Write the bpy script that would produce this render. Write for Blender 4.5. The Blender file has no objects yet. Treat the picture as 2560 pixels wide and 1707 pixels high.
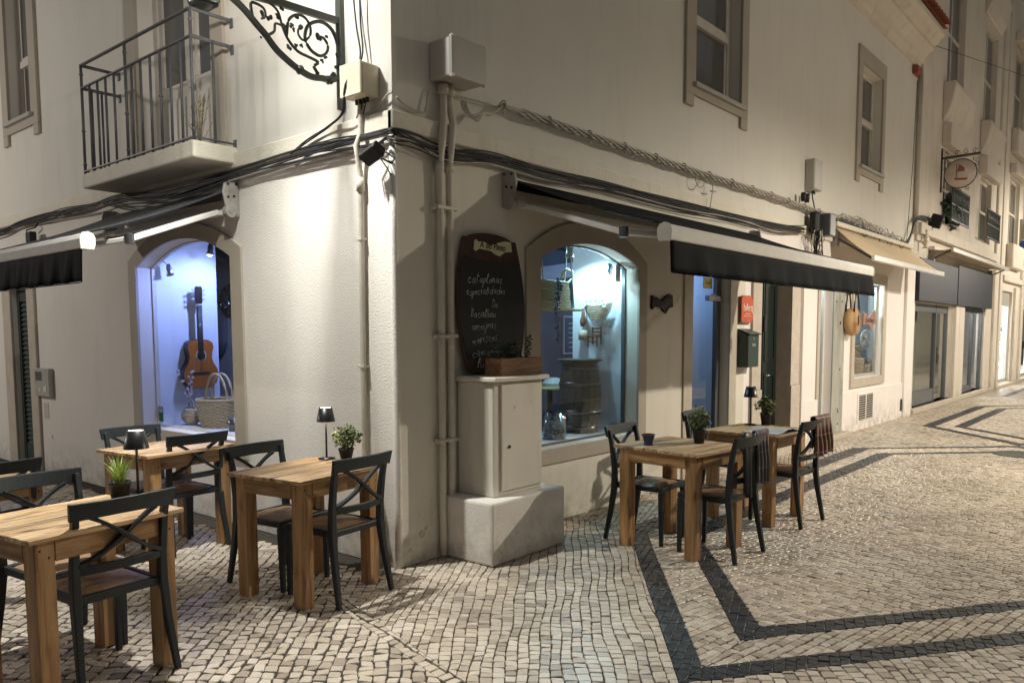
import bpy, bmesh, math, random
from mathutils import Vector, Matrix
random.seed(7)
scene = bpy.context.scene
PI = math.pi
R_ = math.radians

# ------------------------------------------------------------------ camera
cam_d = bpy.data.cameras.new('camera')
cam = bpy.data.objects.new('camera', cam_d)
scene.collection.objects.link(cam)
CAM = Vector((-3.5, -3.92, 1.56))
yaw, pit, roll = 0.703728, 0.0812588, -0.0042593
Fv = Vector((math.cos(yaw)*math.cos(pit), math.sin(yaw)*math.cos(pit), -math.sin(pit)))
Rv = Vector((math.sin(yaw), -math.cos(yaw), 0))
Uv = Rv.cross(Fv)
R2 = math.cos(roll)*Rv + math.sin(roll)*Uv
U2 = -math.sin(roll)*Rv + math.cos(roll)*Uv
cam.matrix_world = Matrix(((R2.x, U2.x, -Fv.x, CAM.x), (R2.y, U2.y, -Fv.y, CAM.y), (R2.z, U2.z, -Fv.z, CAM.z), (0, 0, 0, 1)))
cam_d.sensor_fit = 'HORIZONTAL'
cam_d.sensor_width = 36
cam_d.lens = 1981.88/2560*36
cam_d.shift_x = 0.0053
cam_d.shift_y = 0.0563
cam_d.clip_start = 0.05
cam_d.clip_end = 400
scene.camera = cam

# ------------------------------------------------------------------ night sky, exposure
w = bpy.data.worlds.new('World')
scene.world = w
w.use_nodes = True
nt = w.node_tree
nt.nodes['Background'].inputs[0].default_value = (0.48, 0.48, 0.46, 1)
nt.nodes['Background'].inputs[1].default_value = 0.25
vs = scene.view_settings
vs.view_transform = 'Standard'
vs.look = 'None'
vs.exposure = 0.25
vs.gamma = 1.0
vs.use_curve_mapping = False

LANTERN_1 = Vector((-0.98, 0.49, 3.93))     # on the bracket of the left wall
LANTERN_2 = Vector((6.9, -5.20, 4.50))      # across the shopping street
LANTERN_3 = Vector((14.8, -5.20, 4.80))
LANTERN_4 = Vector((24.5, -5.20, 4.80))
LANTERN_5 = Vector((-4.6, 9.0, 4.10))       # further up the side street

def lamp(name, kind, loc, energy, color, size=0.06, cone=None, blend=1.0, aim=None):
    d = bpy.data.lights.new(name, kind)
    d.energy = energy
    d.color = color
    if kind in ('POINT', 'SPOT'):
        d.shadow_soft_size = size
    if kind == 'SPOT':
        d.spot_size = R_(cone)
        d.spot_blend = blend
    o = bpy.data.objects.new(name, d)
    o.location = loc
    if aim is not None:
        o.rotation_euler = (Vector(aim) - Vector(loc)).to_track_quat('-Z', 'Y').to_euler()
    scene.collection.objects.link(o)
    return o

WARM = (1.0, 0.91, 0.75)
NEUT = (1.0, 0.925, 0.835)
lamp('lantern_light', 'POINT', LANTERN_1, 105, NEUT, 0.05)
lamp('lantern_light', 'SPOT', LANTERN_1, 900, NEUT, 0.05, 138, 0.95, LANTERN_1 + Vector((-0.32, 0.04, -1)))
lamp('lantern_light', 'POINT', LANTERN_2, 55, WARM, 0.07)
lamp('lantern_light', 'SPOT', LANTERN_2, 1200, WARM, 0.07, 170, 0.6, LANTERN_2 + Vector((0, 0.10, -1)))
lamp('lantern_light', 'POINT', LANTERN_3, 70, WARM, 0.07)
lamp('lantern_light', 'SPOT', LANTERN_3, 1100, WARM, 0.07, 170, 0.55, LANTERN_3 + Vector((0, 0.12, -1)))
lamp('lantern_light', 'POINT', LANTERN_4, 160, WARM, 0.07)
lamp('lantern_light', 'SPOT', LANTERN_4, 1300, WARM, 0.07, 162, 0.35, LANTERN_4 + Vector((0, 0.5, -1)))
lamp('lantern_light', 'POINT', LANTERN_5, 420, NEUT, 0.07)

# ------------------------------------------------------------------ materials
def mat(name, col, rough=0.6, col2=None, nscale=4.0, namt=0.5, bump=0.0, bscale=60.0, metal=0.0,
        stretch=None, emit=None, estr=0.0, spec=0.5, detail=6, trans=0.0, bdist=0.01, bump2=0.0, b2scale=8.0):
    m = bpy.data.materials.new(name)
    m.use_nodes = True
    t = m.node_tree
    n, l = t.nodes, t.links
    b = n['Principled BSDF']
    b.inputs['Base Color'].default_value = (*col, 1)
    b.inputs['Roughness'].default_value = rough
    b.inputs['Metallic'].default_value = metal
    b.inputs['Specular IOR Level'].default_value = spec
    if emit:
        b.inputs['Emission Color'].default_value = (*emit, 1)
        b.inputs['Emission Strength'].default_value = estr
    if trans:
        b.inputs['Transmission Weight'].default_value = trans
    tc = n.new('ShaderNodeTexCoord')
    src = tc.outputs['Object']
    if stretch:
        mp = n.new('ShaderNodeMapping')
        mp.inputs['Scale'].default_value = stretch
        l.new(src, mp.inputs[0])
        src = mp.outputs[0]
    if col2:
        nz = n.new('ShaderNodeTexNoise')
        nz.inputs['Scale'].default_value = nscale
        nz.inputs['Detail'].default_value = detail
        nz.inputs['Roughness'].default_value = 0.6
        l.new(src, nz.inputs['Vector'])
        rp = n.new('ShaderNodeMapRange')
        rp.inputs[1].default_value = 0.5 - 0.5*namt*0.6
        rp.inputs[2].default_value = 0.5 + 0.5*namt*0.6
        l.new(nz.outputs['Fac'], rp.inputs[0])
        mx = n.new('ShaderNodeMix')
        mx.data_type = 'RGBA'
        mx.inputs[6].default_value = (*col, 1)
        mx.inputs[7].default_value = (*col2, 1)
        l.new(rp.outputs[0], mx.inputs[0])
        l.new(mx.outputs[2], b.inputs['Base Color'])
    last = None
    for (st, sc) in ((bump, bscale), (bump2, b2scale)):
        if st:
            nb = n.new('ShaderNodeTexNoise')
            nb.inputs['Scale'].default_value = sc
            nb.inputs['Detail'].default_value = 4
            l.new(src, nb.inputs['Vector'])
            bp = n.new('ShaderNodeBump')
            bp.inputs['Strength'].default_value = st
            bp.inputs['Distance'].default_value = bdist
            l.new(nb.outputs['Fac'], bp.inputs['Height'])
            if last:
                l.new(last.outputs[0], bp.inputs['Normal'])
            last = bp
    if last:
        l.new(last.outputs[0], b.inputs['Normal'])
    return m

def wood_mat(name, c1, c2, c3, axis='X', rough=0.45, knots=True):
    """pine: long grain along the object's own X (or Z) axis, rings, scattered knots"""
    m = bpy.data.materials.new(name)
    m.use_nodes = True
    t = m.node_tree
    n, l = t.nodes, t.links
    b = n['Principled BSDF']
    b.inputs['Roughness'].default_value = rough
    tc = n.new('ShaderNodeTexCoord')
    oi = n.new('ShaderNodeObjectInfo')
    ad = n.new('ShaderNodeVectorMath'); ad.operation = 'ADD'
    mulr = n.new('ShaderNodeVectorMath'); mulr.operation = 'SCALE'
    cmb = n.new('ShaderNodeCombineXYZ')
    l.new(oi.outputs['Random'], cmb.inputs[0]); l.new(oi.outputs['Random'], cmb.inputs[1]); l.new(oi.outputs['Random'], cmb.inputs[2])
    l.new(cmb.outputs[0], mulr.inputs[0]); mulr.inputs['Scale'].default_value = 37.0
    l.new(tc.outputs['Object'], ad.inputs[0]); l.new(mulr.outputs[0], ad.inputs[1])
    mp = n.new('ShaderNodeMapping')
    mp.inputs['Scale'].default_value = {'X': (2.2, 26, 26), 'Z': (26, 26, 2.0), 'Y': (26, 2.2, 26)}[axis]
    l.new(ad.outputs[0], mp.inputs[0])
    nz = n.new('ShaderNodeTexNoise'); nz.inputs['Scale'].default_value = 1.0; nz.inputs['Detail'].default_value = 7
    nz.inputs['Roughness'].default_value = 0.65; nz.inputs['Distortion'].default_value = 0.6
    l.new(mp.outputs[0], nz.inputs['Vector'])
    cr = n.new('ShaderNodeValToRGB')
    e = cr.color_ramp.elements
    e[0].position = 0.34; e[0].color = (*c3, 1)
    e[1].position = 0.60; e[1].color = (*c1, 1)
    e2 = cr.color_ramp.elements.new(0.47); e2.color = (*c2, 1)
    l.new(nz.outputs['Fac'], cr.inputs[0])
    out = cr.outputs[0]
    # tint between planks
    mr = n.new('ShaderNodeMapRange'); mr.inputs[3].default_value = 0.72; mr.inputs[4].default_value = 1.15
    l.new(oi.outputs['Random'], mr.inputs[0])
    hs = n.new('ShaderNodeHueSaturation')
    l.new(mr.outputs[0], hs.inputs['Value']); l.new(out, hs.inputs['Color'])
    out = hs.outputs[0]
    if knots:
        mk = n.new('ShaderNodeMapping')
        mk.inputs['Scale'].default_value = {'X': (4.0, 9, 9), 'Z': (9, 9, 4.0), 'Y': (9, 4, 9)}[axis]
        l.new(ad.outputs[0], mk.inputs[0])
        vo = n.new('ShaderNodeTexVoronoi'); vo.inputs['Scale'].default_value = 1.0
        l.new(mk.outputs[0], vo.inputs['Vector'])
        r2 = n.new('ShaderNodeMapRange'); r2.inputs[1].default_value = 0.07; r2.inputs[2].default_value = 0.25
        r2.inputs[3].default_value = 0.85; r2.inputs[4].default_value = 0.0
        l.new(vo.outputs['Distance'], r2.inputs[0])
        mx = n.new('ShaderNodeMix'); mx.data_type = 'RGBA'
        l.new(r2.outputs[0], mx.inputs[0]); l.new(out, mx.inputs[6])
        mx.inputs[7].default_value = (c3[0]*0.35, c3[1]*0.3, c3[2]*0.3, 1)
        out = mx.outputs[2]
    l.new(out, b.inputs['Base Color'])
    bp = n.new('ShaderNodeBump'); bp.inputs['Strength'].default_value = 0.35; bp.inputs['Distance'].default_value = 0.003
    l.new(nz.outputs['Fac'], bp.inputs['Height']); l.new(bp.outputs[0], b.inputs['Normal'])
    return m

def plaster(name, col, col2, bump, bscale, stains=0.0, b2=0.25, rough=0.75):
    m = mat(name, col, rough, col2, 1.3, 0.8, bump, bscale, bdist=0.006, bump2=b2, b2scale=5.0)
    t = m.node_tree; n, l = t.nodes, t.links
    b = n['Principled BSDF']
    b.inputs['Specular IOR Level'].default_value = 0.25
    if stains:
        src = b.inputs['Base Color'].links[0].from_socket
        tc = [x for x in n if x.type == 'TEX_COORD'][0]
        mp = n.new('ShaderNodeMapping'); mp.inputs['Scale'].default_value = (3.2, 3.2, 0.45)
        l.new(tc.outputs['Object'], mp.inputs[0])
        nz = n.new('ShaderNodeTexNoise'); nz.inputs['Scale'].default_value = 1.6; nz.inputs['Detail'].default_value = 9; nz.inputs['Roughness'].default_value = 0.7
        l.new(mp.outputs[0], nz.inputs['Vector'])
        mr = n.new('ShaderNodeMapRange'); mr.inputs[1].default_value = 0.52; mr.inputs[2].default_value = 0.78; mr.inputs[4].default_value = stains
        l.new(nz.outputs['Fac'], mr.inputs[0])
        mx = n.new('ShaderNodeMix'); mx.data_type = 'RGBA'
        l.new(mr.outputs[0], mx.inputs[0]); l.new(src, mx.inputs[6])
        mx.inputs[7].default_value = (col[0]*0.45, col[1]*0.41, col[2]*0.34, 1)
        l.new(mx.outputs[2], b.inputs['Base Color'])
    # splashed dirt and damp along the foot of the wall
    src = b.inputs['Base Color'].links[0].from_socket
    tc = [x for x in n if x.type == 'TEX_COORD'][0]
    sx = n.new('ShaderNodeSeparateXYZ'); l.new(tc.outputs['Object'], sx.inputs[0])
    mr = n.new('ShaderNodeMapRange'); mr.inputs[1].default_value = 0.0; mr.inputs[2].default_value = 0.42; mr.inputs[3].default_value = 0.75; mr.inputs[4].default_value = 0.0
    l.new(sx.outputs['Z'], mr.inputs[0])
    nz = n.new('ShaderNodeTexNoise'); nz.inputs['Scale'].default_value = 7; nz.inputs['Detail'].default_value = 8; nz.inputs['Roughness'].default_value = 0.7
    l.new(tc.outputs['Object'], nz.inputs['Vector'])
    m2 = n.new('ShaderNodeMapRange'); m2.inputs[1].default_value = 0.42; m2.inputs[2].default_value = 0.72; l.new(nz.outputs['Fac'], m2.inputs[0])
    mu = n.new('ShaderNodeMath'); mu.operation = 'MULTIPLY'; l.new(mr.outputs[0], mu.inputs[0]); l.new(m2.outputs[0], mu.inputs[1])
    mx = n.new('ShaderNodeMix'); mx.data_type = 'RGBA'; l.new(mu.outputs[0], mx.inputs[0]); l.new(src, mx.inputs[6]); mx.inputs[7].default_value = (0.20, 0.17, 0.13, 1)
    l.new(mx.outputs[2], b.inputs['Base Color'])
    return m

M = {}
M['wall_upper'] = plaster('wall_paint_smooth', (0.66, 0.63, 0.575), (0.71, 0.68, 0.62), 0.18, 90, 0.2)
M['wall_rough'] = plaster('wall_render_rough', (0.69, 0.65, 0.60), (0.75, 0.71, 0.66), 0.75, 85, 0.15, b2=0.2)
M['wall_smooth'] = plaster('wall_render_smooth', (0.64, 0.60, 0.52), (0.70, 0.66, 0.58), 0.25, 60, 0.22)
M['wall_white'] = plaster('wall_white', (0.78, 0.72, 0.69), (0.82, 0.77, 0.74), 0.2, 80, 0.12)
M['course'] = plaster('string_course_render', (0.68, 0.63, 0.53), (0.75, 0.70, 0.60), 0.9, 38, 0.4, b2=0.5)
M['wall_far'] = plaster('far_wall', (0.58, 0.52, 0.45), (0.66, 0.60, 0.52), 0.3, 40, 0.6)
M['wall_far2'] = plaster('far_wall_2', (0.50, 0.46, 0.40), (0.60, 0.55, 0.48), 0.3, 40, 0.5)
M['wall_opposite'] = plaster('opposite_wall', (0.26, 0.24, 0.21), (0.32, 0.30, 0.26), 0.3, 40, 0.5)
M['cabinet'] = plaster('scuffed_cabinet_paint', (0.62, 0.58, 0.51), (0.68, 0.64, 0.56), 0.12, 40, 0.45, b2=0.1, rough=0.5)
M['stone'] = mat('limestone_trim', (0.42, 0.36, 0.29), 0.7, (0.52, 0.46, 0.38), 5, 0.9, 0.3, 70, bdist=0.004)
M['stone_paint'] = mat('painted_stone_trim', (0.37, 0.325, 0.265), 0.65, (0.42, 0.37, 0.30), 3, 0.8, 0.15, 60, bdist=0.004)
M['stone_rough'] = mat('rough_stone', (0.46, 0.39, 0.33), 0.8, (0.58, 0.51, 0.44), 6, 0.9, 1.0, 28, bdist=0.012)
M['marble'] = mat('veined_marble', (0.52, 0.52, 0.46), 0.3, (0.20, 0.20, 0.18), 5, 0.8, 0, stretch=(1.5, 1.5, 0.4))
M['white_paint'] = mat('white_window_paint', (0.62, 0.58, 0.52), 0.45, (0.55, 0.52, 0.46), 6, 0.5)
M['grey_metal'] = mat('grey_painted_metal', (0.42, 0.41, 0.37), 0.45, (0.36, 0.35, 0.32), 8, 0.5)
M['pipe'] = mat('painted_pipe', (0.58, 0.53, 0.45), 0.5, (0.48, 0.44, 0.37), 9, 0.8, 0.3, 30)
M['box_cream'] = mat('cream_box', (0.68, 0.60, 0.45), 0.5)
M['box_grey'] = mat('grey_box', (0.46, 0.44, 0.39), 0.4, (0.42, 0.40, 0.36), 5, 0.6)
M['iron'] = mat('black_green_iron', (0.035, 0.042, 0.04), 0.38, (0.06, 0.065, 0.055), 14, 0.8, 0.4, 50, bdist=0.003)
M['rail'] = mat('grey_rail_paint', (0.060, 0.066, 0.075), 0.5, (0.10, 0.10, 0.105), 20, 0.9)
M['cable'] = mat('black_cable', (0.018, 0.018, 0.021), 0.55, spec=0.3)
M['cable_white'] = mat('painted_cable', (0.50, 0.46, 0.39), 0.5, (0.36, 0.33, 0.28), 20, 0.9)
M['plastic_black'] = mat('chair_plastic', (0.019, 0.023, 0.026), 0.42, (0.025, 0.029, 0.032), 10, 0.6, 0.1, 200, spec=0.3)
M['rush'] = mat('woven_rush', (0.22, 0.12, 0.06), 0.40, (0.44, 0.28, 0.15), 1.0, 1.0, 0.9, 1.2, stretch=(14, 130, 14), bdist=0.004)
M['wood'] = wood_mat('pine_top', (0.66, 0.48, 0.28), (0.48, 0.30, 0.15), (0.16, 0.085, 0.04), 'X')
M['wood_leg'] = wood_mat('pine_leg', (0.47, 0.28, 0.125), (0.36, 0.19, 0.075), (0.17, 0.085, 0.035), 'Z')
M['wood_rail'] = wood_mat('pine_rail', (0.42, 0.25, 0.11), (0.32, 0.17, 0.07), (0.18, 0.09, 0.035), 'X')
M['planter_wood'] = wood_mat('planter_pine', (0.38, 0.21, 0.11), (0.28, 0.145, 0.07), (0.16, 0.08, 0.04), 'X', knots=False)
M['awning_dark'] = mat('dark_awning_cloth', (0.005, 0.006, 0.008), 0.8, (0.008, 0.008, 0.010), 3, 0.6, 0.3, 300, bdist=0.002, spec=0.12)
M['awning_grey'] = mat('grey_awning_cloth', (0.05, 0.05, 0.055), 0.8, (0.06, 0.06, 0.065), 3, 0.6, 0.3, 300, bdist=0.002)
M['valance_dark'] = mat('dark_valance_cloth', (0.0035, 0.0045, 0.006), 0.8, (0.005, 0.006, 0.008), 3, 0.6, 0.3, 300, bdist=0.002, spec=0.1)
M['awning_cream'] = mat('cream_awning_cloth', (0.66, 0.53, 0.36), 0.75, (0.55, 0.42, 0.27), 2.2, 0.9, 0.4, 12, bdist=0.01)
M['alu'] = mat('white_aluminium', (0.72, 0.70, 0.66), 0.28, (0.66, 0.64, 0.60), 6, 0.4)
M['bracket'] = mat('awning_bracket', (0.22, 0.205, 0.19), 0.4, (0.36, 0.34, 0.31), 20, 0.8)
M['board'] = mat('chalkboard', (0.010, 0.012, 0.016), 0.62, (0.02, 0.022, 0.026), 6, 0.8)
M['barrel_rim'] = mat('red_brown_barrel_wood', (0.024, 0.014, 0.011), 0.55, (0.085, 0.036, 0.025), 1.2, 0.9, 0.3, 6, stretch=(16, 16, 1.5))
M['chalk'] = mat('chalk', (0.72, 0.73, 0.72), 0.9)
M['cream_sign'] = mat('cream_sign', (0.62, 0.58, 0.36), 0.6)
M['ink'] = mat('black_lettering', (0.02, 0.02, 0.02), 0.5)
M['red_sign'] = mat('orange_red_acrylic', (0.56, 0.10, 0.04), 0.25)
M['white_ink'] = mat('white_lettering', (0.8, 0.78, 0.74), 0.5)
M['mailbox'] = mat('dark_green_box', (0.018, 0.045, 0.040), 0.35)
M['green_door'] = mat('dark_green_door', (0.006, 0.013, 0.012), 0.45, (0.008, 0.017, 0.015), 5, 0.6)
M['shutter'] = mat('green_grey_shutter', (0.045, 0.06, 0.055), 0.45, (0.03, 0.05, 0.045), 6, 0.8)
M['dark_frame'] = mat('dark_metal_frame', (0.10, 0.105, 0.115), 0.35)
M['fascia'] = mat('dark_blue_grey_fascia', (0.028, 0.032, 0.046), 0.5, (0.04, 0.043, 0.055), 1.2, 0.7, spec=0.25)
M['vent_dark'] = mat('vent_dark', (0.015, 0.013, 0.012), 0.7)
M['tile'] = mat('roof_tile', (0.36, 0.12, 0.055), 0.75, (0.24, 0.08, 0.04), 12, 0.9, 0.5, 50)
M['terracotta'] = mat('red_terracotta', (0.28, 0.07, 0.045), 0.6)
M['leaf'] = mat('small_leaf', (0.075, 0.12, 0.035), 0.5, (0.20, 0.22, 0.07), 40, 1.0)
M['leaf_dark'] = mat('dark_leaf', (0.03, 0.055, 0.035), 0.55, (0.06, 0.09, 0.06), 30, 0.9)
M['leaf_blue'] = mat('blue_green_leaf', (0.09, 0.16, 0.14), 0.5, (0.12, 0.14, 0.22), 40, 0.9)
M['grass'] = mat('bright_grass', (0.22, 0.40, 0.05), 0.45, (0.45, 0.56, 0.16), 14, 1.0)
M['dry'] = mat('dry_twigs', (0.20, 0.15, 0.09), 0.7)
M['pot'] = mat('black_pot', (0.015, 0.015, 0.016), 0.5)
M['soil'] = mat('soil', (0.03, 0.02, 0.015), 0.9)
M['cup'] = mat('blue_glazed_pot', (0.035, 0.045, 0.11), 0.2)
M['cup_in'] = mat('red_clay', (0.22, 0.05, 0.03), 0.5)
M['lamp_black'] = mat('lamp_black', (0.012, 0.012, 0.013), 0.35)
M['lamp_disc'] = mat('lit_lamp_disc', (0.9, 0.88, 0.8), 0.4, emit=(1, 0.93, 0.78), estr=9.0)
M['lamp_disc_off'] = mat('unlit_lamp_disc', (0.6, 0.58, 0.55), 0.4)
M['paper'] = mat('menu_paper', (0.62, 0.61, 0.60), 0.5, (0.40, 0.40, 0.41), 9, 0.9)
M['guitar_top'] = mat('guitar_top', (0.42, 0.14, 0.03), 0.25, (0.34, 0.10, 0.02), 2, 0.7, stretch=(30, 1, 1))
M['guitar_side'] = mat('guitar_side', (0.02, 0.012, 0.012), 0.25)
M['fretboard'] = mat('fretboard', (0.02, 0.017, 0.018), 0.45)
M['metal'] = mat('brushed_metal', (0.55, 0.55, 0.55), 0.3, metal=1.0)
M['dark_metal'] = mat('dark_steel', (0.16, 0.16, 0.17), 0.3, metal=0.9)
M['wicker'] = mat('pale_wicker', (0.52, 0.42, 0.31), 0.6, (0.36, 0.27, 0.19), 30, 0.9, 0.4, 60)
M['straw'] = mat('straw', (0.50, 0.44, 0.22), 0.65, (0.36, 0.30, 0.14), 40, 0.9, 0.8, 90, stretch=(1, 1, 2))
M['tan_bag'] = mat('tan_straw', (0.58, 0.36, 0.18), 0.6, (0.46, 0.27, 0.13), 30, 0.9, 0.7, 80)
M['leather'] = mat('dark_leather', (0.02, 0.012, 0.01), 0.4)
M['barrel'] = mat('dark_barrel_wood', (0.07, 0.065, 0.06), 0.5, (0.14, 0.13, 0.115), 1.0, 0.9, 0.4, 5, stretch=(2, 2, 14))
M['wood_brown'] = mat('brown_toy_wood', (0.16, 0.075, 0.04), 0.5)
M['flower'] = mat('cream_flower', (0.75, 0.76, 0.60), 0.6)
M['blossom'] = mat('pale_blossom', (0.70, 0.62, 0.66), 0.6)
M['niche_blue'] = mat('niche_wall', (0.66, 0.68, 0.72), 0.7, (0.66, 0.68, 0.74), 2, 0.5)
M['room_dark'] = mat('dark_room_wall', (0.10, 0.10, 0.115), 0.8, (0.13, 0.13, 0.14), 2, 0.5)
M['bulb_blue'] = mat('lit_blue_bulb', (1, 1, 1), 0.4, emit=(0.42, 0.50, 1.0), estr=22)
M['bulb_cyan'] = mat('lit_cyan_bulb', (1, 1, 1), 0.4, emit=(0.65, 0.93, 1.0), estr=26)
M['bulb_warm'] = mat('lit_lantern_led', (1, 1, 1), 0.4, emit=(1, 0.93, 0.8), estr=6)
M['yellow'] = mat('yellow_notice', (0.50, 0.42, 0.02), 0.5)
M['green_sticker'] = mat('green_sticker', (0.02, 0.13, 0.05), 0.5)
M['map_wood'] = mat('dark_map_board', (0.020, 0.010, 0.012), 0.6, (0.013, 0.008, 0.010), 10, 0.8, spec=0.2)
M['map_pink'] = mat('brown_map_sign', (0.24, 0.11, 0.08), 0.6, (0.34, 0.17, 0.13), 20, 0.9)
M['blue_tag'] = mat('blue_number_tag', (0.05, 0.05, 0.55), 0.4)
M['oval'] = mat('faded_oval_panel', (0.60, 0.48, 0.42), 0.5, (0.72, 0.63, 0.57), 5, 0.8)
M['oval_red'] = mat('faded_red_print', (0.30, 0.12, 0.08), 0.6)
M['black_cloth'] = mat('black_jacket_cloth', (0.008, 0.009, 0.011), 0.5, bump=0.5, bscale=20)
M['shop_glow'] = mat('glowing_shop_surface', (0.8, 0.8, 0.78), 0.6, emit=(0.95, 0.95, 1.0), estr=0.9)  # shop light put into walls and shelving as a glow of their own
M['shelf_glow'] = mat('glowing_shelf', (1, 1, 1), 0.5, emit=(0.95, 0.97, 1.0), estr=5)  # no tube: shelf boards and posts glow by themselves as shop light
M['curtain'] = mat('lit_curtain', (0.45, 0.43, 0.38), 0.8, (0.38, 0.36, 0.32), 1, 0.9, stretch=(9, 9, 0.2))
M['red_goods'] = mat('red_goods', (0.35, 0.03, 0.04), 0.5)
M['blue_goods'] = mat('blue_goods', (0.05, 0.10, 0.30), 0.5)
M['grout'] = mat('pavement_bed', (0.060, 0.049, 0.039), 0.95, (0.03, 0.025, 0.02), 30, 0.9, 0.8, 90)
M['brick_red'] = mat('red_label_print', (0.5, 0.04, 0.05), 0.5)

def glass_mat(name, tint=(0.92, 0.96, 0.97), refl=0.05, rough=0.02):
    m = bpy.data.materials.new(name)
    m.use_nodes = True
    t = m.node_tree; n, l = t.nodes, t.links
    n.remove(n['Principled BSDF'])
    tr = n.new('ShaderNodeBsdfTransparent'); tr.inputs[0].default_value = (*tint, 1)
    gl = n.new('ShaderNodeBsdfGlossy'); gl.inputs['Roughness'].default_value = rough
    fr = n.new('ShaderNodeLayerWeight'); fr.inputs[0].default_value = 0.5
    pw = n.new('ShaderNodeMath'); pw.operation = 'POWER'; pw.inputs[1].default_value = 4.5
    l.new(fr.outputs['Facing'], pw.inputs[0])
    mr = n.new('ShaderNodeMath'); mr.operation = 'MULTIPLY_ADD'; mr.inputs[1].default_value = 0.6; mr.inputs[2].default_value = refl
    l.new(pw.outputs[0], mr.inputs[0])
    mx = n.new('ShaderNodeMixShader')
    l.new(mr.outputs[0], mx.inputs[0]); l.new(tr.outputs[0], mx.inputs[1]); l.new(gl.outputs[0], mx.inputs[2])
    l.new(mx.outputs[0], n['Material Output'].inputs[0])
    return m
M['glass'] = glass_mat('window_glass')
M['glass_shop'] = glass_mat('shop_glass', (0.92, 0.95, 0.94), 0.10)
M['glass_dark'] = mat('dark_upper_pane', (0.085, 0.088, 0.09), 0.12, (0.13, 0.13, 0.125), 2.5, 0.9, spec=0.8)
M['glass_lantern'] = glass_mat('lantern_glass', (0.85, 0.92, 0.95), 0.12, 0.1)

# stone materials use a per-stone tint attribute
def stone_mat(name, cols, rough, bump):
    m = bpy.data.materials.new(name)
    m.use_nodes = True
    t = m.node_tree; n, l = t.nodes, t.links
    b = n['Principled BSDF']
    at = n.new('ShaderNodeAttribute'); at.attribute_name = 'tint'
    cr = n.new('ShaderNodeValToRGB'); e = cr.color_ramp.elements
    e[0].position = 0; e[0].color = (*cols[0], 1); e[1].position = 1; e[1].color = (*cols[-1], 1)
    for k, c in enumerate(cols[1:-1]):
        q = cr.color_ramp.elements.new((k+1)/(len(cols)-1)); q.color = (*c, 1)
    l.new(at.outputs['Fac'], cr.inputs[0])
    ge = n.new('ShaderNodeNewGeometry')
    nz = n.new('ShaderNodeTexNoise'); nz.inputs['Scale'].default_value = 45; nz.inputs['Detail'].default_value = 6
    l.new(ge.outputs['Position'], nz.inputs['Vector'])
    mr = n.new('ShaderNodeMapRange'); mr.inputs[3].default_value = 0.80; mr.inputs[4].default_value = 1.14
    l.new(nz.outputs['Fac'], mr.inputs[0])
    nd = n.new('ShaderNodeTexNoise'); nd.inputs['Scale'].default_value = 1.1; nd.inputs['Detail'].default_value = 6
    l.new(ge.outputs['Position'], nd.inputs['Vector'])
    md = n.new('ShaderNodeMapRange'); md.inputs[1].default_value = 0.3; md.inputs[2].default_value = 0.7; md.inputs[3].default_value = 0.74; md.inputs[4].default_value = 1.05
    l.new(nd.outputs['Fac'], md.inputs[0])
    mu = n.new('ShaderNodeMath'); mu.operation = 'MULTIPLY'; l.new(mr.outputs[0], mu.inputs[0]); l.new(md.outputs[0], mu.inputs[1])
    hs = n.new('ShaderNodeHueSaturation'); l.new(cr.outputs[0], hs.inputs['Color']); l.new(mu.outputs[0], hs.inputs['Value'])
    l.new(hs.outputs[0], b.inputs['Base Color'])
    rr = n.new('ShaderNodeMapRange'); rr.inputs[3].default_value = rough[0]; rr.inputs[4].default_value = rough[1]
    l.new(nd.outputs['Fac'], rr.inputs[0]); l.new(rr.outputs[0], b.inputs['Roughness'])
    bp = n.new('ShaderNodeBump'); bp.inputs['Strength'].default_value = bump; bp.inputs['Distance'].default_value = 0.004
    l.new(nz.outputs['Fac'], bp.inputs['Height']); l.new(bp.outputs[0], b.inputs['Normal'])
    return m
M['lime'] = stone_mat('limestone_sett', [(0.36, 0.295, 0.235), (0.56, 0.475, 0.38), (0.62, 0.53, 0.43), (0.69, 0.61, 0.51)], (0.24, 0.48), 0.5)
M['basalt'] = stone_mat('basalt_sett', [(0.026, 0.028, 0.032), (0.040, 0.043, 0.048), (0.056, 0.058, 0.062)], (0.28, 0.5), 0.8)
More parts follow.
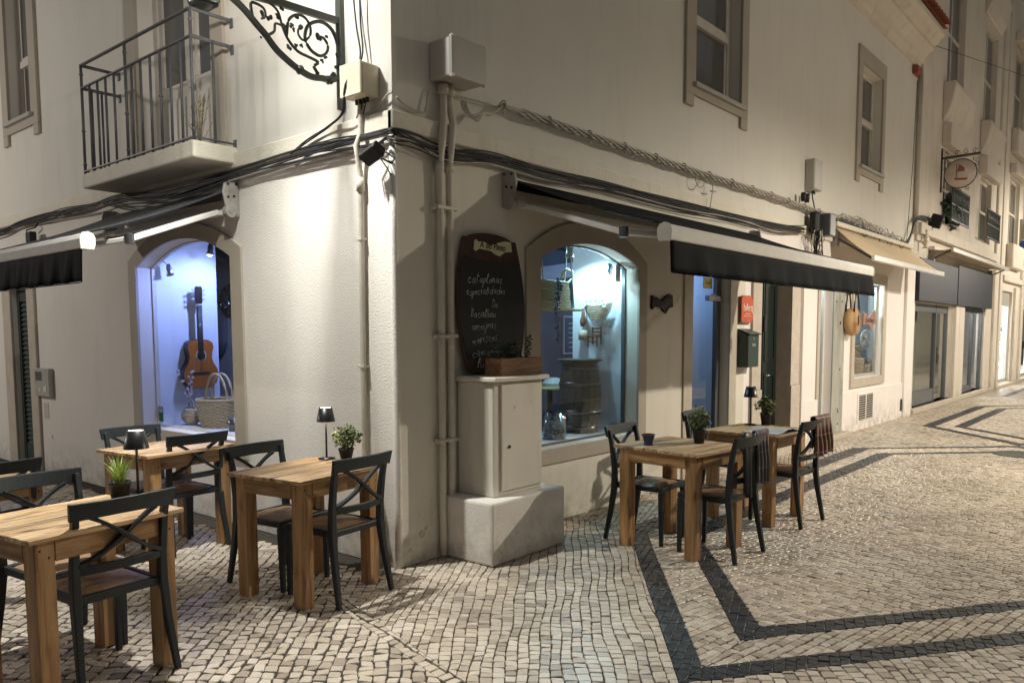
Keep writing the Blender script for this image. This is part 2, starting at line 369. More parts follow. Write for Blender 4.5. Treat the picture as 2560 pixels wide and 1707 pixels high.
# ------------------------------------------------------------------ helpers
C = scene.collection
class MB:
    def __init__(s):
        s.v, s.f, s.sm = [], [], []
    def add(s, vs, fs, smooth=False):
        o = len(s.v)
        s.v += [tuple(p) for p in vs]
        s.f += [tuple(i+o for i in f) for f in fs]
        s.sm += [smooth]*len(fs)
        return s
    def box(s, x0, x1, y0, y1, z0, z1):
        return s.add([(x0,y0,z0),(x1,y0,z0),(x1,y1,z0),(x0,y1,z0),(x0,y0,z1),(x1,y0,z1),(x1,y1,z1),(x0,y1,z1)],
                     [(0,3,2,1),(4,5,6,7),(0,1,5,4),(1,2,6,5),(2,3,7,6),(3,0,4,7)])
    def cbox(s, c, d, mtx=None):
        hx, hy, hz = d[0]/2, d[1]/2, d[2]/2
        P = [Vector((sx*hx, sy*hy, sz*hz)) for sz in (-1,1) for sx, sy in ((-1,-1),(1,-1),(1,1),(-1,1))]
        if mtx: P = [mtx @ p for p in P]
        P = [p + Vector(c) for p in P]
        return s.add(P, [(0,3,2,1),(4,5,6,7),(0,1,5,4),(1,2,6,5),(2,3,7,6),(3,0,4,7)])
    def bar(s, p, q, w, h, w2=None, h2=None, up=(0,0,1)):
        p, q = Vector(p), Vector(q)
        d = (q-p).normalized()
        u = Vector(up)
        if abs(d.dot(u)) > 0.95: u = Vector((0,1,0))
        a = d.cross(u).normalized(); b = a.cross(d).normalized()
        w2 = w if w2 is None else w2; h2 = h if h2 is None else h2
        P = []
        for o, ww, hh in ((p, w, h), (q, w2, h2)):
            for sx, sy in ((-1,-1),(1,-1),(1,1),(-1,1)):
                P.append(o + a*sx*ww/2 + b*sy*hh/2)
        return s.add(P, [(0,3,2,1),(4,5,6,7),(0,1,5,4),(1,2,6,5),(2,3,7,6),(3,0,4,7)])
    def path(s, pts, prof, closed=False, up=(0,0,1), scale=None, smooth=False, cap=True):
        """sweep a closed 2-D profile [(a,b)...] along points"""
        pts = [Vector(p) for p in pts]; n = len(pts); k = len(prof)
        vs = []; prevb = None
        for i, p in enumerate(pts):
            if closed: d = (pts[(i+1) % n]-pts[i-1])
            else: d = pts[min(i+1, n-1)]-pts[max(i-1, 0)]
            d.normalize()
            u = Vector(up)
            if prevb is not None and abs(d.dot(u)) > 0.9: u = prevb
            if abs(d.dot(u)) > 0.98: u = Vector((0.3, 1, 0.2)).normalized()
            a = d.cross(u).normalized(); b = a.cross(d).normalized(); prevb = b
            sc = scale[i] if scale else 1
            for (pa, pb) in prof: vs.append(p + a*pa*sc + b*pb*sc)
        fs = []
        m = n if closed else n-1
        for i in range(m):
            j = (i+1) % n
            for t in range(k):
                t2 = (t+1) % k
                fs.append((i*k+t, i*k+t2, j*k+t2, j*k+t))
        s.add(vs, fs, smooth)
        if not closed and cap:
            o = len(s.v)-len(vs)
            s.f.append(tuple(o+t for t in range(k-1, -1, -1))); s.f.append(tuple(o+(n-1)*k+t for t in range(k))); s.sm += [False, False]
        return s
    def tube(s, pts, r, n=6, closed=False, scale=None, smooth=True):
        return s.path(pts, [(r*math.cos(2*PI*i/n), r*math.sin(2*PI*i/n)) for i in range(n)], closed, scale=scale, smooth=smooth)
    def lathe(s, prof, n=16, at=(0,0,0), mtx=None, smooth=True, squash=1.0):
        vs = []; k = len(prof)
        for i in range(n):
            a = 2*PI*i/n
            for r, z in prof:
                p = Vector((r*math.cos(a), r*math.sin(a)*squash, z))
                if mtx: p = mtx @ p
                vs.append(p+Vector(at))
        fs = [(i*k+j, ((i+1) % n)*k+j, ((i+1) % n)*k+j+1, i*k+j+1) for i in range(n) for j in range(k-1)]
        return s.add(vs, fs, smooth)
    def prism(s, poly, fmap, d0, d1):
        """poly of (u,v), extruded between depths d0,d1 through fmap(u,v,d)"""
        n = len(poly)
        vs = [fmap(u, v, d0) for u, v in poly] + [fmap(u, v, d1) for u, v in poly]
        fs = [tuple(range(n-1, -1, -1)), tuple(range(n, 2*n))] + [(i, (i+1) % n, n+(i+1) % n, n+i) for i in range(n)]
        return s.add(vs, fs)
    def mesh(s, name):
        me = bpy.data.meshes.new(name)
        me.from_pydata(s.v, [], s.f)
        me.polygons.foreach_set('use_smooth', s.sm)
        me.update()
        bm = bmesh.new(); bm.from_mesh(me)
        bmesh.ops.recalc_face_normals(bm, faces=bm.faces)
        bm.to_mesh(me); bm.free()
        return me
    def build(s, name, m, parent=None, bevel=0, seg=1, loc=None, label=None, rot=None, smooth_angle=False):
        me = s.mesh(name)
        o = bpy.data.objects.new(name, me)
        C.objects.link(o)
        ms = m if isinstance(m, (list, tuple)) else [m]
        for q in ms: me.materials.append(M[q] if isinstance(q, str) else q)
        if parent: o.parent = parent
        if loc: o.location = loc
        if rot: o.rotation_euler = rot
        if bevel:
            b = o.modifiers.new('bevel', 'BEVEL'); b.width = bevel; b.segments = seg; b.limit_method = 'ANGLE'; b.angle_limit = R_(40)
        if label: o['label'] = label
        return o

def tag(o, label=None, cat=None, group=None, kind=None):
    if label: o['label'] = label
    if cat: o['category'] = cat
    if group: o['group'] = group
    if kind: o['kind'] = kind
    return o
def thing(name, label, cat, loc=(0,0,0), rz=0, group=None):
    o = bpy.data.objects.new(name, None); C.objects.link(o)
    o.location = loc; o.rotation_euler = (0, 0, rz); o.empty_display_size = 0.1
    return tag(o, label, cat, group)
def kids(o): return [c for c in bpy.data.objects if c.parent == o]
def dup(src, loc, rz, label, group=None, tree=None):
    r = src.copy(); C.objects.link(r); r.location = loc; r.rotation_euler = (0, 0, rz); r['label'] = label
    if group: r['group'] = group
    for c in kids(src):
        d = c.copy(); C.objects.link(d); d.parent = r
        for g in kids(c):
            e = g.copy(); C.objects.link(e); e.parent = d
    return r
def text(s, size, m, parent, mtx, name='lettering', ext=0.001, shear=0.0, align='CENTER', space=1.0, off=0.0, wscale=1.0):
    cu = bpy.data.curves.new(name, 'FONT'); cu.body = s; cu.size = size; cu.extrude = ext; cu.shear = shear
    cu.align_x = align; cu.align_y = 'CENTER'; cu.space_character = space; cu.offset = off; cu.resolution_u = 3
    o = bpy.data.objects.new(name, cu); C.objects.link(o); o.parent = parent
    o.matrix_local = mtx @ Matrix.Diagonal((wscale, 1, 1, 1))
    cu.materials.append(M[m])
    return o
# wall maps: u along the wall, z up, d outwards
def RM(u, z, d): return (u, -d, z)
def LM(u, z, d): return (-d, u, z)
# text frames: on a wall facing -y, on a wall facing -x
TR = Matrix(((1,0,0,0),(0,0,-1,0),(0,1,0,0),(0,0,0,1)))
TL = Matrix(((0,0,-1,0),(-1,0,0,0),(0,1,0,0),(0,0,0,1)))
def at(x, y, z, base): return Matrix.Translation((x, y, z)) @ base

def arc(ua, ub, zs, za, n=14):
    """points from (ua,zs) over the apex za to (ub,zs)"""
    w = (ub-ua)/2; r_ = za-zs
    if r_ < 1e-4: return [(ua, zs), (ub, zs)]
    rad = (w*w + r_*r_)/(2*r_); cz = za-rad; cu = (ua+ub)/2
    th = math.asin(min(1, w/rad))
    return [(cu + rad*math.sin(-th + 2*th*i/n), cz + rad*math.cos(-th + 2*th*i/n)) for i in range(n+1)]
def wall_panel(mb, fm, u0, u1, z0, z1, ops, d=0.0):
    """flat wall with openings (ua,ub,za,zs,zapex)"""
    br = {u0, u1}
    for (ua, ub, za, zs, zp) in ops:
        br |= {ua, ub}
        if zp > zs+1e-4:
            for (u, z) in arc(ua, ub, zs, zp): br.add(round(u, 5))
    br = sorted(b for b in br if u0-1e-6 <= b <= u1+1e-6)
    def top(op, u):
        ua, ub, za, zs, zp = op
        if zp <= zs+1e-4: return zs
        w = (ub-ua)/2; rr = zp-zs; rad = (w*w+rr*rr)/(2*rr); cz = zp-rad; cu = (ua+ub)/2
        return cz+math.sqrt(max(0, rad*rad-(u-cu)**2))
    for a, b in zip(br[:-1], br[1:]):
        if b-a < 1e-5: continue
        mid = (a+b)/2
        col = sorted([o for o in ops if o[0] < mid < o[1]], key=lambda o: o[2])
        za_, zb_ = z0, z0
        for o in col:
            if o[2] > za_+1e-5 or o[2] > zb_+1e-5:
                mb.add([fm(a, za_, d), fm(b, zb_, d), fm(b, o[2], d), fm(a, o[2], d)], [(0,1,2,3)])
            za_, zb_ = top(o, a), top(o, b)
        if z1 > max(za_, zb_)-1e-6 and z1 > min(za_, zb_):
            mb.add([fm(a, za_, d), fm(b, zb_, d), fm(b, z1, d), fm(a, z1, d)], [(0,1,2,3)])
def opening_outline(op, n=14):
    ua, ub, za, zs, zp = op
    return [(ua, za)] + arc(ua, ub, zs, zp, n) + [(ub, za)]
def reveal(mb, fm, op, d0, d1, bottom=True):
    P = opening_outline(op)
    for i in range(len(P)-1 if not bottom else len(P)):
        a, b = P[i], P[(i+1) % len(P)]
        mb.add([fm(*a, d0), fm(*b, d0), fm(*b, d1), fm(*a, d1)], [(0,1,2,3)])
def frame_ring(mb, fm, inner, outer, d0, d1, closed=True, n=14):
    """solid trim between an inner and an outer opening outline"""
    I = opening_outline(inner, n); O = opening_outline(outer, n)
    L = len(I)
    rng = range(L) if closed else range(L-1)
    for i in rng:
        j = (i+1) % L
        for (d) in (d0, d1):
            mb.add([fm(*I[i], d), fm(*I[j], d), fm(*O[j], d), fm(*O[i], d)], [(0,1,2,3)])
        mb.add([fm(*I[i], d0), fm(*I[j], d0), fm(*I[j], d1), fm(*I[i], d1)], [(0,1,2,3)])
        mb.add([fm(*O[i], d0), fm(*O[j], d0), fm(*O[j], d1), fm(*O[i], d1)], [(0,1,2,3)])
    if not closed:
        for i in (0, L-1):
            mb.add([fm(*I[i], d0), fm(*O[i], d0), fm(*O[i], d1), fm(*I[i], d1)], [(0,1,2,3)])
def fmbox(mb, fm, u0, u1, z0, z1, d0, d1):
    P = [fm(u, z, d) for d in (d0, d1) for u, z in ((u0,z0),(u1,z0),(u1,z1),(u0,z1))]
    return mb.add(P, [(0,3,2,1),(4,5,6,7),(0,1,5,4),(1,2,6,5),(2,3,7,6),(3,0,4,7)])
def spiral(c, r0, r1, a0, a1, n, fm):
    return [fm(c[0]+(r0+(r1-r0)*i/n)*math.cos(a0+(a1-a0)*i/n), c[1]+(r0+(r1-r0)*i/n)*math.sin(a0+(a1-a0)*i/n)) for i in range(n+1)]
def wob(p, q, n, sag=0.0, amp=0.01, seed=0):
    rg = random.Random(seed); p, q = Vector(p), Vector(q); out = []
    ph = [rg.uniform(0, 6) for _ in range(6)]
    for i in range(n+1):
        t = i/n; v = p.lerp(q, t); v.z -= sag*4*t*(1-t)
        e = math.sin(PI*t)**0.3 if 0 < t < 1 else 0
        v.z += amp*e*(math.sin(5*t*3+ph[0])+0.6*math.sin(11*t*3+ph[1])); v.x += amp*0.4*e*math.sin(7*t*3+ph[2]); v.y += amp*0.4*e*math.sin(8*t*3+ph[3])
        out.append(v)
    return out
# ------------------------------------------------------------------ pavement: setts laid stone by stone
def make_pavement():
    rg = random.Random(11)
    fx, cx_, cy_ = 1981.88, 1266.4, 997.6
    def proj(x, y, z=0.0):
        d = Vector((x, y, z))-CAM
        dep = d.dot(Fv)
        if dep < 0.4: return None
        return cx_ + fx*d.dot(R2)/dep, cy_ - fx*d.dot(U2)/dep, dep
    def hexa(l, tl, tr, r, top, cy=-2.28):
        b = 2*cy-top
        return [(l, cy), (tl, top), (tr, top), (r, cy), (tr, b), (tl, b)]
    zones = []   # polygon, angle, row width, stone length, dark
    H = [hexa(-0.38, 1.96, 7.75, 9.36, -0.57), hexa(-0.15, 1.90, 7.78, 9.17, -0.78),
         hexa(0.27, 2.12, 7.44, 8.72, -0.97), hexa(0.52, 2.05, 7.46, 8.52, -1.16)]
    G = [hexa(9.40, 11.15, 15.8, 17.6, -0.66), hexa(9.66, 11.2, 15.75, 17.35, -0.85),
         hexa(10.1, 11.35, 15.5, 16.9, -1.1), hexa(10.35, 11.4, 15.45, 16.7, -1.28)]
    for S in (H, G):
        for k, (ang, w_, l_, dk) in enumerate(((20, .050, .055, 1), (-8, .052, .056, 0), (20, .050, .055, 1))):
            A, B = S[k], S[k+1]
            for i in range(6):
                j = (i+1) % 6
                zones.append(([A[i], A[j], B[j], B[i]], ang + (0 if i % 3 else 0), w_, l_, dk))
        zones.append((S[3], 78, .050, .054, 0))
    zones.append(([(-4.4, 0), (0, 0), (0, 9.5), (-4.4, 9.5)], 42, .0635, .066, 0))
    zones.append(([(-4.4, -4.6), (-1.90, -4.6), (-.65, 0), (-4.4, 0)], 42, .064, .069, 0))
    zones.append(([(-.65, 0), (-1.90, -4.6), (-1.815, -4.6), (-.565, 0)], 74.8, .077, .062, 0))
    zones.append(([(-.565, 0), (-1.185, -2.28), (-.38, -2.28), (1.96, -.57), (1.96, 0)], 37, .055, .061, 0))
    zones.append(([(-1.185, -2.28), (-1.815, -4.6), (1.96, -4.6), (1.96, -3.99), (-.38, -2.28)], 37, .056, .061, 0))
    zones.append(([(1.96, 0), (1.96, -.57), (7.75, -.57), (7.75, 0)], 20, .052, .056, 0))
    zones.append(([(7.75, 0), (7.75, -.57), (9.38, -2.28), (11.15, -.66), (11.15, 0)], 40, .052, .056, 0))
    zones.append(([(7.75, -4.6), (7.75, -3.99), (9.38, -2.28), (11.15, -3.9), (11.15, -4.6)], 40, .052, .056, 0))
    zones.append(([(1.96, -4.6), (1.96, -3.99), (7.75, -3.99), (7.75, -4.6)], 20, .052, .056, 0))
    zones.append(([(11.15, 0), (11.15, -.66), (15.8, -.66), (15.8, 0)], 20, .054, .058, 0))
    zones.append(([(15.8, 0), (15.8, -.66), (17.6, -2.28), (18.6, -2.28), (18.6, 0)], 40, .055, .060, 0))
    def clip(P, a, b):
        """keep the side of line a->b on which the zone lies (zone is counter-clockwise)"""
        out = []; n = len(P)
        ex, ey = b[0]-a[0], b[1]-a[1]
        dd = [ex*(p[1]-a[1]) - ey*(p[0]-a[0]) for p in P]
        for i in range(n):
            j = (i+1) % n
            if dd[i] >= 0: out.append(P[i])
            if (dd[i] >= 0) != (dd[j] >= 0):
                t = dd[i]/(dd[i]-dd[j])
                out.append((P[i][0]+(P[j][0]-P[i][0])*t, P[i][1]+(P[j][1]-P[i][1])*t))
        return out
    stones = []
    sn = math.sin
    for poly, ang, rw, sl, dk in zones:
        ar = sum(poly[i][0]*poly[(i+1) % len(poly)][1]-poly[(i+1) % len(poly)][0]*poly[i][1] for i in range(len(poly)))
        if ar < 0: poly = poly[::-1]
        th = R_(ang); c, s = math.cos(th), math.sin(th)
        L = [(p[0]*c+p[1]*s, -p[0]*s+p[1]*c) for p in poly]
        a0, a1 = min(p[0] for p in L)-.1, max(p[0] for p in L)+.1
        b0, b1 = min(p[1] for p in L)-.1, max(p[1] for p in L)+.1
        edges = []
        for i in range(len(poly)):
            p, q = poly[i], poly[(i+1) % len(poly)]
            e = math.hypot(q[0]-p[0], q[1]-p[1]); edges.append((p, q, (q[0]-p[0])/e, (q[1]-p[1])/e))
        k0 = int(b0/rw)
        wob_ = (0.011 if (big or ang == 37) else 0.005) if not dk else 0.004
        big = rw > .063
        def bd(u, k):
            return k*rw + wob_*(sn(u*3.1+k*.35)+.6*sn(u*8.3+k*.9+1)) + (0.012 if big else 0.006)*sn(k*12.9898+u*.7)
        warp = (0.035 if big else (0.03 if ang == 37 else 0.008)) if not dk else 0.0
        k = k0
        while k*rw < b1:
            u = a0 - rg.random()*sl
            while u < a1:
                ln = sl*rg.uniform(.76, 1.26)
                um, vm = u+ln/2, (k+.5)*rw
                x, y = um*c-vm*s, um*s+vm*c
                if x < -3.3 or (x > -0.2 and y > 0.12):
                    u += ln; continue
                q = proj(x, y)
                if q is None or q[0] < -420 or q[0] > 2900 or q[1] > 2150:
                    u += ln; continue
                ins = min((x-p[0])*-ey+(y-p[1])*ex for p, q2, ex, ey in edges)
                if ins < -.07:
                    u += ln; continue
                g_ = (rg.uniform(.0016, .0034) + (.0020 if big else 0)) if not dk else rg.uniform(.0006, .0014)
                jt = (.0065 if big else .0028) if not dk else .0016
                sk = rg.uniform(-.006, .006)*(1.6 if big else 1)
                P = []
                for (uu, kk, su, sv) in ((u, k, 1, 1), (u+ln, k, -1, 1), (u+ln, k+1, -1, -1), (u, k+1, 1, -1)):
                    vv = bd(uu, kk) + sv*g_*(1.0 if (big or dk or ang == 37) else 1.15) + rg.uniform(-jt, jt)
                    u2 = uu + su*g_*(1.0 if (big or dk or ang == 37) else .85) + rg.uniform(-jt, jt)*.7 + (sk if kk > k else -sk)
                    X, Y = u2*c-vv*s, u2*s+vv*c
                    X2 = X + warp*sn(Y*1.7+X*.6); Y2 = Y + warp*sn(X*1.9-Y*.5+2)
                    P.append((X2, Y2))
                u += ln
                if ins < .12:
                    for p, q2, ex, ey in edges:
                        P = clip(P, (p[0]-ey*.0015, p[1]+ex*.0015), (q2[0]-ey*.0015, q2[1]+ex*.0015))
                        if len(P) < 3: break
                    if len(P) < 3: continue
                A = .5*sum(P[i][0]*P[(i+1) % len(P)][1]-P[(i+1) % len(P)][0]*P[i][1] for i in range(len(P)))
                if A < rw*sl*.10: continue
                stones.append((P, A, dk, q[2], q[0], q[1]))
            k += 1
    def solid(P, near, seed):
        r2 = random.Random(seed)
        n = len(P); cx = sum(p[0] for p in P)/n; cy = sum(p[1] for p in P)/n
        h = r2.uniform(-.0025, .0015); ta = r2.uniform(-.028, .028); tb = r2.uniform(-.028, .028)
        if r2.random() < .03: h -= .004
        V = []; F = []
        bev = .0036
        if near and n == 4 and r2.random() < .75:
            # cut corners a little: an eight-sided, worn top
            Q = []
            for i in range(n):
                a, b, d = P[i-1], P[i], P[(i+1) % n]
                t = r2.uniform(.04, .13)
                Q.append((b[0]+(a[0]-b[0])*t, b[1]+(a[1]-b[1])*t)); Q.append((b[0]+(d[0]-b[0])*t, b[1]+(d[1]-b[1])*t))
            P = Q; n = 8
        for (k_, dz) in ((1, 0), (0, -.0032), (0, -.013)):
            for (x, y) in P:
                dx, dy = x-cx, y-cy; L = math.hypot(dx, dy)+1e-9
                f = (1-bev/L) if k_ else 1
                X, Y = cx+dx*f, cy+dy*f
                V.append((X, Y, h+dz+(ta*dx+tb*dy if dz > -.01 else 0)))
            if not near and dz < -.004: break
        F.append(tuple(range(n)))
        for l in range(2 if near else 1):
            for i in range(n):
                j = (i+1) % n
                F.append((l*n+j, l*n+i, (l+1)*n+i, (l+1)*n+j))
        return V, F
    mats = [M['lime'], M['basalt']]
    def emit(name, items, parent):
        V, F, T, MI, SM = [], [], [], [], []
        for (P, A, dk, dep, px_, py_), sd in items:
            v, f = solid(P, dep < 9, sd)
            o = len(V); V += v; F += [tuple(a+o for a in t) for t in f]
            tv = random.Random(sd*7+1).random()
            T += [tv]*len(f); MI += [dk]*len(f)
        me = bpy.data.meshes.new(name); me.from_pydata(V, [], F)
        at_ = me.attributes.new('tint', 'FLOAT', 'FACE'); at_.data.foreach_set('value', T)
        for m_ in mats: me.materials.append(m_)
        me.polygons.foreach_set('material_index', MI)
        o = bpy.data.objects.new(name, me); C.objects.link(o); o.parent = parent
        return o
    base = MB().box(-160, 160, -160, 160, -.30, -.0072).build('pavement', 'grout'); tag(base, kind='structure')
    base['label'] = 'limestone sett pavement with black basalt zigzag bands'
    idx = list(range(len(stones)))
    def size(i):
        P, A, dk, dep, a, b = stones[i]
        return A/dep**3 if (0 <= a <= 2560 and b <= 1707) else 0
    idx.sort(key=size, reverse=True)
    for i in idx[:300]:
        emit('paving_stone', [(stones[i], i)], base)
    rest = idx[300:]
    for nm, dk in (('light_paving_stones', 0), ('dark_paving_stones', 1)):
        o = emit(nm, [(stones[i], i) for i in rest if stones[i][2] == dk], base); o['kind'] = 'stuff'
    # farther up the streets: the same paving as thin sheets
    s = MB().box(18.6, 90, -4.62, .0, -.05, -.001)
    s.box(-4.4, -0.0, 9.5, 60, -.05, -.001); s.box(-14, -3.3, -14, 40, -.05, -.0012); s.box(-3.3, 90, -14, -4.62, -.05, -.0012)
    s.box(15.8, 18.6, -4.62, -2.28, -.05, -.0014)
    o = s.build('distant_paving', 'lime', base); o['kind'] = 'stuff'
    s = MB()
    for x0 in (19.2, 28.0, 37.0):
        for top in (-.62, -1.05):
            s.box(x0+(0 if top > -1 else .5), x0+6, top-.16, top, -.001, .003)
            s.box(x0+(0 if top > -1 else .5), x0+6, -4.56-top, -4.40-top, -.001, .003)
    o = s.build('distant_bands', 'basalt', base); o['kind'] = 'stuff'
    # iron cover out in the street
    t = thing('manhole_cover', 'round iron manhole cover set in the light paving of the street', 'manhole cover', (8.45, -2.45, .0))
    MB().lathe([(0, .004), (.27, .004), (.30, .006), (.34, .004), (.34, -.01)], 28).build('cover', 'iron', t)
    return len(stones)
NST = make_pavement()
print('stones', NST)
# ------------------------------------------------------------------ the corner building
bld = thing('corner_building', 'cream plastered two-storey corner house with arched shop windows and a dark awning', 'building', (0, 0, 0))
XE, YE = 12.98, 9.6
opR = dict(arch=(1.52, 3.03, .62, 2.17, 2.33), door1=(4.12, 5.02, .04, 2.35, 2.35), door2=(5.88, 6.86, .10, 2.35, 2.35),
           door3=(7.98, 8.52, .08, 2.35, 2.35), win3=(9.53, 11.05, .84, 2.36, 2.36))
opRu = dict(w1=(4.08, 5.18, 4.10, 5.62, 5.62), w2=(9.52, 10.62, 4.14, 5.66, 5.66), w0=(0.0, 0.0, 0, 0, 0))
opL = dict(arch=(1.95, 3.60, .70, 2.20, 2.40), door=(6.36, 6.90, .02, 2.12, 2.12))
opLu = dict(door=(2.12, 3.40, 3.05, 5.40, 5.40), w=(5.92, 6.62, 4.03, 5.62, 5.62))
# right wall below the string course: smooth, white from x=5.4 on
mb = MB(); wall_panel(mb, RM, 0, 5.45, 0, 2.87, [opR['arch'], opR['door1']])
for k in ('arch',): reveal(mb, RM, opR[k], 0, -.16)
reveal(mb, RM, opR['door1'], 0, -.16)
mb.build('wall', 'wall_smooth', bld, label='lower wall facing the shopping street, left half')
mb = MB(); wall_panel(mb, RM, 5.45, XE, 0, 2.87, [opR['door2'], opR['door3'], opR['win3']])
for k in ('door3', 'win3'): reveal(mb, RM, opR[k], 0, -.26 if k != 'win3' else -.12)
# plinth band slightly proud on the far part
fmbox(mb, RM, 7.22, 7.93, 0, .62, .0, .022); fmbox(mb, RM, 9.0, 12.45, 0, .64, .0, .022); fmbox(mb, RM, 12.45, XE, 0, 2.9, -.01, .05)
mb.build('wall', 'wall_white', bld, label='whiter lower wall of the far shop')
mb = MB(); wall_panel(mb, RM, 0, XE, 2.99, 6.40, [opRu['w1'], opRu['w2']])
for k in ('w1', 'w2'): reveal(mb, RM, opRu[k], 0, -.26)
wall_panel(mb, LM, 0, YE, 2.99, 6.40, [opLu['door'], opLu['w']])
for k in ('door', 'w'): reveal(mb, LM, opLu[k], 0, -.26)
mb.box(0.02, XE-.02, 0.02, YE, 6.39, 6.42); mb.add([(XE,0,0),(XE,8,0),(XE,8,7.2),(XE,0,7.2)], [(0,1,2,3)])
mb.build('wall', 'wall_upper', bld, label='smooth upper wall')
mb = MB()
# left wall, built with slight unevenness near its foot
wall_panel(mb, LM, 0, YE, 0, 2.87, [opL['arch'], opL['door']])
reveal(mb, LM, opL['arch'], 0, -.15); reveal(mb, LM, opL['door'], 0, -.2)
mb.build('wall', 'wall_rough', bld, label='lower wall of coarse render facing the side street')
mb = MB()
fmbox(mb, RM, -.035, XE-.02, 2.87, 2.99, -.01, .035); fmbox(mb, LM, -.034, YE, 2.87, 2.99, -.01, .035)
mb.build('string_course', 'course', bld, bevel=.008)
# worn rounded arris down the corner and patches where the render has fallen
mb = MB()
mb.tube([(0.012, 0.012, z) for z in (0, .4, .9, 1.5, 2.2, 2.87)], .028, 8)
mb.build('corner_bead', 'wall_rough', bld)
rg = random.Random(3)
mb = MB()
for (fm, u, z, s_) in ((RM, .07, .16, .035), (RM, .10, .11, .022), (RM, .21, .20, .035), (RM, .25, .23, .02), (RM, .19, .33, .01), (RM, .31, .42, .01), (RM, 11.95, .30, .09),
                       (LM, 1.25, .22, .05), (LM, 1.1, .12, .06), (LM, 1.45, .10, .05), (LM, .95, .12, .04), (LM, 1.36, .30, .02), (LM, 5.86, .42, .03), (LM, .25, .09, .04)):
    pts = [(u+s_*rg.uniform(.55, 1.1)*math.cos(a), z+s_*.9*rg.uniform(.55, 1.1)*math.sin(a)) for a in [i*PI/4.5 for i in range(9)]]
    mb = MB(); mb.prism(pts, fm, -.004, .0025); mb.build('render_damage', 'stone_rough', bld)
# dark interior shell so that nothing shows through
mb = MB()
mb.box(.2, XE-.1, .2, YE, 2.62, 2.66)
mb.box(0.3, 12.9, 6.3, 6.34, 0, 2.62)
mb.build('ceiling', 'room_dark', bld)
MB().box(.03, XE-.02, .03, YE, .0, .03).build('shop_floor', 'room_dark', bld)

# stone surrounds
def surround(fm, inner, outer, name='window_surround', m='stone_paint', d=(.0005, .022), closed=True):
    mb = MB(); frame_ring(mb, fm, inner, outer, d[0], d[1], closed); return mb.build(name, m, bld, bevel=.004)
surround(RM, opR['arch'], (1.34, 3.17, .50, 2.22, 2.51))
surround(LM, opL['arch'], (1.79, 3.75, .56, 2.26, 2.53))
mb = MB()
for u0, u1 in ((3.93, 4.12), (5.02, 5.20)): fmbox(mb, RM, u0, u1, 0, 2.6, .0005, .02)
fmbox(mb, RM, 4.12, 5.02, 2.35, 2.6, .0005, .02)
mb.build('door_surround', 'stone', bld, bevel=.004)
mb = MB()
for u0, u1 in ((5.62, 5.88), (6.86, 7.15)):
    fmbox(mb, RM, u0, u1, .88, 2.6, .0005, .03); fmbox(mb, RM, u0-.01, u1+.01, .0, .875, .0005, .045)
fmbox(mb, RM, 5.88, 6.86, 2.35, 2.6, .0005, .03); fmbox(mb, RM, 5.7, 7.0, 0, .10, .03, .09)
reveal(mb, RM, opR['door2'], 0, -.2)
mb.build('door_surround', 'stone_rough', bld, label='rough pinkish stone surround of the dark green door')
mb = MB(); fmbox(mb, RM, 7.22, 7.28, .0, 2.6, .0, .05)
mb.build('pilaster_edge', 'wall_white', bld, bevel=.004)
mb = MB()
fmbox(mb, RM, 7.88, 7.98, 0, 2.5, .0005, .02); fmbox(mb, RM, 7.98, 8.52, 2.35, 2.5, .0005, .02)
mb.build('door_surround', 'stone', bld, bevel=.003)
mb = MB(); fmbox(mb, RM, 8.524, 9.02, 0.075, 2.5, .0005, .025); mb.build('marble_pier', 'marble', bld, bevel=.004)
mb = MB()
for (u, z) in ((8.62, 2.02), (8.86, 2.03), (8.83, 1.72), (8.80, 1.70), (8.84, 1.02), (8.78, .42), (8.80, .38), (8.80, .20)):
    mb.lathe([(0, .006), (.016, .004), (.018, 0)], 8, mtx=Matrix(((1,0,0,u),(0,0,-1,-.026),(0,1,0,z),(0,0,0,1))))
mb.build('bolt_hole', 'vent_dark', bld)
MB().box(7.9, 9.1, -.16, .0, -.005, .07).build('door_step', 'stone', bld, bevel=.01)
MB().box(4.0, 5.2, -.10, .0, -.005, .045).build('door_step', 'stone', bld, bevel=.01)
surround(RM, opR['win3'], (9.39, 11.22, .70, 2.52, 2.52), m='stone', d=(.0005, .03))
for ks, ot in (('w1', (3.88, 5.35, 3.98, 5.80, 5.80)), ('w2', (9.34, 10.77, 4.0, 5.90, 5.90))):
    o = opRu[ks]
    mb = MB(); frame_ring(mb, RM, o, ot, .0005, .032)
    for ua, ub in ((ot[0], ot[0]+.17), (ot[1]-.17, ot[1])): fmbox(mb, RM, ua, ub, ot[2]-.12, ot[2], -.0, .032)
    mb.build('window_surround', 'stone_paint', bld, bevel=.004)
o = opLu['w']; mb = MB(); frame_ring(mb, LM, o, (5.73, 6.80, 3.90, 5.80, 5.80), .0005, .032)
for ua in (5.73, 6.66): fmbox(mb, LM, ua, ua+.14, 3.78, 3.90, 0, .032)
mb.build('window_surround', 'stone_paint', bld, bevel=.004)
o = opLu['door']; mb = MB(); frame_ring(mb, LM, o, (1.94, 3.60, 3.04, 5.58, 5.58), .0005, .032, closed=False); mb.build('door_surround', 'stone_paint', bld, bevel=.004)
mb = MB()
for u0, u1 in ((6.14, 6.36), (6.90, 7.16)): fmbox(mb, LM, u0, u1, 0, 2.3, .0005, .03)
fmbox(mb, LM, 6.36, 6.90, 2.12, 2.3, .0005, .03)
mb.build('door_surround', 'stone', bld, bevel=.005)

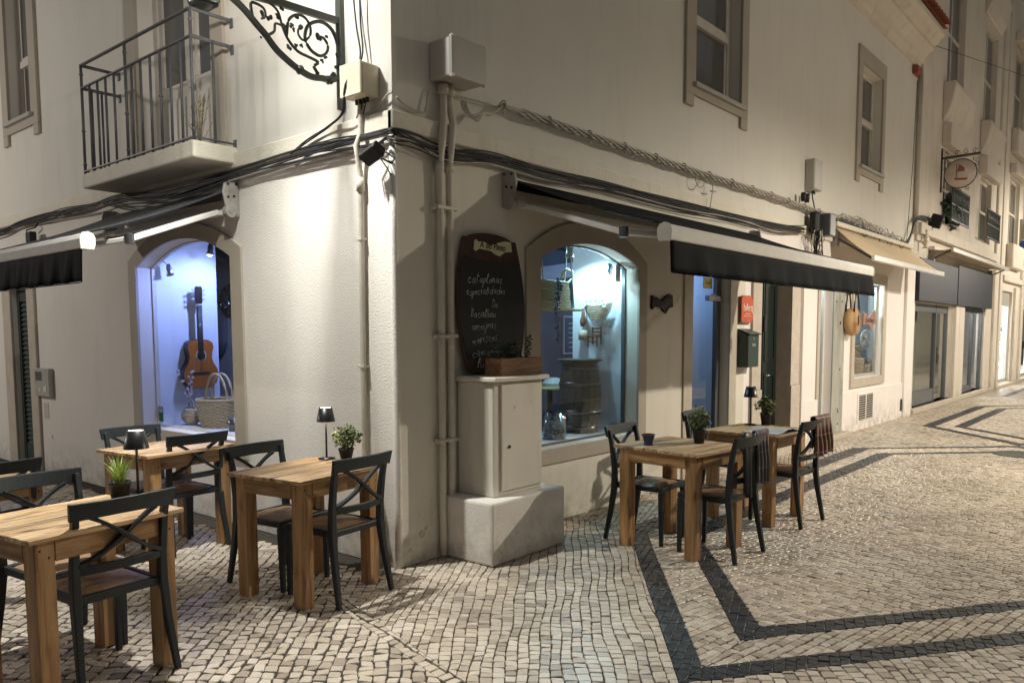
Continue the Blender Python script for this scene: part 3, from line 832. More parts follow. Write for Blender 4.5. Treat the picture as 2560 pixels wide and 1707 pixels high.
# sash windows
def sash(fm, op, dep, split, pane='glass_dark', wide=.07, parent=bld, name='sash_window', sill=True):
    ua, ub, za, zs, zp = op
    mb = MB()
    for (a, b) in ((ua, ua+wide), (ub-wide, ub)): fmbox(mb, fm, a, b, za, zs, dep-.06, dep)
    fmbox(mb, fm, ua+wide, ub-wide, za, za+.06, dep-.06, dep-.002); fmbox(mb, fm, ua+wide, ub-wide, zs-.07, zs, dep-.06, dep-.002)
    fmbox(mb, fm, ua+wide, ub-wide, split-.04, split+.04, dep-.05, dep+.012)
    fr = mb.build(name, 'white_paint', parent, bevel=.004)
    for z0, z1, dd in ((za+.06, split-.04, dep-.035), (split+.04, zs-.07, dep-.02)):
        p = MB(); fmbox(p, fm, ua+wide, ub-wide, z0, z1, dd-.004, dd)
        p.build('pane', pane, fr)
        q = MB()
        for (a, b) in ((ua+wide, ua+wide+.035), (ub-wide-.035, ub-wide)): fmbox(q, fm, a, b, z0, z1, dd, dd+.015)
        fmbox(q, fm, ua+wide+.035, ub-wide-.035, z0, z0+.035, dd, dd+.014)
        q.build('glazing_bar', 'white_paint', fr)
    if sill:
        p = MB(); fmbox(p, fm, ua-.06, ub+.06, za-.045, za+.0, -.2, .075); p.build('window_sill', 'grey_metal', fr, bevel=.005)
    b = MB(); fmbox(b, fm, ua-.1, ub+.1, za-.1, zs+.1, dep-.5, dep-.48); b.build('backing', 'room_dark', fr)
    return fr
sash(RM, opRu['w1'], -.115, 4.82)
sash(RM, opRu['w2'], -.115, 4.90)
sash(LM, opLu['w'], -.115, 4.70)
# balcony door: two white leaves
dr = MB()
for a, b in ((2.12, 2.20), (3.32, 3.40), (2.72, 2.80)): fmbox(dr, LM, a, b, 3.07, 5.4, -.20, -.14)
for a, b in ((2.20, 2.72), (2.80, 3.32)):
    fmbox(dr, LM, a, b, 3.07, 3.80, -.19, -.16); fmbox(dr, LM, a+.08, b-.08, 3.2, 3.66, -.16, -.148); fmbox(dr, LM, a, b, 5.25, 5.4, -.19, -.15)
    for c_ in (a, b-.07): fmbox(dr, LM, c_, c_+.07, 3.80, 5.25, -.19, -.158)
do = dr.build('balcony_door', 'white_paint', bld, bevel=.004)
for a, b in ((2.27, 2.65), (2.87, 3.25)):
    p = MB(); fmbox(p, LM, a, b, 3.80, 5.25, -.18, -.175); p.build('pane', 'glass_dark', do)
# cornice
mb = MB()
prof = [(0, 6.36), (.05, 6.36), (.06, 6.42), (.10, 6.44), (.13, 6.52), (.20, 6.60), (.27, 6.64), (.27, 6.70), (.33, 6.73), (.37, 6.80), (.44, 6.84), (.44, 6.93), (.36, 6.96), (-.2, 6.98), (-.2, 6.36)]
n = len(prof)
V = [( -d, -d, z) for d, z in prof] + [(12.78, -d, z) for d, z in prof] + [(-d, YE, z) for d, z in prof]
F = [(i, (i+1) % n, n+(i+1) % n, n+i) for i in range(n)] + [(i, (i+1) % n, 2*n+(i+1) % n, 2*n+i) for i in range(n)] + [tuple(range(n, 2*n)), tuple(range(2*n, 3*n))]
mb.add(V, F)
mb.build('cornice', 'wall_far', bld, bevel=.01)
rg = random.Random(9)
for k in range(22):
    x = 8.62+k*.195
    mb = MB()
    seg = [(.085*math.cos(PI*i/6), .06*math.sin(PI*i/6)) for i in range(7)]
    pr = seg + [(a*.82, b*.82-.0) for a, b in seg[::-1]]
    V = [(x+a, -.52+rg.uniform(-.02, .02)*(i > 900), 7.03+b) for i, (a, b) in enumerate(pr)] + [(x+a*.9, .9, 7.40+b) for a, b in pr]
    m_ = len(pr); mb.add(V, [(i, (i+1) % m_, m_+(i+1) % m_, m_+i) for i in range(m_)] + [tuple(range(m_)), tuple(range(m_, 2*m_))])
    mb.build('roof_tile', 'tile', bld)
mb = MB(); mb.add([(-.5,-.46,6.99),(12.9,-.46,6.99),(12.9,3,7.95),(-.5,3,7.95)], [(0,1,2,3)]); mb.build('roof', 'tile', bld)
MB().box(12.42, 12.72, -.10, .0, 6.20, 6.34).build('gutter_outlet', 'terracotta', bld, bevel=.01)

# glass of the ground floor
def pane(fm, op, dep, m='glass', name='shop_window', frame=None, fw=.03, parent=bld):
    P = opening_outline(op)
    mb = MB(); mb.add([fm(u, z, dep) for u, z in P], [tuple(range(len(P)))])
    w_ = MB(); ua, ub, za, zs, zp = op
    frame_ring(w_, fm, (ua+fw, ub-fw, za+fw, zs-fw*.5, (zp-fw) if zp > zs else zs-fw*.5), op, dep-.02, dep+.02)
    f = w_.build(name, frame or 'stone', parent)
    mb.build('pane', m, f)
    return f
pane(LM, opL['arch'], -.15, frame='white_paint', fw=.012)
pane(RM, opR['arch'], -.15, frame='dark_frame', fw=.012)
f = pane(RM, opR['win3'], -.10, frame='grey_metal', fw=.05)
# door 1: glass leaf in a dark frame
mb = MB()
for a, b in ((4.12, 4.19), (4.92, 5.02)): fmbox(mb, RM, a, b, .05, 2.35, -.15, -.10)
fmbox(mb, RM, 4.19, 4.92, .05, .16, -.15, -.10); fmbox(mb, RM, 4.19, 4.92, 2.28, 2.35, -.15, -.10)
dd = mb.build('glass_door', 'dark_frame', bld, bevel=.003)
mb = MB(); fmbox(mb, RM, 4.19, 4.92, .16, 2.28, -.13, -.125); mb.build('pane', 'glass', dd)
mb = MB(); fmbox(mb, RM, 4.62, 4.94, 1.92, 1.98, -.10, -.05); fmbox(mb, RM, 4.74, 4.82, 1.97, 2.0, -.09, -.06); mb.build('door_closer', 'dark_metal', dd, bevel=.004)
mb = MB(); fmbox(mb, RM, 4.62, 4.83, 2.06, 2.18, -.124, -.118); q = mb.build('notice', 'yellow', dd)
text('AVISO', .045, 'ink', q, at(4.725, .117, 2.12, TR), 'lettering', .0005)
# door 2: dark green leaves, one standing open into the passage
mb = MB(); fmbox(mb, RM, 5.88, 6.86, .10, 2.35, -.20, -.17)
gd = mb.build('green_door', 'green_door', bld, bevel=.003)
for u0, u1 in ((5.95, 6.30), (6.44, 6.79)):
    for z0, z1 in ((.25, 1.05), (1.2, 2.2)):
        mb = MB(); frame_ring(mb, RM, (u0+.04, u1-.04, z0+.04, z1-.04, z1-.04), (u0, u1, z0, z1, z1), -.17, -.158); mb.build('door_moulding', 'green_door', gd)
mb = MB(); fmbox(mb, RM, 6.355, 6.385, .10, 2.35, -.17, -.15); mb.build('door_astragal', 'green_door', gd)
mb = MB(); mb.tube([RM(6.42, 1.02, -.15), RM(6.42, 1.02, -.11)], .012); mb.tube([RM(6.42, 1.02, -.11), RM(6.50, 1.02, -.11)], .009); mb.build('handle', 'metal', gd)
# door 3: pale glass door with long pull
mb = MB(); fmbox(mb, RM, 7.98, 8.04, .08, 2.35, -.16, -.10); fmbox(mb, RM, 8.46, 8.52, .08, 2.35, -.16, -.10); fmbox(mb, RM, 8.04, 8.46, 2.25, 2.35, -.16, -.10); fmbox(mb, RM, 8.04, 8.46, .08, .18, -.16, -.10)
d3 = mb.build('pale_door', 'alu', bld, bevel=.004)
mb = MB(); fmbox(mb, RM, 8.04, 8.46, .18, 2.25, -.135, -.13); mb.build('pane', 'glass', d3)
mb = MB(); mb.tube([RM(8.12, 1.15, -.07), RM(8.12, 1.75, -.07)], .012); mb.build('handle', 'dark_metal', d3)
# louvred shutter door on the side street
mb = MB()
fmbox(mb, LM, 6.36, 6.42, .03, 2.12, -.10, -.05); fmbox(mb, LM, 6.84, 6.90, .03, 2.12, -.10, -.05); fmbox(mb, LM, 6.42, 6.84, .03, .25, -.10, -.06); fmbox(mb, LM, 6.42, 6.84, 1.98, 2.12, -.10, -.06)
sh = mb.build('louvred_door', 'shutter', bld, bevel=.003)
sl0 = None
for k in range(30):
    z = .28+k*.0575
    if sl0 is None:
        mb = MB(); mb.cbox((0, 0, 0), (.012, .42, .062), Matrix.Rotation(R_(28), 3, 'Y'))
        sl0 = mb.build('slat', 'shutter', sh); s_ = sl0
    else:
        s_ = sl0.copy(); C.objects.link(s_)
    s_.location = (.085, 6.63, z); s_.parent = sh
mb = MB(); fmbox(mb, LM, 6.30, 6.94, 0, 2.2, -.24, -.22); mb.build('backing', 'room_dark', sh)
# vent grille
mb = MB(); frame_ring(mb, RM, (9.82, 10.58, .15, .56, .56), (9.76, 10.64, .11, .60, .60), .022, .034); fmbox(mb, RM, 10.19, 10.22, .15, .56, .022, .034)
vg = mb.build('vent_grille', 'wall_white', bld)
mb = MB(); fmbox(mb, RM, 9.82, 10.58, .15, .56, .0225, .0245); mb.build('vent_shade_sheet', 'vent_dark', vg)  # flat dark sheet, its colour stands in for the shade behind the slats
sl0 = None
for k in range(11):
    for c_ in (10.005, 10.40):
        if sl0 is None:
            mb = MB(); mb.cbox((0, 0, 0), (.36, .010, .009)); sl0 = mb.build('slat', 'white_paint', vg); s_ = sl0
        else:
            s_ = sl0.copy(); C.objects.link(s_)
        s_.parent = vg; s_.location = (c_, -.030, .168+k*.037)
mb = MB(); fmbox(mb, RM, 12.32, 12.46, .12, .34, -.0, .026); mb.build('meter_hatch', 'vent_dark', bld)

# balcony
bal = thing('balcony', 'small concrete balcony with grey iron railing above the side street', 'balcony', (0, 0, 0))
mb = MB()
N = 26; y0, y1, xo = 1.82, 3.82, -.37
rg = random.Random(5)
top = []; bot = []
mb.box(xo, .02, y0, y1, 2.905, 3.035)
mb.build('slab', 'course', bal, bevel=.015, seg=2)
mb = MB()
xr = -.345; ya, yb = 1.845, 3.80
for z, r_ in ((4.0, .014), (3.80, .011)):
    mb.bar((0, ya, z), (xr, ya, z), .012, .028); mb.bar((xr, ya, z), (xr, yb, z), .030 if z > 3.9 else .024, .014, up=(0, 0, 1)); mb.bar((xr, yb, z), (0, yb, z), .012, .028)
mb.bar((xr, ya, 3.062), (xr, yb, 3.062), .024, .014); mb.bar((0, ya-.0, 3.062), (xr, ya, 3.062), .024, .012); mb.bar((0, yb, 3.062), (xr, yb, 3.062), .024, .012)
for yy in (ya, yb):
    for z in (4.0, 3.80, 3.075): mb.box(-.012, .006, yy-.018, yy+.018, z-.055, z+.02)
mb.build('handrail', 'rail', bal, bevel=.002)
posts = [3.80, 2.93, 1.845]
def post(y, tall, x=xr):
    mb = MB()
    t_ = 4.0 if tall else 3.80
    mb.tube([(x, y, 3.04), (x, y, t_)], .0125 if tall else .0105, 8)
    for z in ((3.92, 3.42, 3.12) if tall else ()): mb.lathe([(.012, -.014), (.02, 0), (.012, .014)], 8, at=(x, y, z))
    if not tall and abs(y-2.40) < .08: mb.lathe([(.010, -.012), (.02, 0), (.010, .012)], 8, at=(x, y, 3.45))
    return mb.build('baluster', 'rail', bal)
for y in posts: post(y, True)
for k in range(1, 12):
    y = 3.80-k*(3.80-1.845)/12
    if min(abs(y-p) for p in posts) > .06: post(y, False)
post(ya, False, -.17); post(yb, False, -.17); post(yb, False, -.26)
mb = MB(); mb.box(xr-.02, xr+.02, 3.60, 3.66, 3.02, 3.05); mb.build('foot', 'rail', bal)
# dry plant on the balcony
pl_ = thing('balcony_plant', 'thin dry twiggy plant with tiny yellow flowers on the balcony corner', 'plant', (-.20, 2.02, 3.036))
rg = random.Random(4)
mb = MB(); fl = MB()
for k in range(16):
    a = rg.uniform(0, 6.28); r_ = rg.uniform(.03, .17); h = rg.uniform(.18, .44)
    p = [Vector((0, 0, 0)), Vector((r_*.3*math.cos(a), r_*.5*math.sin(a), h*.5)), Vector((r_*.6*math.cos(a), r_*math.sin(a), h))]
    mb.tube(p, .0022, 4)
    for j in range(4):
        t = rg.uniform(.4, 1); q = p[0].lerp(p[2], t); e = q+Vector((rg.uniform(-.03, .03), rg.uniform(-.05, .05), rg.uniform(.02, .06)))
        mb.tube([q, e], .0015, 3)
        if rg.random() < .4: fl.cbox(e, (.01, .01, .008))
mb.build('stem', 'dry', pl_); fl.build('flowers', 'yellow', pl_)

# ------------------------------------------------------------------ buildings further up the shopping street
b2 = thing('tall_building', 'tall weathered beige building with dark fascia over its glass shopfront', 'building')
OP2 = [(13.25, 16.6, .10, 2.14, 2.14), (17.6, 20.45, .10, 2.22, 2.22)]
UP2 = []
bays = [15.9, 19.8]
for bx in bays:
    UP2.append((bx-.75, bx+.75, 3.85, 5.35, 5.35)); UP2.append((bx-.8, bx+.8, 6.62, 9.0, 9.0)); UP2.append((bx-.8, bx+.8, 9.9, 12.0, 12.0))
mb = MB(); wall_panel(mb, RM, 13.0, 21.9, 0, 3.6, OP2)
for o in OP2: reveal(mb, RM, o, 0, -.2)
wall_panel(mb, RM, 13.0, 21.9, 3.6, 13.5, UP2)
for o in UP2: reveal(mb, RM, o, 0, -.22)
mb.add([(21.9,0,0),(21.9,9,0),(21.9,9,13.5),(21.9,0,13.5)], [(0,1,2,3)]); mb.add([(13.0,0,0),(13.0,9,0),(13.0,9,13.5),(13.0,0,13.5)], [(0,1,2,3)])
mb.build('wall', 'wall_far', b2)
mb = MB(); fmbox(mb, RM, 13.02, 14.0, 3.3, 13.5, -.01, .05); fmbox(mb, RM, 21.3, 21.85, .0, 13.4, -.01, .06); fmbox(mb, RM, 13.02, 21.3, 3.42, 3.62, .0, .12)
fmbox(mb, RM, 16.65, 17.55, 0, 2.2, .0, .06)
mb.build('pilaster', 'wall_far', b2, bevel=.01)
mb = MB(); fmbox(mb, RM, 13.0, 21.0, 0.0, .10, -.2, .10); mb.build('door_step', 'stone', b2, bevel=.01)
mb = MB(); fmbox(mb, RM, 13.06, 20.5, 2.17, 2.98, .0, .11); fb = mb.build('fascia_board', 'fascia', b2, bevel=.006)
mb = MB(); fmbox(mb, RM, 16.4, 20.5, 2.165, 3.05, .11, .125); mb.build('fascia_panel', 'fascia', fb, bevel=.003)
def far_window(bx, z0, z1, half, parent, lat=False):
    mb = MB()
    frame_ring(mb, RM, (bx-half+.07, bx+half-.07, z0+.07, z1-.07, z1-.07), (bx-half, bx+half, z0, z1, z1), -.16, -.10)
    fmbox(mb, RM, bx-.03, bx+.03, z0+.07, z1-.07, -.15, -.11); fmbox(mb, RM, bx-half+.07, bx+half-.07, (z0+z1)/2-.03, (z0+z1)/2+.03, -.15, -.108)
    f = mb.build('window', 'wall_far2', parent)
    for a, b in ((bx-half+.07, bx-.03), (bx+.03, bx+half-.07)):
        for c_, d_ in ((z0+.07, (z0+z1)/2-.03), ((z0+z1)/2+.03, z1-.07)):
            q = MB(); fmbox(q, RM, a, b, c_, d_, -.135, -.13); q.build('pane', 'glass_dark', f)
    return f
for bx in bays:
    far_window(bx, 6.62, 9.0, .8, b2); far_window(bx, 3.85, 5.35, .75, b2); far_window(bx, 9.9, 12.0, .8, b2)
    for zt in (6.62, 9.9):
        mb = MB()
        pr = [(.0, zt), (.22, zt), (.24, zt-.10), (.20, zt-.30), (.14, zt-.55), (.05, zt-.74), (0, zt-.78)]
        m_ = len(pr); V = [(bx-1.05, -d, z) for d, z in pr] + [(bx+1.05, -d, z) for d, z in pr]
        mb.add(V, [(i, (i+1) % m_, m_+(i+1) % m_, m_+i) for i in range(m_)] + [tuple(range(m_)), tuple(range(m_, 2*m_))])
        mb.build('window_apron', 'wall_far', b2, bevel=.02)
    mb = MB(); fmbox(mb, RM, bx-1.0, bx+1.0, 5.37, 5.80, .0, .18); mb.build('lintel', 'wall_far', b2, bevel=.015)
    # wrought grille with planters in front of the first-floor window
    mb = MB()
    for k in range(13): mb.bar((bx-.84+k*.14, -.20, 3.85), (bx-.84+k*.14, -.20, 4.55), .022, .022)
    for z in (3.88, 4.2, 4.55): mb.bar((bx-.9, -.20, z), (bx+.9, -.20, z), .022, .03)
    for k in range(6): mb.tube(spiral((bx-.7+k*.28, 4.38), .03, .10, 0, 7, 12, lambda u, z: (u, -.20, z)), .009, 5)
    mb.build('iron_grille', 'iron', b2)
pv = [(13.25, 15.3, 'pane'), (15.36, 16.35, 'pane'), (17.6, 19.2, 'pane')]
mb = MB()
for a, b in ((13.25, 13.33), (15.28, 15.36), (16.34, 16.42), (17.6, 17.68), (19.2, 19.28), (20.37, 20.45)): fmbox(mb, RM, a, b, .10, 2.14, -.14, -.06)
fmbox(mb, RM, 13.33, 15.28, .10, .38, -.13, -.07); fmbox(mb, RM, 13.33, 16.34, 1.98, 2.14, -.13, -.07); fmbox(mb, RM, 17.68, 20.37, 2.05, 2.22, -.13, -.07); fmbox(mb, RM, 17.68, 19.2, .10, .24, -.13, -.07)
sf = mb.build('shopfront_frame', 'dark_frame', b2, bevel=.004)
for a, b, z0, z1 in ((13.33, 15.28, .38, 1.98), (15.36, 16.34, .12, 1.98), (17.68, 19.2, .24, 2.05), (19.28, 20.37, .12, 2.05)):
    q = MB(); fmbox(q, RM, a, b, z0, z1, -.105, -.10); q.build('pane', 'glass_shop', sf)
mb = MB(); mb.tube([RM(15.42, .9, -.04), RM(15.42, 1.25, -.04)], .015); mb.build('door_handle', 'iron', sf)
# interior of shop 2
mb = MB(); mb.box(13.0, 21.8, 2.4, 2.44, 0, 3); mb.box(13.02, 13.06, .2, 2.4, 0, 3); mb.box(21.7, 21.75, .2, 2.4, 0, 3); mb.box(13.0, 21.8, .2, 2.4, 2.5, 2.54); mb.box(16.85, 16.95, .2, 2.4, 0, 2.5)
mb.build('shop_interior', 'wall_far2', b2)
mb = MB(); rgc = random.Random(2)
pts = [(13.4+i*.04, .42+.025*math.sin(i*1.3)+.02*math.sin(i*.57)) for i in range(46)]
for (a, b) in zip(pts[:-1], pts[1:]): mb.add([(a[0], a[1], .3), (b[0], b[1], .3), (b[0], b[1], 2.3), (a[0], a[1], 2.3)], [(0,1,2,3)])
mb.build('curtain', 'curtain', b2)
mb = MB()
for k in range(16): mb.box(17.4, 20.6, 1.1, 1.13, .55+k*.1, .60+k*.1)
mb.build('shelving', 'shop_glow', b2)
# building 3
b3 = thing('far_building', 'far pale building with lit shop windows at the end of the street', 'building')
OP3 = [(22.3, 24.6, .1, 2.75, 2.75), (26.4, 29.2, .1, 2.75, 2.75), (30.4, 33.2, .1, 2.75, 2.75), (34.5, 37.2, .1, 2.75, 2.75)]
UP3 = [(24.2-.9, 24.2+.9, 4.1, 6.0, 6.0), (24.2-.9, 24.2+.9, 7.3, 9.6, 9.6), (28.4-.9, 28.4+.9, 4.1, 6.0, 6.0), (28.4-.9, 28.4+.9, 7.3, 9.6, 9.6), (32.6-.9, 32.6+.9, 4.1, 6.0, 6.0), (32.6-.9, 32.6+.9, 7.3, 9.6, 9.6)]
mb = MB(); wall_panel(mb, RM, 21.9, 60, 0, 3.6, OP3); wall_panel(mb, RM, 21.9, 60, 3.6, 14, UP3)
for o in OP3+UP3: reveal(mb, RM, o, 0, -.22)
mb.build('wall', 'wall_far', b3)
mb = MB(); fmbox(mb, RM, 21.95, 22.3, 0, 14, 0, .08); fmbox(mb, RM, 24.75, 25.4, 0, 2.9, 0, .08); fmbox(mb, RM, 25.9, 26.3, 0, 14, 0, .08); fmbox(mb, RM, 22.3, 60, 3.0, 3.15, 0, .12)
mb.build('pilaster', 'wall_far', b3, bevel=.01)
for o in UP3[:4]:
    far_window((o[0]+o[1])/2, o[2], o[3], .9, b3)
    bx = (o[0]+o[1])/2
    mb = MB(); fmbox(mb, RM, bx-1.1, bx+1.1, o[2]-.7, o[2]-.02, 0, .2); mb.build('window_apron', 'wall_far', b3, bevel=.03)
    mb = MB(); fmbox(mb, RM, bx-1.1, bx+1.1, o[3]+.02, o[3]+.3, 0, .2); mb.build('lintel', 'wall_far', b3, bevel=.03)
for o in OP3:
    mb = MB(); frame_ring(mb, RM, (o[0]+.07, o[1]-.07, .2, o[3]-.42, o[3]-.42), o, -.14, -.08); fr = mb.build('shopfront_frame', 'grey_metal', b3)
    q = MB(); fmbox(q, RM, o[0]+.07, o[1]-.07, .2, o[3]-.42, -.11, -.105); q.build('pane', 'glass_shop', fr)
mb = MB(); mb.box(22.0, 40, 2.2, 2.25, 0, 3.4); mb.box(22.0, 40, .25, 2.2, 2.8, 2.85); mb.box(22.0, 40, .25, 2.2, .02, .05)
mb.build('shop_interior', 'shop_glow', b3)
rg = random.Random(8)
for nm, mm in (('goods', 'red_goods'), ('goods', 'blue_goods'), ('goods', 'paper'), ('goods', 'vent_dark')):
    mb = MB()
    for k in range(46):
        x = rg.uniform(22.4, 33); z = rg.choice((.4, .8, 1.2, 1.6)); y = rg.uniform(1.2, 1.9)
        mb.box(x, x+rg.uniform(.08, .3), y, y+.1, z, z+rg.uniform(.1, .3))
    o = mb.build(nm, mm, b3)
mb = MB()
for z in (.38, .78, 1.18, 1.58): mb.box(22.2, 33, 1.1, 2.1, z-.03, z-.005)
for x in (22.9, 24.2, 26.6, 28.5): mb.box(x, x+.05, .6, .64, .1, 1.7)
mb.build('shelf', 'shelf_glow', b3)
MB().box(21.9, 60, -.10, .0, 0, .08).build('door_step', 'stone', b3)
# the facade across the street, seen only as reflections and bounced light
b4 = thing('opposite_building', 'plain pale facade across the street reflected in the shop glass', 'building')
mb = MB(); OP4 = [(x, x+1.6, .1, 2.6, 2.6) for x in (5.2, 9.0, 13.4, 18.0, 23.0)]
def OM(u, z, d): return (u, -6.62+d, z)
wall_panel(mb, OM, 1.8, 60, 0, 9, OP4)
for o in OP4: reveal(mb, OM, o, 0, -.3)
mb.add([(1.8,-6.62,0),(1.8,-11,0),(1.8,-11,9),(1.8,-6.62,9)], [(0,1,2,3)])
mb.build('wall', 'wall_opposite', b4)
mb = MB()
for o in OP4: fmbox(mb, OM, o[0], o[1], .1, 2.6, -.34, -.3)
mb.build('shutter', 'shutter', b4)
print('architecture done')
# ------------------------------------------------------------------ display niches behind the arched windows
nl = MB(); nl.box(.16, .80, 2.02, 3.60, .63, .70); nl.box(.16, .80, 3.60, 3.66, .0, 2.6); nl.box(.16, .80, 1.90, 2.02, .0, .63)
nl.box(.12, .16, 1.9, 3.66, 2.42, 2.6)
nl.build('display_niche', 'niche_blue', bld)
MB().box(1.62, 1.66, 2.0, 6.2, .03, 2.6).build('partition', 'wall_far2', bld)
nr = MB(); nr.box(1.55, 3.05, .16, .74, .56, .625); nr.box(3.05, 3.11, .165, .76, .03, 2.6); nr.box(1.5, 3.05, .60, .74, .03, .56)
nr.build('display_niche', 'niche_blue', bld)
MB().box(1.2, 5.5, 2.0, 2.04, .03, 2.6).build('partition', 'room_dark', bld)
MB().box(5.3, 5.35, .3, 2.0, .03, 2.6).build('partition', 'niche_blue', bld)
bm_ = MB(); bm_.bar((3.2, 1.5, 2.18), (4.3, 1.5, 2.34), .05, .16); bm_.build('stair_beam', 'niche_blue', bld)
for x0, x1, z0, z1 in ((4.55, 5.1, 1.31, 1.79), (3.62, 4.08, 1.45, 1.76)):
    t = thing('picture_frame', 'dark framed menu board with rows of notes on the far inner wall' if x0 > 4.2 else 'smaller pale framed picture on the inner wall beside the hanging basket', 'picture frame')
    mb = MB(); frame_ring(mb, RM, (x0+.02, x1-.02, z0+.02, z1-.02, z1-.02), (x0, x1, z0, z1, z1), -1.995, -1.97); mb.build('frame', 'white_paint', t)
    mb = MB(); fmbox(mb, RM, x0+.02, x1-.02, z0+.02, z1-.02, -1.995, -1.985); mb.build('backing', 'room_dark', t)
    mb = MB()
    for r in range(6):
        for c_ in range(2): fmbox(mb, RM, x0+.12+c_*.17, x0+.23+c_*.17, z0+.08+r*.06, z0+.095+r*.06, -1.985, -1.98)
    if x0 > 4.2: mb.build('note', 'paper', t)

# guitar hung on the side panel of the left niche (faces -y)
g = thing('guitar', 'orange-topped acoustic guitar hanging in the blue-lit window', 'guitar', (.545, 3.59, 1.04), R_(0))
out = [(0, 0), (.10, .005), (.165, .05), (.187, .12), (.175, .19), (.135, .25), (.118, .30), (.125, .36), (.140, .41), (.128, .455), (.085, .48), (.03, .485)]
poly = out + [(-a, b) for a, b in out[::-1] if a > 0]
GM = lambda u, z, d: (u, -d, z)
sd = MB(); sd.prism(poly, GM, .01, .098); sd.build('body_side', 'guitar_side', g, bevel=.004)
tp = MB(); tp.prism([(a*.985, .004+b*.985) for a, b in poly], GM, .098, .102); tp.build('soundboard', 'guitar_top', g)
mb = MB(); mb.lathe([(.0, 0), (.044, 0), (.056, .001), (.058, -.001)], 24, mtx=Matrix(((1,0,0,0),(0,0,-1,-.1035),(0,1,0,.325),(0,0,0,1)))); mb.build('rosette', 'straw', g)
mb = MB(); mb.lathe([(.0, 0), (.043, 0), (.0435, -.001)], 24, mtx=Matrix(((1,0,0,0),(0,0,-1,-.1055),(0,1,0,.325),(0,0,0,1)))); mb.build('sound_hole', 'fretboard', g)
mb = MB(); mb.box(-.027, .027, -.112, -.085, .33, .83); mb.build('neck', 'fretboard', g, bevel=.003)
mb = MB(); pr = [(-.028, .83), (.028, .83), (.038, .86), (.038, .99), (.02, 1.01), (0, 1.0), (-.02, 1.01), (-.038, .99), (-.038, .86)]; mb.prism(pr, GM, .085, .103)
hd = mb.build('headstock', 'guitar_side', g, bevel=.002)
mb = MB(); mb.box(-.028, .028, -.1135, -.10, .826, .832); mb.build('nut', 'paper', g)
for s_ in (-1, 1):
    for k in range(3):
        mb = MB(); mb.tube([(s_*.036, -.092, .88+k*.045), (s_*.056, -.092, .88+k*.045)], .006, 6); mb.cbox((s_*.06, -.092, .88+k*.045), (.012, .016, .018)); mb.build('tuning_peg', 'metal', hd)
mb = MB(); mb.box(-.085, .085, -.112, -.102, .143, .165); mb.build('bridge', 'fretboard', g, bevel=.002)
mb = MB()
for k in range(6): mb.tube([(-.02+k*.008, -.1145, .155), (-.019+k*.0076, -.1145, .83)], .0007, 3)
mb.build('strings', 'metal', g)

def basket_weave(mb, prof, n=28, rows=14, amp=.006, rod=.007, sq=1.0, at=(0,0,0)):
    """woven rows: stacked wavy rings following profile(z)->r"""
    z0, z1 = prof[0][1], prof[-1][1]
    def rr(z):
        for (ra, za), (rb, zb) in zip(prof[:-1], prof[1:]):
            if za <= z <= zb: return ra+(rb-ra)*(z-za)/(zb-za)
        return prof[-1][0]
    for k in range(rows):
        z = z0+(z1-z0)*(k+.5)/rows; r_ = rr(z)
        pts = [((r_+amp*(-1)**(i+k))*math.cos(2*PI*i/n)+at[0], (r_+amp*(-1)**(i+k))*sq*math.sin(2*PI*i/n)+at[1], z+at[2]) for i in range(n)]
        mb.tube(pts, rod, 4, closed=True)
bk = thing('wicker_basket', 'large pale wicker basket with plaited handle on the left window sill', 'basket', (.46, 3.02, .70))
mb = MB(); mb.lathe([(0, .01), (.155, .01), (.190, .22), (.155, .02), (0, .02)], 24); basket_weave(mb, [(.160, .0), (.190, .12), (.202, .25)], 26, 16, .006, .0085)
for k in range(30): a = 2*PI*k/30; mb.tube([(.160*math.cos(a), .160*math.sin(a), 0), (.190*math.cos(a), .190*math.sin(a), .13), (.202*math.cos(a), .202*math.sin(a), .255)], .0045, 4)
mb.build('body', 'wicker', bk)
mb = MB(); mb.tube([(.205*math.cos(2*PI*i/28), .205*math.sin(2*PI*i/28), .258) for i in range(28)], .014, 6, closed=True); mb.build('rim', 'wicker', bk)
for sgn in (-.03, .03):
    mb = MB(); mb.tube([(sgn, -.19*math.cos(PI*i/16), .24+.26*math.sin(PI*i/16)) for i in range(17)], .013, 6); mb.build('handle', 'wicker', bk)
sb = thing('small_wicker_ball', 'small round brown wicker basket leaning beside the large pale basket', 'basket', (.36, 3.36, .79), 0)
mb = MB(); mb.lathe([(.001, -.088), (.05, -.075), (.085, -.03), (.088, .02), (.06, .06), (.035, .075)], 18); basket_weave(mb, [(.05, -.075), (.088, -.03), (.09, .02), (.06, .065)], 20, 9, .004, .007)
mb.tube([(0, .05*math.cos(PI*i/8), .06+.09*math.sin(PI*i/8)) for i in range(9)], .006, 5)
o = mb.build('body', 'wicker', sb)
bv = thing('blossom_branch', 'slim glass vase with a twig of pale blossoms in front of the guitar', 'flowers', (.36, 3.43, .70))
mb = MB(); mb.lathe([(.0, .0), (.03, .0), (.026, .02), (.018, .10), (.022, .17), (.020, .17), (.016, .1), (0, .03)], 12); mb.build('vase', 'glass_lantern', bv)
mb = MB(); fl = MB(); rg = random.Random(2)
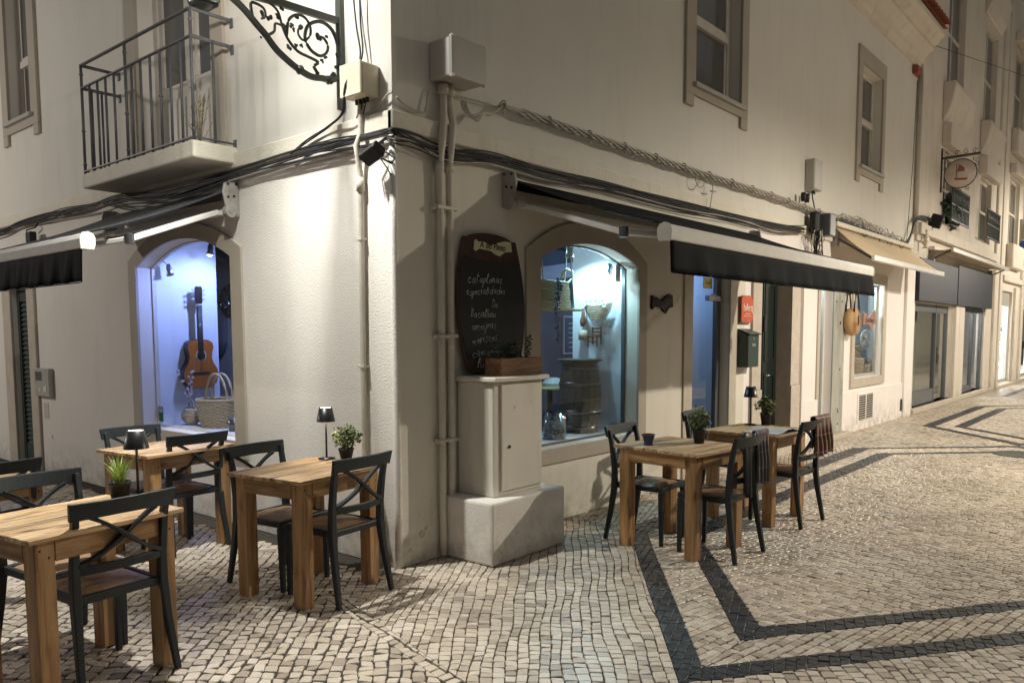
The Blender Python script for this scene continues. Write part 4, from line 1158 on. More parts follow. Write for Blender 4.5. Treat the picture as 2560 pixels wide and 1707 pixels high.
for pts in ([(0, 0, .02), (.01, 0, .2), (.0, 0, .34), (.06, -.01, .52), (.09, 0, .60)], [(0, 0, .3), (-.06, 0, .44), (-.10, 0, .53)], [(0, 0, .25), (.03, 0, .36), (.03, 0, .45)]):
    mb.tube(pts, .004, 5)
    for k in range(11):
        i = rg.randrange(max(1, len(pts)-3), len(pts)); p = Vector(pts[i-1]).lerp(Vector(pts[i]), rg.random())+Vector((rg.uniform(-.025, .025), rg.uniform(-.03, .0), rg.uniform(-.025, .03)))
        for a in range(5): fl.add([p, p+Vector((.014*math.cos(a*1.25), -.004, .014*math.sin(a*1.25))), p+Vector((.014*math.cos(a*1.25+.9), -.003, .014*math.sin(a*1.25+.9)))], [(0, 1, 2)])
mb.build('twig', 'dry', bv); fl.build('blossom', 'blossom', bv)
kg = thing('white_keg', 'small white keg with dark hoops lying behind the pale basket', 'keg', (.66, 2.82, .82), R_(90))
RX = Matrix.Rotation(PI/2, 4, 'Y')
mb = MB(); mb.lathe([(0, -.13), (.085, -.13), (.105, 0), (.085, .13), (0, .13)], 20, mtx=RX); mb.build('body', 'paper', kg)
for z in (-.09, .09): mb = MB(); mb.lathe([(.094, z-.012), (.101, z-.012), (.101, z+.012), (.094, z+.012)], 20, mtx=RX); mb.build('hoop', 'iron', kg)
bt = thing('display_bucket', 'small dark bucket at the right end of the left window sill', 'bucket', (.36, 2.58, .70))
MB().lathe([(0, 0), (.06, 0), (.075, .11), (.07, .11), (.055, .01)], 16).build('body', 'dark_metal', bt)
ht = thing('fish_scale_tray', 'oval silver scaly dish hung on the dim inner wall', 'wall ornament', (1.60, 4.60, 1.98))
mb = MB(); rg = random.Random(6)
mb.lathe([(0, 0), (.30, 0), (.31, .03), (.28, .05), (0, .03)], 24, mtx=Matrix(((0,0,-1,0),(1,0,0,0),(0,-.62,0,0),(0,0,0,1))))
mb.build('dish', 'dark_metal', ht)
mb = MB()
for k in range(120):
    a = rg.uniform(0, 6.28); r_ = .28*math.sqrt(rg.random()); mb.cbox((-.045, r_*math.cos(a), .62*r_*math.sin(a)), (.012, .03, .02), Matrix.Rotation(rg.uniform(-1, 1), 3, 'X') @ Matrix.Rotation(rg.uniform(-.5, .5), 3, 'Z'))
mb.build('scales', 'metal', ht)
ht = thing('dark_platter', 'dark hanging platter half hidden behind the guitar panel', 'wall ornament', (1.60, 4.98, 1.6))
MB().lathe([(0, 0), (.20, 0), (.21, .03), (0, .02)], 20, mtx=Matrix(((0,0,-1,0),(1,0,0,0),(0,-1.5,0,0),(0,0,0,1)))).build('dish', 'room_dark', ht)
# spots in the left window
def spot(name, label, loc, aim, m, bulb=None, base='z', r=.036, L=.10):
    t = thing(name, label, 'spotlight', loc)
    q = (Vector(aim)-Vector(loc)).to_track_quat('-Z', 'Y').to_matrix().to_4x4()
    mb = MB(); mb.lathe([(0, .055), (r*.5, .055), (r*.75, .02), (r*.7, -.01), (r, -L*.55), (r*.9, -L*.55), (r*.6, -.01), (0, 0)], 16, mtx=q); mb.build('spot_head', m, t)
    if bulb: mb = MB(); mb.lathe([(0, -L*.70), (r*.6, -L*.62), (r*.85, -L*.5), (r*.8, -L*.4)], 14, mtx=q); mb.build('bulb', bulb, t)
    return t
t = spot('window_spotlight', 'lit blue spotlight under the top of the left arched window', (.60, 3.34, 2.40), (.56, 3.38, 1.9), 'dark_metal', 'bulb_blue')
MB().tube([(0, 0, .05), (0, 0, .16)], .008).build('stem', 'dark_metal', t)
t = spot('window_spotlight', 'unlit chrome spotlight on the panel left of the guitar', (.26, 3.50, 2.19), (.30, 3.40, 1.7), 'metal')
mb = MB(); mb.tube([(-.0, .0, .04), (-.04, .03, .08), (-.09, .08, .08)], .008); mb.lathe([(0, 0), (.035, 0), (.035, .02), (0, .02)], 14, at=(-.09, .08, .07)); mb.build('arm', 'metal', t)
lamp('window_light', 'SPOT', (.66, 2.95, 2.34), 70, (.30, .41, 1.0), .03, 165, .5, (.56, 3.30, 1.0))
lamp('window_light', 'POINT', (.60, 3.33, 2.30), 2.5, (.32, .42, 1.0), .03)
lamp('window_light', 'POINT', (1.15, 2.6, 2.2), 2.5, (.55, .65, .9), .1)  # added fill for the left niche and room, no fitting of its own
s_ = MB(); s_.box(.144, .146, 3.50, 3.585, .74, .88); st = s_.build('window_sticker', 'green_sticker'); tag(st, 'small green and white sticker in the lower corner of the left window', 'sticker')
s2 = MB(); s2.box(.142, .1435, 3.505, 3.58, .83, .87); s2.build('sticker_print', 'paper', st)

# right window
t = spot('window_spotlight', 'glaring white spotlight high in the right arched window', (2.93, .25, 2.17), (2.90, .30, 1.8), 'metal', 'bulb_cyan', r=.04)
MB().tube([(0, 0, .05), (.03, .04, .10), (.06, .04, .12)], .007).build('arm', 'metal', t)
t = spot('window_spotlight', 'unlit metal spotlight above the hanging straw bag', (2.52, .42, 2.34), (2.53, .42, 1.8), 'metal', r=.045, L=.13)
MB().tube([(0, 0, .05), (0, 0, .22)], .008).build('stem', 'metal', t)
lamp('window_light', 'SPOT', (2.80, .52, 2.30), 46, (.42, .82, 1.0), .03, 165, .5, (2.75, .30, 1.0))
lamp('window_light', 'POINT', (2.84, .27, 2.07), 4, (.6, .88, 1.0), .03)
lamp('window_light', 'POINT', (2.2, 1.2, 2.3), 12, (.6, .85, 1.0), .1)  # added cyan fill behind the right window, no fitting of its own
lamp('window_light', 'POINT', (4.75, .9, 2.2), 16, (.30, .52, 1.0), .1)
s_ = MB(); s_.box(2.87, 2.95, .139, .141, 2.05, 2.21); st = s_.build('window_sticker', 'paper'); tag(st, 'small white printed sticker in the upper corner of the right window', 'sticker')
text('LIVRO', .026, 'ink', st, Matrix.Translation((2.91, .1385, 2.17)) @ TR, ext=.0003)
text('R', .05, 'brick_red', st, Matrix.Translation((2.915, .1385, 2.11)) @ TR, ext=.0003)
sh = thing('hanging_shelf', 'wooden plank shelf hung on ropes in the right window', 'shelf', (2.05, .45, 1.79))
mb = MB(); mb.box(-.30, .58, -.10, .12, -.018, .004); mb.build('plank', 'straw', sh, bevel=.003)
for x in (.06, .50):
    for y in (-.06, .08): mb = MB(); mb.tube([(x, y, 0), (x-.0, y*.6, .28), (x, 0, .75)], .007, 5); mb.build('rope', 'straw', sh)
sbg = thing('straw_bag', 'wide yellow-green straw bag lying on the hanging shelf', 'bag', (2.22, .46, 1.795))
mb = MB()
for k in range(13):
    z = .008+k*.019; wx = .36-.03*(k/12)+.01*math.sin(k); mb.tube([(wx*math.cos(2*PI*i/24)*(.95 if abs(math.cos(2*PI*i/24)) > .5 else 1), .085*math.sin(2*PI*i/24), z) for i in range(24)], .0115, 5, closed=True)
mb.build('body', 'straw', sbg)
mb = MB(); mb.tube([(.20, 0, .22), (.24, 0, .32), (.32, 0, .37), (.40, 0, .35), (.41, 0, .29), (.33, 0, .24), (.24, 0, .22)], .010, 6); mb.build('handle', 'straw', sbg)
gl_ = thing('lavender_garland', 'hanging blue-green lavender garland in front of the straw bag', 'garland', (2.20, .33, 2.06))
mb = MB(); rg = random.Random(12)
for k in range(280):
    t = rg.random(); z = -.56*t; x = .02*math.sin(t*9); a = rg.uniform(0, 6.28); L = rg.uniform(.02, .05)
    p = Vector((x, 0, z)); e = p+Vector((L*math.cos(a), L*.6*math.sin(a), rg.uniform(-.045, -.01))); s = Vector((.005, 0, .004))
    mb.add([p-s, p+s, e+s*.4, e-s*.4], [(0, 1, 2, 3)])
mb.build('sprigs', 'leaf_blue', gl_); mb = MB()
for k in range(40):
    t = rg.random(); mb.cbox((rg.uniform(-.03, .03)+.02*math.sin(t*9), rg.uniform(-.03, 0), -.56*t), (.012, .012, .016))
mb.build('blossom', 'blue_goods', gl_)
wb = thing('wall_basket', 'boat-shaped wicker basket of cream flowers hung on the window side wall', 'basket', (3.0, .42, 1.80))
mb = MB()
for k in range(9):
    f = k/8; hw = .06+.10*math.sin(.2+f*1.35); mb.tube([(-.055*math.sin(PI*i/14), hw*math.cos(PI*i/14), -.10+.13*f+.03*(math.cos(PI*i/14)**2)*f) for i in range(15)], .0085, 5)
mb.add([(0, -.12, .03), (0, .12, .03), (0, .07, -.1), (0, -.07, -.1)], [(0, 1, 2, 3)])
mb.build('body', 'wicker', wb); mb = MB(); rg = random.Random(3)
for k in range(26):
    p = Vector((-rg.uniform(.01, .06), rg.uniform(-.13, .14), rg.uniform(.03, .075)))
    for a in range(5): mb.add([p, p+Vector((-.008, .022*math.cos(a*1.25), .022*math.sin(a*1.25))), p+Vector((-.006, .022*math.cos(a*1.25+1), .022*math.sin(a*1.25+1)))], [(0, 1, 2)])
mb.build('flowers', 'flower', wb)
bo = thing('hanging_gourd', 'small brown leather pouch hanging left of the flower basket', 'ornament', (3.0, .60, 1.72))
MB().lathe([(0, -.09), (.028, -.075), (.032, -.03), (.018, .02), (.014, .09), (0, .1)], 12, squash=1).build('body', 'wood_brown', bo)
tc_ = thing('toy_chair', 'miniature brown wooden chair hung on the window side wall', 'ornament', (2.955, .43, 1.46))
mb = MB()
for y in (-.05, .05): mb.box(.03, .042, y-.007, y+.007, 0, .17); mb.box(-.045, -.033, y-.007+.0, y+.007, -.02, .085)
for z in (.155, .12, .09): mb.box(.031, .041, -.045, .045, z-.007, z+.007)
mb.box(-.045, .04, -.055, .055, .066, .078); mb.box(-.044, -.036, -.05, .05, .02, .03)
mb.build('frame', 'wood_brown', tc_)
cb = thing('hanging_creel', 'pale little round basket hung beside the toy chair', 'basket', (3.0, .60, 1.55))
mb = MB(); mb.lathe([(0, -.05), (.045, -.05), (.045, .05), (0, .05)], 14); mb.tube([(0, -.04, .05), (0, -.03, .11), (0, .0, .13), (0, .02, .12)], .003, 5); mb.build('body', 'wicker', cb)
ba = thing('barrel', 'dark upright barrel with flared round lid in the right window', 'barrel', (2.74, .45, .625))
for k in range(18):
    a0, a1 = 2*PI*k/18+.012, 2*PI*(k+1)/18-.012; mb = MB(); P = []
    zs = [(0, .165), (.17, .195), (.33, .205), (.50, .195), (.66, .165)]
    V = []; F = []
    for z, r_ in zs:
        for a in (a0, a1):
            V += [(r_*math.cos(a), r_*math.sin(a), z), ((r_-.012)*math.cos(a), (r_-.012)*math.sin(a), z)]
    for i in range(4):
        b = i*4; F += [(b, b+2, b+6, b+4), (b+1, b+5, b+7, b+3), (b, b+4, b+5, b+1), (b+2, b+3, b+7, b+6)]
    mb.add(V, F); mb.build('stave', 'barrel', ba)
for z, r_ in ((.05, .176), (.20, .201), (.47, .201), (.62, .177)): mb = MB(); mb.lathe([(r_-.006, z-.017), (r_+.003, z-.017), (r_+.003, z+.017), (r_-.006, z+.017)], 28); mb.build('hoop', 'dark_metal', ba)
mb = MB(); mb.lathe([(0, .66), (.16, .66), (.215, .69), (.218, .70), (.16, .685), (0, .68)], 28); mb.build('lid', 'barrel', ba)
jr = thing('pebble_jar', 'dark glass jar filled with pebbles on the sill', 'jar', (2.17, .33, .625))
mb = MB(); mb.lathe([(0, 0), (.105, 0), (.112, .02), (.112, .215), (.106, .22), (.104, .02), (0, .01)], 22); mb.build('body', 'glass_lantern', jr)
mb = MB(); rg = random.Random(5)
for k in range(150):
    a = rg.uniform(0, 6.28); r_ = .09*math.sqrt(rg.random()); mb.cbox((r_*math.cos(a), r_*math.sin(a), rg.uniform(.02, .15)), (.028, .022, .016), Matrix.Rotation(rg.uniform(0, 3), 3, 'Z') @ Matrix.Rotation(rg.uniform(0, 1), 3, 'X'))
mb.build('pebbles', 'stone_paint', jr)
tm = thing('glass_tumbler', 'clear tumbler at the right foot of the barrel', 'glass', (2.98, .22, .626))
MB().lathe([(0, 0), (.028, 0), (.034, .08), (.031, .08), (.026, .008), (0, .008)], 16).build('body', 'glass_lantern', tm)
it = thing('indoor_table', 'small round cafe table laid with crockery inside the dark room', 'table', (3.25, 1.2, .03))
mb = MB(); mb.lathe([(0, .98), (.30, .98), (.30, .955), (0, .955)], 24); mb.build('tabletop', 'straw', it)
mb = MB(); mb.tube([(0, 0, 0), (0, 0, .96)], .03, 8); mb.lathe([(0, .02), (.2, .02), (.2, 0)], 16); mb.build('leg', 'iron', it)
cr_ = thing('folded_cloth', 'heap of pale napkins and a cup on the indoor table', 'napkins', (3.28, 1.18, 1.01))
mb = MB(); rg = random.Random(4)
mb.lathe([(0, .0), (.11, .0), (.12, .03), (.08, .075), (.05, .09), (0, .085)], 14, smooth=False); mb.build('cloth', 'paper', cr_); mb = MB(); mb.lathe([(0, 0), (.03, 0), (.035, .09), (.03, .09), (.026, .01)], 12, at=(.16, -.02, 0)); mb.build('cup', 'wood_brown', cr_)
# third window: bags on display
MB().box(9.2, 12.4, .55, .6, .05, 2.6).build('partition', 'niche_blue', bld)
mb = MB(); mb.box(9.4, 12.3, .12, .55, .74, .80); mb.box(12.2, 12.26, .12, .55, .80, 2.5); mb.build('display_niche', 'niche_blue', bld)
MB().box(8.53, 8.57, .27, 1.6, .05, 2.6).build('partition', 'niche_blue', bld); MB().box(7.6, 8.53, 1.5, 1.55, .05, 2.6).build('partition', 'niche_blue', bld)
lamp('window_light', 'POINT', (10.6, .30, 2.25), 20, (.72, .95, 1.0), .05)
lamp('window_light', 'POINT', (8.25, .5, 2.25), 14, (.78, .95, 1.0), .05)
lamp('window_light', 'POINT', (14.6, 1.3, 2.3), 60, (1, .93, .8), .1)
lamp('window_light', 'POINT', (19.0, .7, 2.3), 120, (.95, .95, 1.0), .1)
lamp('window_light', 'POINT', (24.0, 1.0, 2.6), 200, (.95, .95, 1.0), .1)
lamp('window_light', 'POINT', (28.0, 1.0, 2.6), 120, (.95, .95, 1.0), .1)
rg = random.Random(21)
for k, (x, y, z, w_, h) in enumerate(((10.62, .28, .80, .42, .34), (11.12, .26, .80, .40, .22), (11.75, .28, .80, .44, .27), (10.95, .44, .95, .46, .40))):
    t = thing('display_bag', ('pale upright straw tote in the far window beside the left edge', 'wide low straw basket in the middle of the far window', 'pale straw tote nearest the right side of the far window', 'small straw bag raised behind the others in the far window')[k], 'bag', (x, y, z), 0, 'straw bags in the far shop window')
    mb = MB(); basket_weave(mb, [(w_*.42, 0), (w_*.5, h)], 20, 10, .004, .012, .6); mb.lathe([(0, .01), (w_*.42, .01), (w_*.48, h*.95)], 16, squash=.6); mb.build('body', 'wicker', t)
    mb = MB(); mb.tube([(w_*.3*math.cos(PI*i/10), 0, h+.12*math.sin(PI*i/10)) for i in range(11)], .007, 5); mb.build('handle', 'straw', t)
t = thing('round_plaque', 'white lace-like round plaque in the far window', 'ornament', (10.98, .24, 1.44))
mb = MB(); MZ = Matrix(((1,0,0,0),(0,0,-1,0),(0,1,0,0),(0,0,0,1)))
mb.lathe([(.26, .01), (.285, .0), (.26, -.01)], 30, mtx=MZ)
for k in range(14): a = 2*PI*k/14; mb.tube([(0, 0, 0), (.26*math.cos(a), 0, .17/.26*.26*math.sin(a)*1.5)], .008, 4)
mb.build('ring', 'paper', t, loc=(0, 0, 0)).scale = (1, 1, .62)

MAPP = [(0, .05), (.02, .38), (.07, .40), (.08, .33), (.20, .36), (.27, .30), (.36, .25), (.44, .31), (.52, .38), (.68, .46), (.80, .44), (.82, .10), (.72, .08), (.66, .06), (.55, -.10), (.44, -.04), (.36, .06), (.22, .08), (.12, .10), (.04, .0)]
def map_sign(name, label, x, z, w_, h, m, d=.02, par=None, fm=RM, d0=.003):
    pts = [(x+u/.82*w_, z+(v+.1)/.56*h) for u, v in MAPP]
    mb = MB(); mb.prism(pts, fm, d0, d0+d)
    return mb, pts
mb, _ = map_sign('', '', 3.26, 1.76, .42, .19, '', .022)
o = mb.build('map_shaped_plaque', 'map_wood', bevel=.003); tag(o, 'dark wooden map-shaped plaque on the wall between window and glass door', 'plaque')
ms = thing('map_shaped_sign', 'brown map-shaped sign with lettering in the far bag shop window', 'sign', (0, 0, 0))
mb, _ = map_sign('', '', 10.26, 1.60, .70, .34, '', .02, d0=-.09); mb.build('panel', 'map_pink', ms)
text('Á do Pinto', .10, 'ink', ms, at(10.6, .067, 1.77, TR), ext=.001)
# ------------------------------------------------------------------ awnings
def awning(prefix, label, x0, x1, ywall, yf, zw, zf, zv, cloth, fm_swap=False, arms=()):
    t = thing('awning', label, 'awning')
    S = (lambda x, y, z: (y, x, z)) if fm_swap else (lambda x, y, z: (x, y, z))
    # cloth sheet with a shallow sag, slightly thick
    nu, nv = 26, 8; V = []; F = []; rg = random.Random(len(label))
    for k in (0, 1):
        for i in range(nu+1):
            for j in range(nv+1):
                u = i/nu; v = j/nv; x = x0+(x1-x0)*u; y = ywall+(yf-ywall)*v
                z = zw+(zf-zw)*v - .030*math.sin(PI*v)*(1+.3*math.sin(u*19)) + .004*math.sin(u*40+v*3) - k*.004
                V.append(S(x, y, z))
    m_ = (nu+1)*(nv+1)
    for k in (0, 1):
        for i in range(nu):
            for j in range(nv):
                a = k*m_+i*(nv+1)+j; q = (a, a+1, a+nv+2, a+nv+1); F.append(q if k else q[::-1])
    mb = MB(); mb.add(V, F, True); mb.build('cloth', cloth, t)
    mb = MB(); P = [S(x0, ywall, zw+.0), S(x0, yf, zf)]
    # valance hanging in soft folds
    nu = 60; V = []; F = []
    for i in range(nu+1):
        for j in range(6):
            u = i/nu; v = j/5; x = x0+(x1-x0)*u
            y = yf-.035 - v*.02 + v*(.016*math.sin(u*43)+.012*math.sin(u*97+1)+.006*math.sin(u*171))
            V.append(S(x, y, zf-.105+(zv-zf+.105)*v))
    for i in range(nu):
        for j in range(5): a = i*6+j; F.append((a, a+1, a+7, a+6))
    mb = MB(); mb.add(V, F, True); o = mb.build('valance', 'valance_dark', t)
    so = o.modifiers.new('thick', 'SOLIDIFY'); so.thickness = .003
    mb = MB(); mb.box(0, 1, 0, 1, 0, 1); mb = MB()
    mb.tube([S(x0, yf-.055, zv), S(x1, yf-.055, zv)], .006, 5); mb.build('hem_bar', cloth, t)
    # front bar, rounded profile, with end caps
    pr = [(-.045, -.055), (.035, -.055), (.045, -.02), (.045, .02), (.03, .045), (0, .055), (-.035, .045), (-.05, .01)]
    mb = MB(); V = [S(x, yf+a*1.0, zf-.058+b) for x in (x0-.01, x1+.01) for a, b in pr]; n = len(pr)
    mb.add(V, [(i, (i+1) % n, n+(i+1) % n, n+i) for i in range(n)] + [tuple(range(n)), tuple(range(n, 2*n))]); mb.build('front_bar', 'alu', t, bevel=.006)
    for x, s in ((x0-.01, -1), (x1+.01, 1)):
        mb = MB(); V = [S(x+dx, yf+a*1.12, zf-.058+b*1.12) for dx in (0, s*.012) for a, b in pr]
        mb.add(V, [(i, (i+1) % n, n+(i+1) % n, n+i) for i in range(n)] + [tuple(range(n)), tuple(range(n, 2*n))]); mb.build('end_cap', 'white_paint', t, bevel=.003)
    # roller behind, brackets, folding arms
    mb = MB(); mb.tube([S(x0+.02, ywall+.03, zw-.02), S(x1-.02, ywall+.03, zw-.02)], .038, 12); mb.build('roller', cloth, t)
    mb = MB(); mb.path([S(x0+.02, ywall-.02, zw-.17), S(x1-.02, ywall-.02, zw-.17)], [(-.02, -.02), (.02, -.02), (.02, .02), (-.02, .02)]); mb.build('torsion_bar', 'alu', t)
    for x, s in ((x0-.04, -1), (x1+.04, 1)):
        mb = MB(); B = [(.0, .06), (-.12, .05), (-.135, -.02), (-.12, -.12), (-.10, -.19), (-.05, -.22), (.0, -.20)]
        s0 = 1
        V = [S(x+dx, -.005+(a if True else 0), zw+b) for dx in (-.012, .012) for a, b in B]; m2 = len(B)
        mb.add(V, [(i, (i+1) % m2, m2+(i+1) % m2, m2+i) for i in range(m2)] + [tuple(range(m2)), tuple(range(m2, 2*m2))])
        V = [S(x+dx, y_, zw+z_) for dx in (-.05, .05) for y_, z_ in ((.060, .07), (.048, .07), (.048, -.21), (.060, -.21))]
        mb.add(V, [(0,1,2,3),(4,5,6,7),(0,1,5,4),(1,2,6,5),(2,3,7,6),(3,0,4,7)])
        br = mb.build('bracket', 'bracket', t, bevel=.004)
        mb = MB(); mb.tube([S(x+s*.028, -.085, zw-.17), S(x-s*.028, -.085, zw-.17)], .05, 14, smooth=False); mb.tube([S(x+s*.034, -.085, zw-.17), S(x, -.085, zw-.17)], .02, 10); mb.build('bearing', 'bracket', br, bevel=.003)
        for (dy, dz) in ((-.03, .045), (-.10, .04), (-.05, -.05), (-.10, -.06)):
            mb = MB(); mb.tube([S(x+s*.0125, dy, zw+dz), S(x+s*.017, dy, zw+dz)], .011, 8); mb.build('bolt', 'vent_dark', br)
    for a, e, f in arms:
        mb = MB(); mb.path([a, e], [(-.026, -.02), (.026, -.02), (.026, .02), (-.026, .02)]); mb.build('arm', 'alu', t, bevel=.006)
        mb = MB(); mb.path([e, f], [(-.022, -.018), (.022, -.018), (.022, .018), (-.022, .018)]); mb.build('arm', 'alu', t, bevel=.006)
        mb = MB(); mb.tube([Vector(e)+Vector((0, 0, .035)), Vector(e)-Vector((0, 0, .035))], .033, 10, smooth=False); mb.build('elbow', 'dark_metal', t, bevel=.003)
    return t
awning('r', 'black awning with white front bar over the restaurant window on the shopping street', 1.12, 5.50, -.07, -1.35, 2.70, 2.275, 1.955, 'awning_dark',
       arms=(((1.25, -.10, 2.53), (1.08, -1.06, 2.235), (2.1, -1.32, 2.24)), ((5.3, -.10, 2.53), (5.42, -1.0, 2.25), (4.5, -1.32, 2.24))))
awning('l', 'dark awning with grey front bar and white end cap over the side street window', 1.86, 3.95, -.07, -1.15, 2.70, 2.275, 1.93, 'awning_grey', True,
       arms=(((-.10, 1.98, 2.54), (-.91, 1.74, 2.24), (-1.12, 2.6, 2.19)), ((-.10, 3.8, 2.54), (-.9, 3.9, 2.25), (-1.12, 3.1, 2.19))))
def flat_awning(label, x0, x1, zw, yf, zf, cloth, drop=.03):
    t = thing('awning', label, 'awning')
    V = []; F = []; nu, nv = 20, 6
    for i in range(nu+1):
        for j in range(nv+1):
            u, v = i/nu, j/nv; V.append((x0+(x1-x0)*u, -.05+(yf+.05)*v, zw+(zf-zw)*v-.03*math.sin(PI*v)-.008*math.sin(u*21)*math.sin(PI*v)))
    for i in range(nu):
        for j in range(nv): a = i*(nv+1)+j; F.append((a, a+1, a+nv+2, a+nv+1))
    mb = MB(); mb.add(V, F, True); o = mb.build('cloth', cloth, t); s = o.modifiers.new('t', 'SOLIDIFY'); s.thickness = .004
    mb = MB(); mb.box(x0-.01, x1+.01, yf-.035, yf+.015, zf-.06, zf+.02); mb.build('front_bar', 'alu' if 'cream' in label else 'bracket', t, bevel=.008)
    mb = MB(); mb.box(x0, x1, -.12, -.0, zw-.02, zw+.05); mb.build('roller_box', 'course', t, bevel=.01)
    for x in (x0+.12, x1-.12):
        mb = MB(); mb.bar((x, -.08, zw-.18), (x, yf*.95, zf-.02), .03, .03); mb.build('arm', 'iron', t)
        mb = MB(); mb.box(x-.04, x+.04, -.10, .0, zw-.30, zw-.05); mb.build('bracket', 'bracket', t, bevel=.01)
    return t
flat_awning('cream canvas awning with pale front bar over the bag shop', 8.28, 12.5, 3.10, -.60, 2.62, 'awning_cream')
flat_awning('shallow worn cream awning above the dark shop fascia', 14.1, 20.7, 3.22, -.42, 3.20, 'awning_cream')

# ------------------------------------------------------------------ the wall lantern on its wrought iron bracket
ln = thing('street_lantern', 'ornate black wrought iron lantern bracket on the side street wall', 'street lamp', (0, .49, 0))
PM = lambda u, z: (u, 0, z)
mb = MB(); mb.box(-.035, .0, -.028, .028, 3.08, 3.80); mb.build('wall_plate', 'iron', ln, bevel=.003)
mb = MB(); mb.path([(-.02, 0, 3.655), (-.5, 0, 3.635), (-.95, 0, 3.60), (-1.0, 0, 3.60)], [(-.016, -.022), (.016, -.022), (.016, .022), (-.016, .022)]); mb.build('beam', 'iron', ln, bevel=.003)
mb = MB()
main = [(-.03, 3.29), (-.10, 3.255), (-.17, 3.25), (-.26, 3.24), (-.36, 3.265), (-.43, 3.295), (-.52, 3.345), (-.59, 3.41), (-.65, 3.455), (-.75, 3.53), (-.85, 3.58)]
def smoothp(P, n=4):
    out = []
    P = [Vector(PM(*p)) for p in P]
    for i in range(len(P)-1):
        p0, p1, p2, p3 = P[max(0, i-1)], P[i], P[i+1], P[min(len(P)-1, i+2)]
        for k in range(n):
            t = k/n; out.append(.5*((2*p1)+(p2-p0)*t+(2*p0-5*p1+4*p2-p3)*t*t+(-p0+3*p1-3*p2+p3)*t**3))
    out.append(P[-1]); return out
sp = smoothp(main); mb.path(sp, [(-.019, -.013), (.019, -.013), (.019, .013), (-.019, .013)], up=(0, 1, 0)); mb.build('curved_strut', 'iron', ln, bevel=.004)
for nm, P, r_ in (('scroll', [(-.02, 3.30), (-.03, 3.40), (-.04, 3.50), (-.08, 3.58), (-.15, 3.61), (-.22, 3.595), (-.28, 3.55), (-.30, 3.47), (-.26, 3.41), (-.19, 3.39), (-.135, 3.42), (-.12, 3.47), (-.15, 3.51), (-.19, 3.51)], .0125),
                  ('scroll', [(-.20, 3.27), (-.235, 3.31), (-.20, 3.345), (-.27, 3.36), (-.36, 3.375), (-.43, 3.43), (-.47, 3.50), (-.50, 3.58), (-.56, 3.61), (-.63, 3.61)], .010),
                  ('scroll', [(-.44, 3.45), (-.42, 3.55), (-.36, 3.60), (-.30, 3.60), (-.26, 3.56), (-.26, 3.50), (-.31, 3.455), (-.35, 3.48), (-.345, 3.525), (-.32, 3.53)], .009),
                  ('scroll', [(-.57, 3.42), (-.53, 3.45), (-.52, 3.50), (-.47, 3.50)], .009),
                  ('scroll', [(-.68, 3.49), (-.69, 3.57), (-.65, 3.58), (-.60, 3.565), (-.59, 3.52), (-.62, 3.50)], .009)):
    s2 = smoothp(P); mb = MB(); n_ = len(s2); mb.tube(s2, r_, 7, scale=[1.15-.45*i/n_ for i in range(n_)]); mb.build(nm, 'iron', ln)
rg = random.Random(17)
for (u, z, s) in ((-.19, 3.51, .034), (-.13, 3.52, .022), (-.33, 3.53, .024), (-.42, 3.385, .026), (-.37, 3.405, .020), (-.33, 3.415, .018), (-.21, 3.27, .018), (-.56, 3.52, .030), (-.50, 3.55, .024), (-.45, 3.50, .028), (-.40, 3.52, .024), (-.38, 3.50, .020), (-.36, 3.59, .024), (-.47, 3.60, .022), (-.62, 3.53, .028), (-.62, 3.39, .016), (-.60, 3.40, .02), (-.70, 3.50, .02), (-.08, 3.29, .03), (-.05, 3.35, .026), (-.10, 3.27, .022), (-.045, 3.43, .02), (-.17, 3.36, .02), (-.14, 3.39, .02)):
    mb = MB()
    for k in range(4):
        a = rg.uniform(0, 6.28); mb.lathe([(0, -s*.5), (s*.38, -s*.2), (s*.42, s*.2), (0, s*.6)], 7, mtx=Matrix.Rotation(a, 4, 'Y'), at=(u+s*.4*math.cos(a*1.7), 0, z+s*.4*math.sin(a*1.7)), squash=.6)
    mb.build('acanthus_leaf', 'iron', ln)
for u, z in ((-.345, 3.262), (-.115, 3.252)): mb = MB(); mb.lathe([(.018, -.02), (.03, -.012), (.024, 0), (.03, .012), (.018, .02)], 10, mtx=Matrix.Rotation(R_(75), 4, 'Y'), at=(u, 0, z)); mb.build('collar', 'iron', ln)
# lantern cage
lc = MB(); B, T = 3.47, 3.90
q0 = [(-.055, -.055), (.055, -.055), (.055, .055), (-.055, .055)]; q1 = [(a*2.9, b*2.9) for a, b in q0]
for (a, b), (c_, d_) in zip(q0, q1): lc.bar((-1.0+a, b, B), (-1.0+c_, d_, T), .014, .014)
for q, z in ((q0, B), (q1, T)):
    for i in range(4): lc.bar((-1.0+q[i][0], q[i][1], z), (-1.0+q[(i+1) % 4][0], q[(i+1) % 4][1], z), .016, .016)
lc.lathe([(.0, 3.44), (.03, 3.445), (.05, 3.465), (.075, 3.475), (0, 3.48)], 12, at=(-1.0, 0, 0))
lc.build('lantern_cage', 'iron', ln)
rf = MB(); rf.lathe([(.24, 3.985), (.24, 3.995), (.12, 4.12), (.05, 4.16), (.03, 4.22), (0, 4.24)], 4, at=(-1.0, 0, 0), smooth=False, mtx=Matrix.Rotation(PI/4, 4, 'Z')); rf.build('lantern_roof', 'iron', ln)
gp = MB()
for i in range(4):
    a, b = q0[i], q0[(i+1) % 4]; c_, d_ = q1[(i+1) % 4], q1[i]
    gp.add([(-1+a[0], a[1], B), (-1+b[0], b[1], B), (-1+c_[0], c_[1], T), (-1+d_[0], d_[1], T)], [(0, 1, 2, 3)])
gp.build('glass', 'glass_lantern', ln)
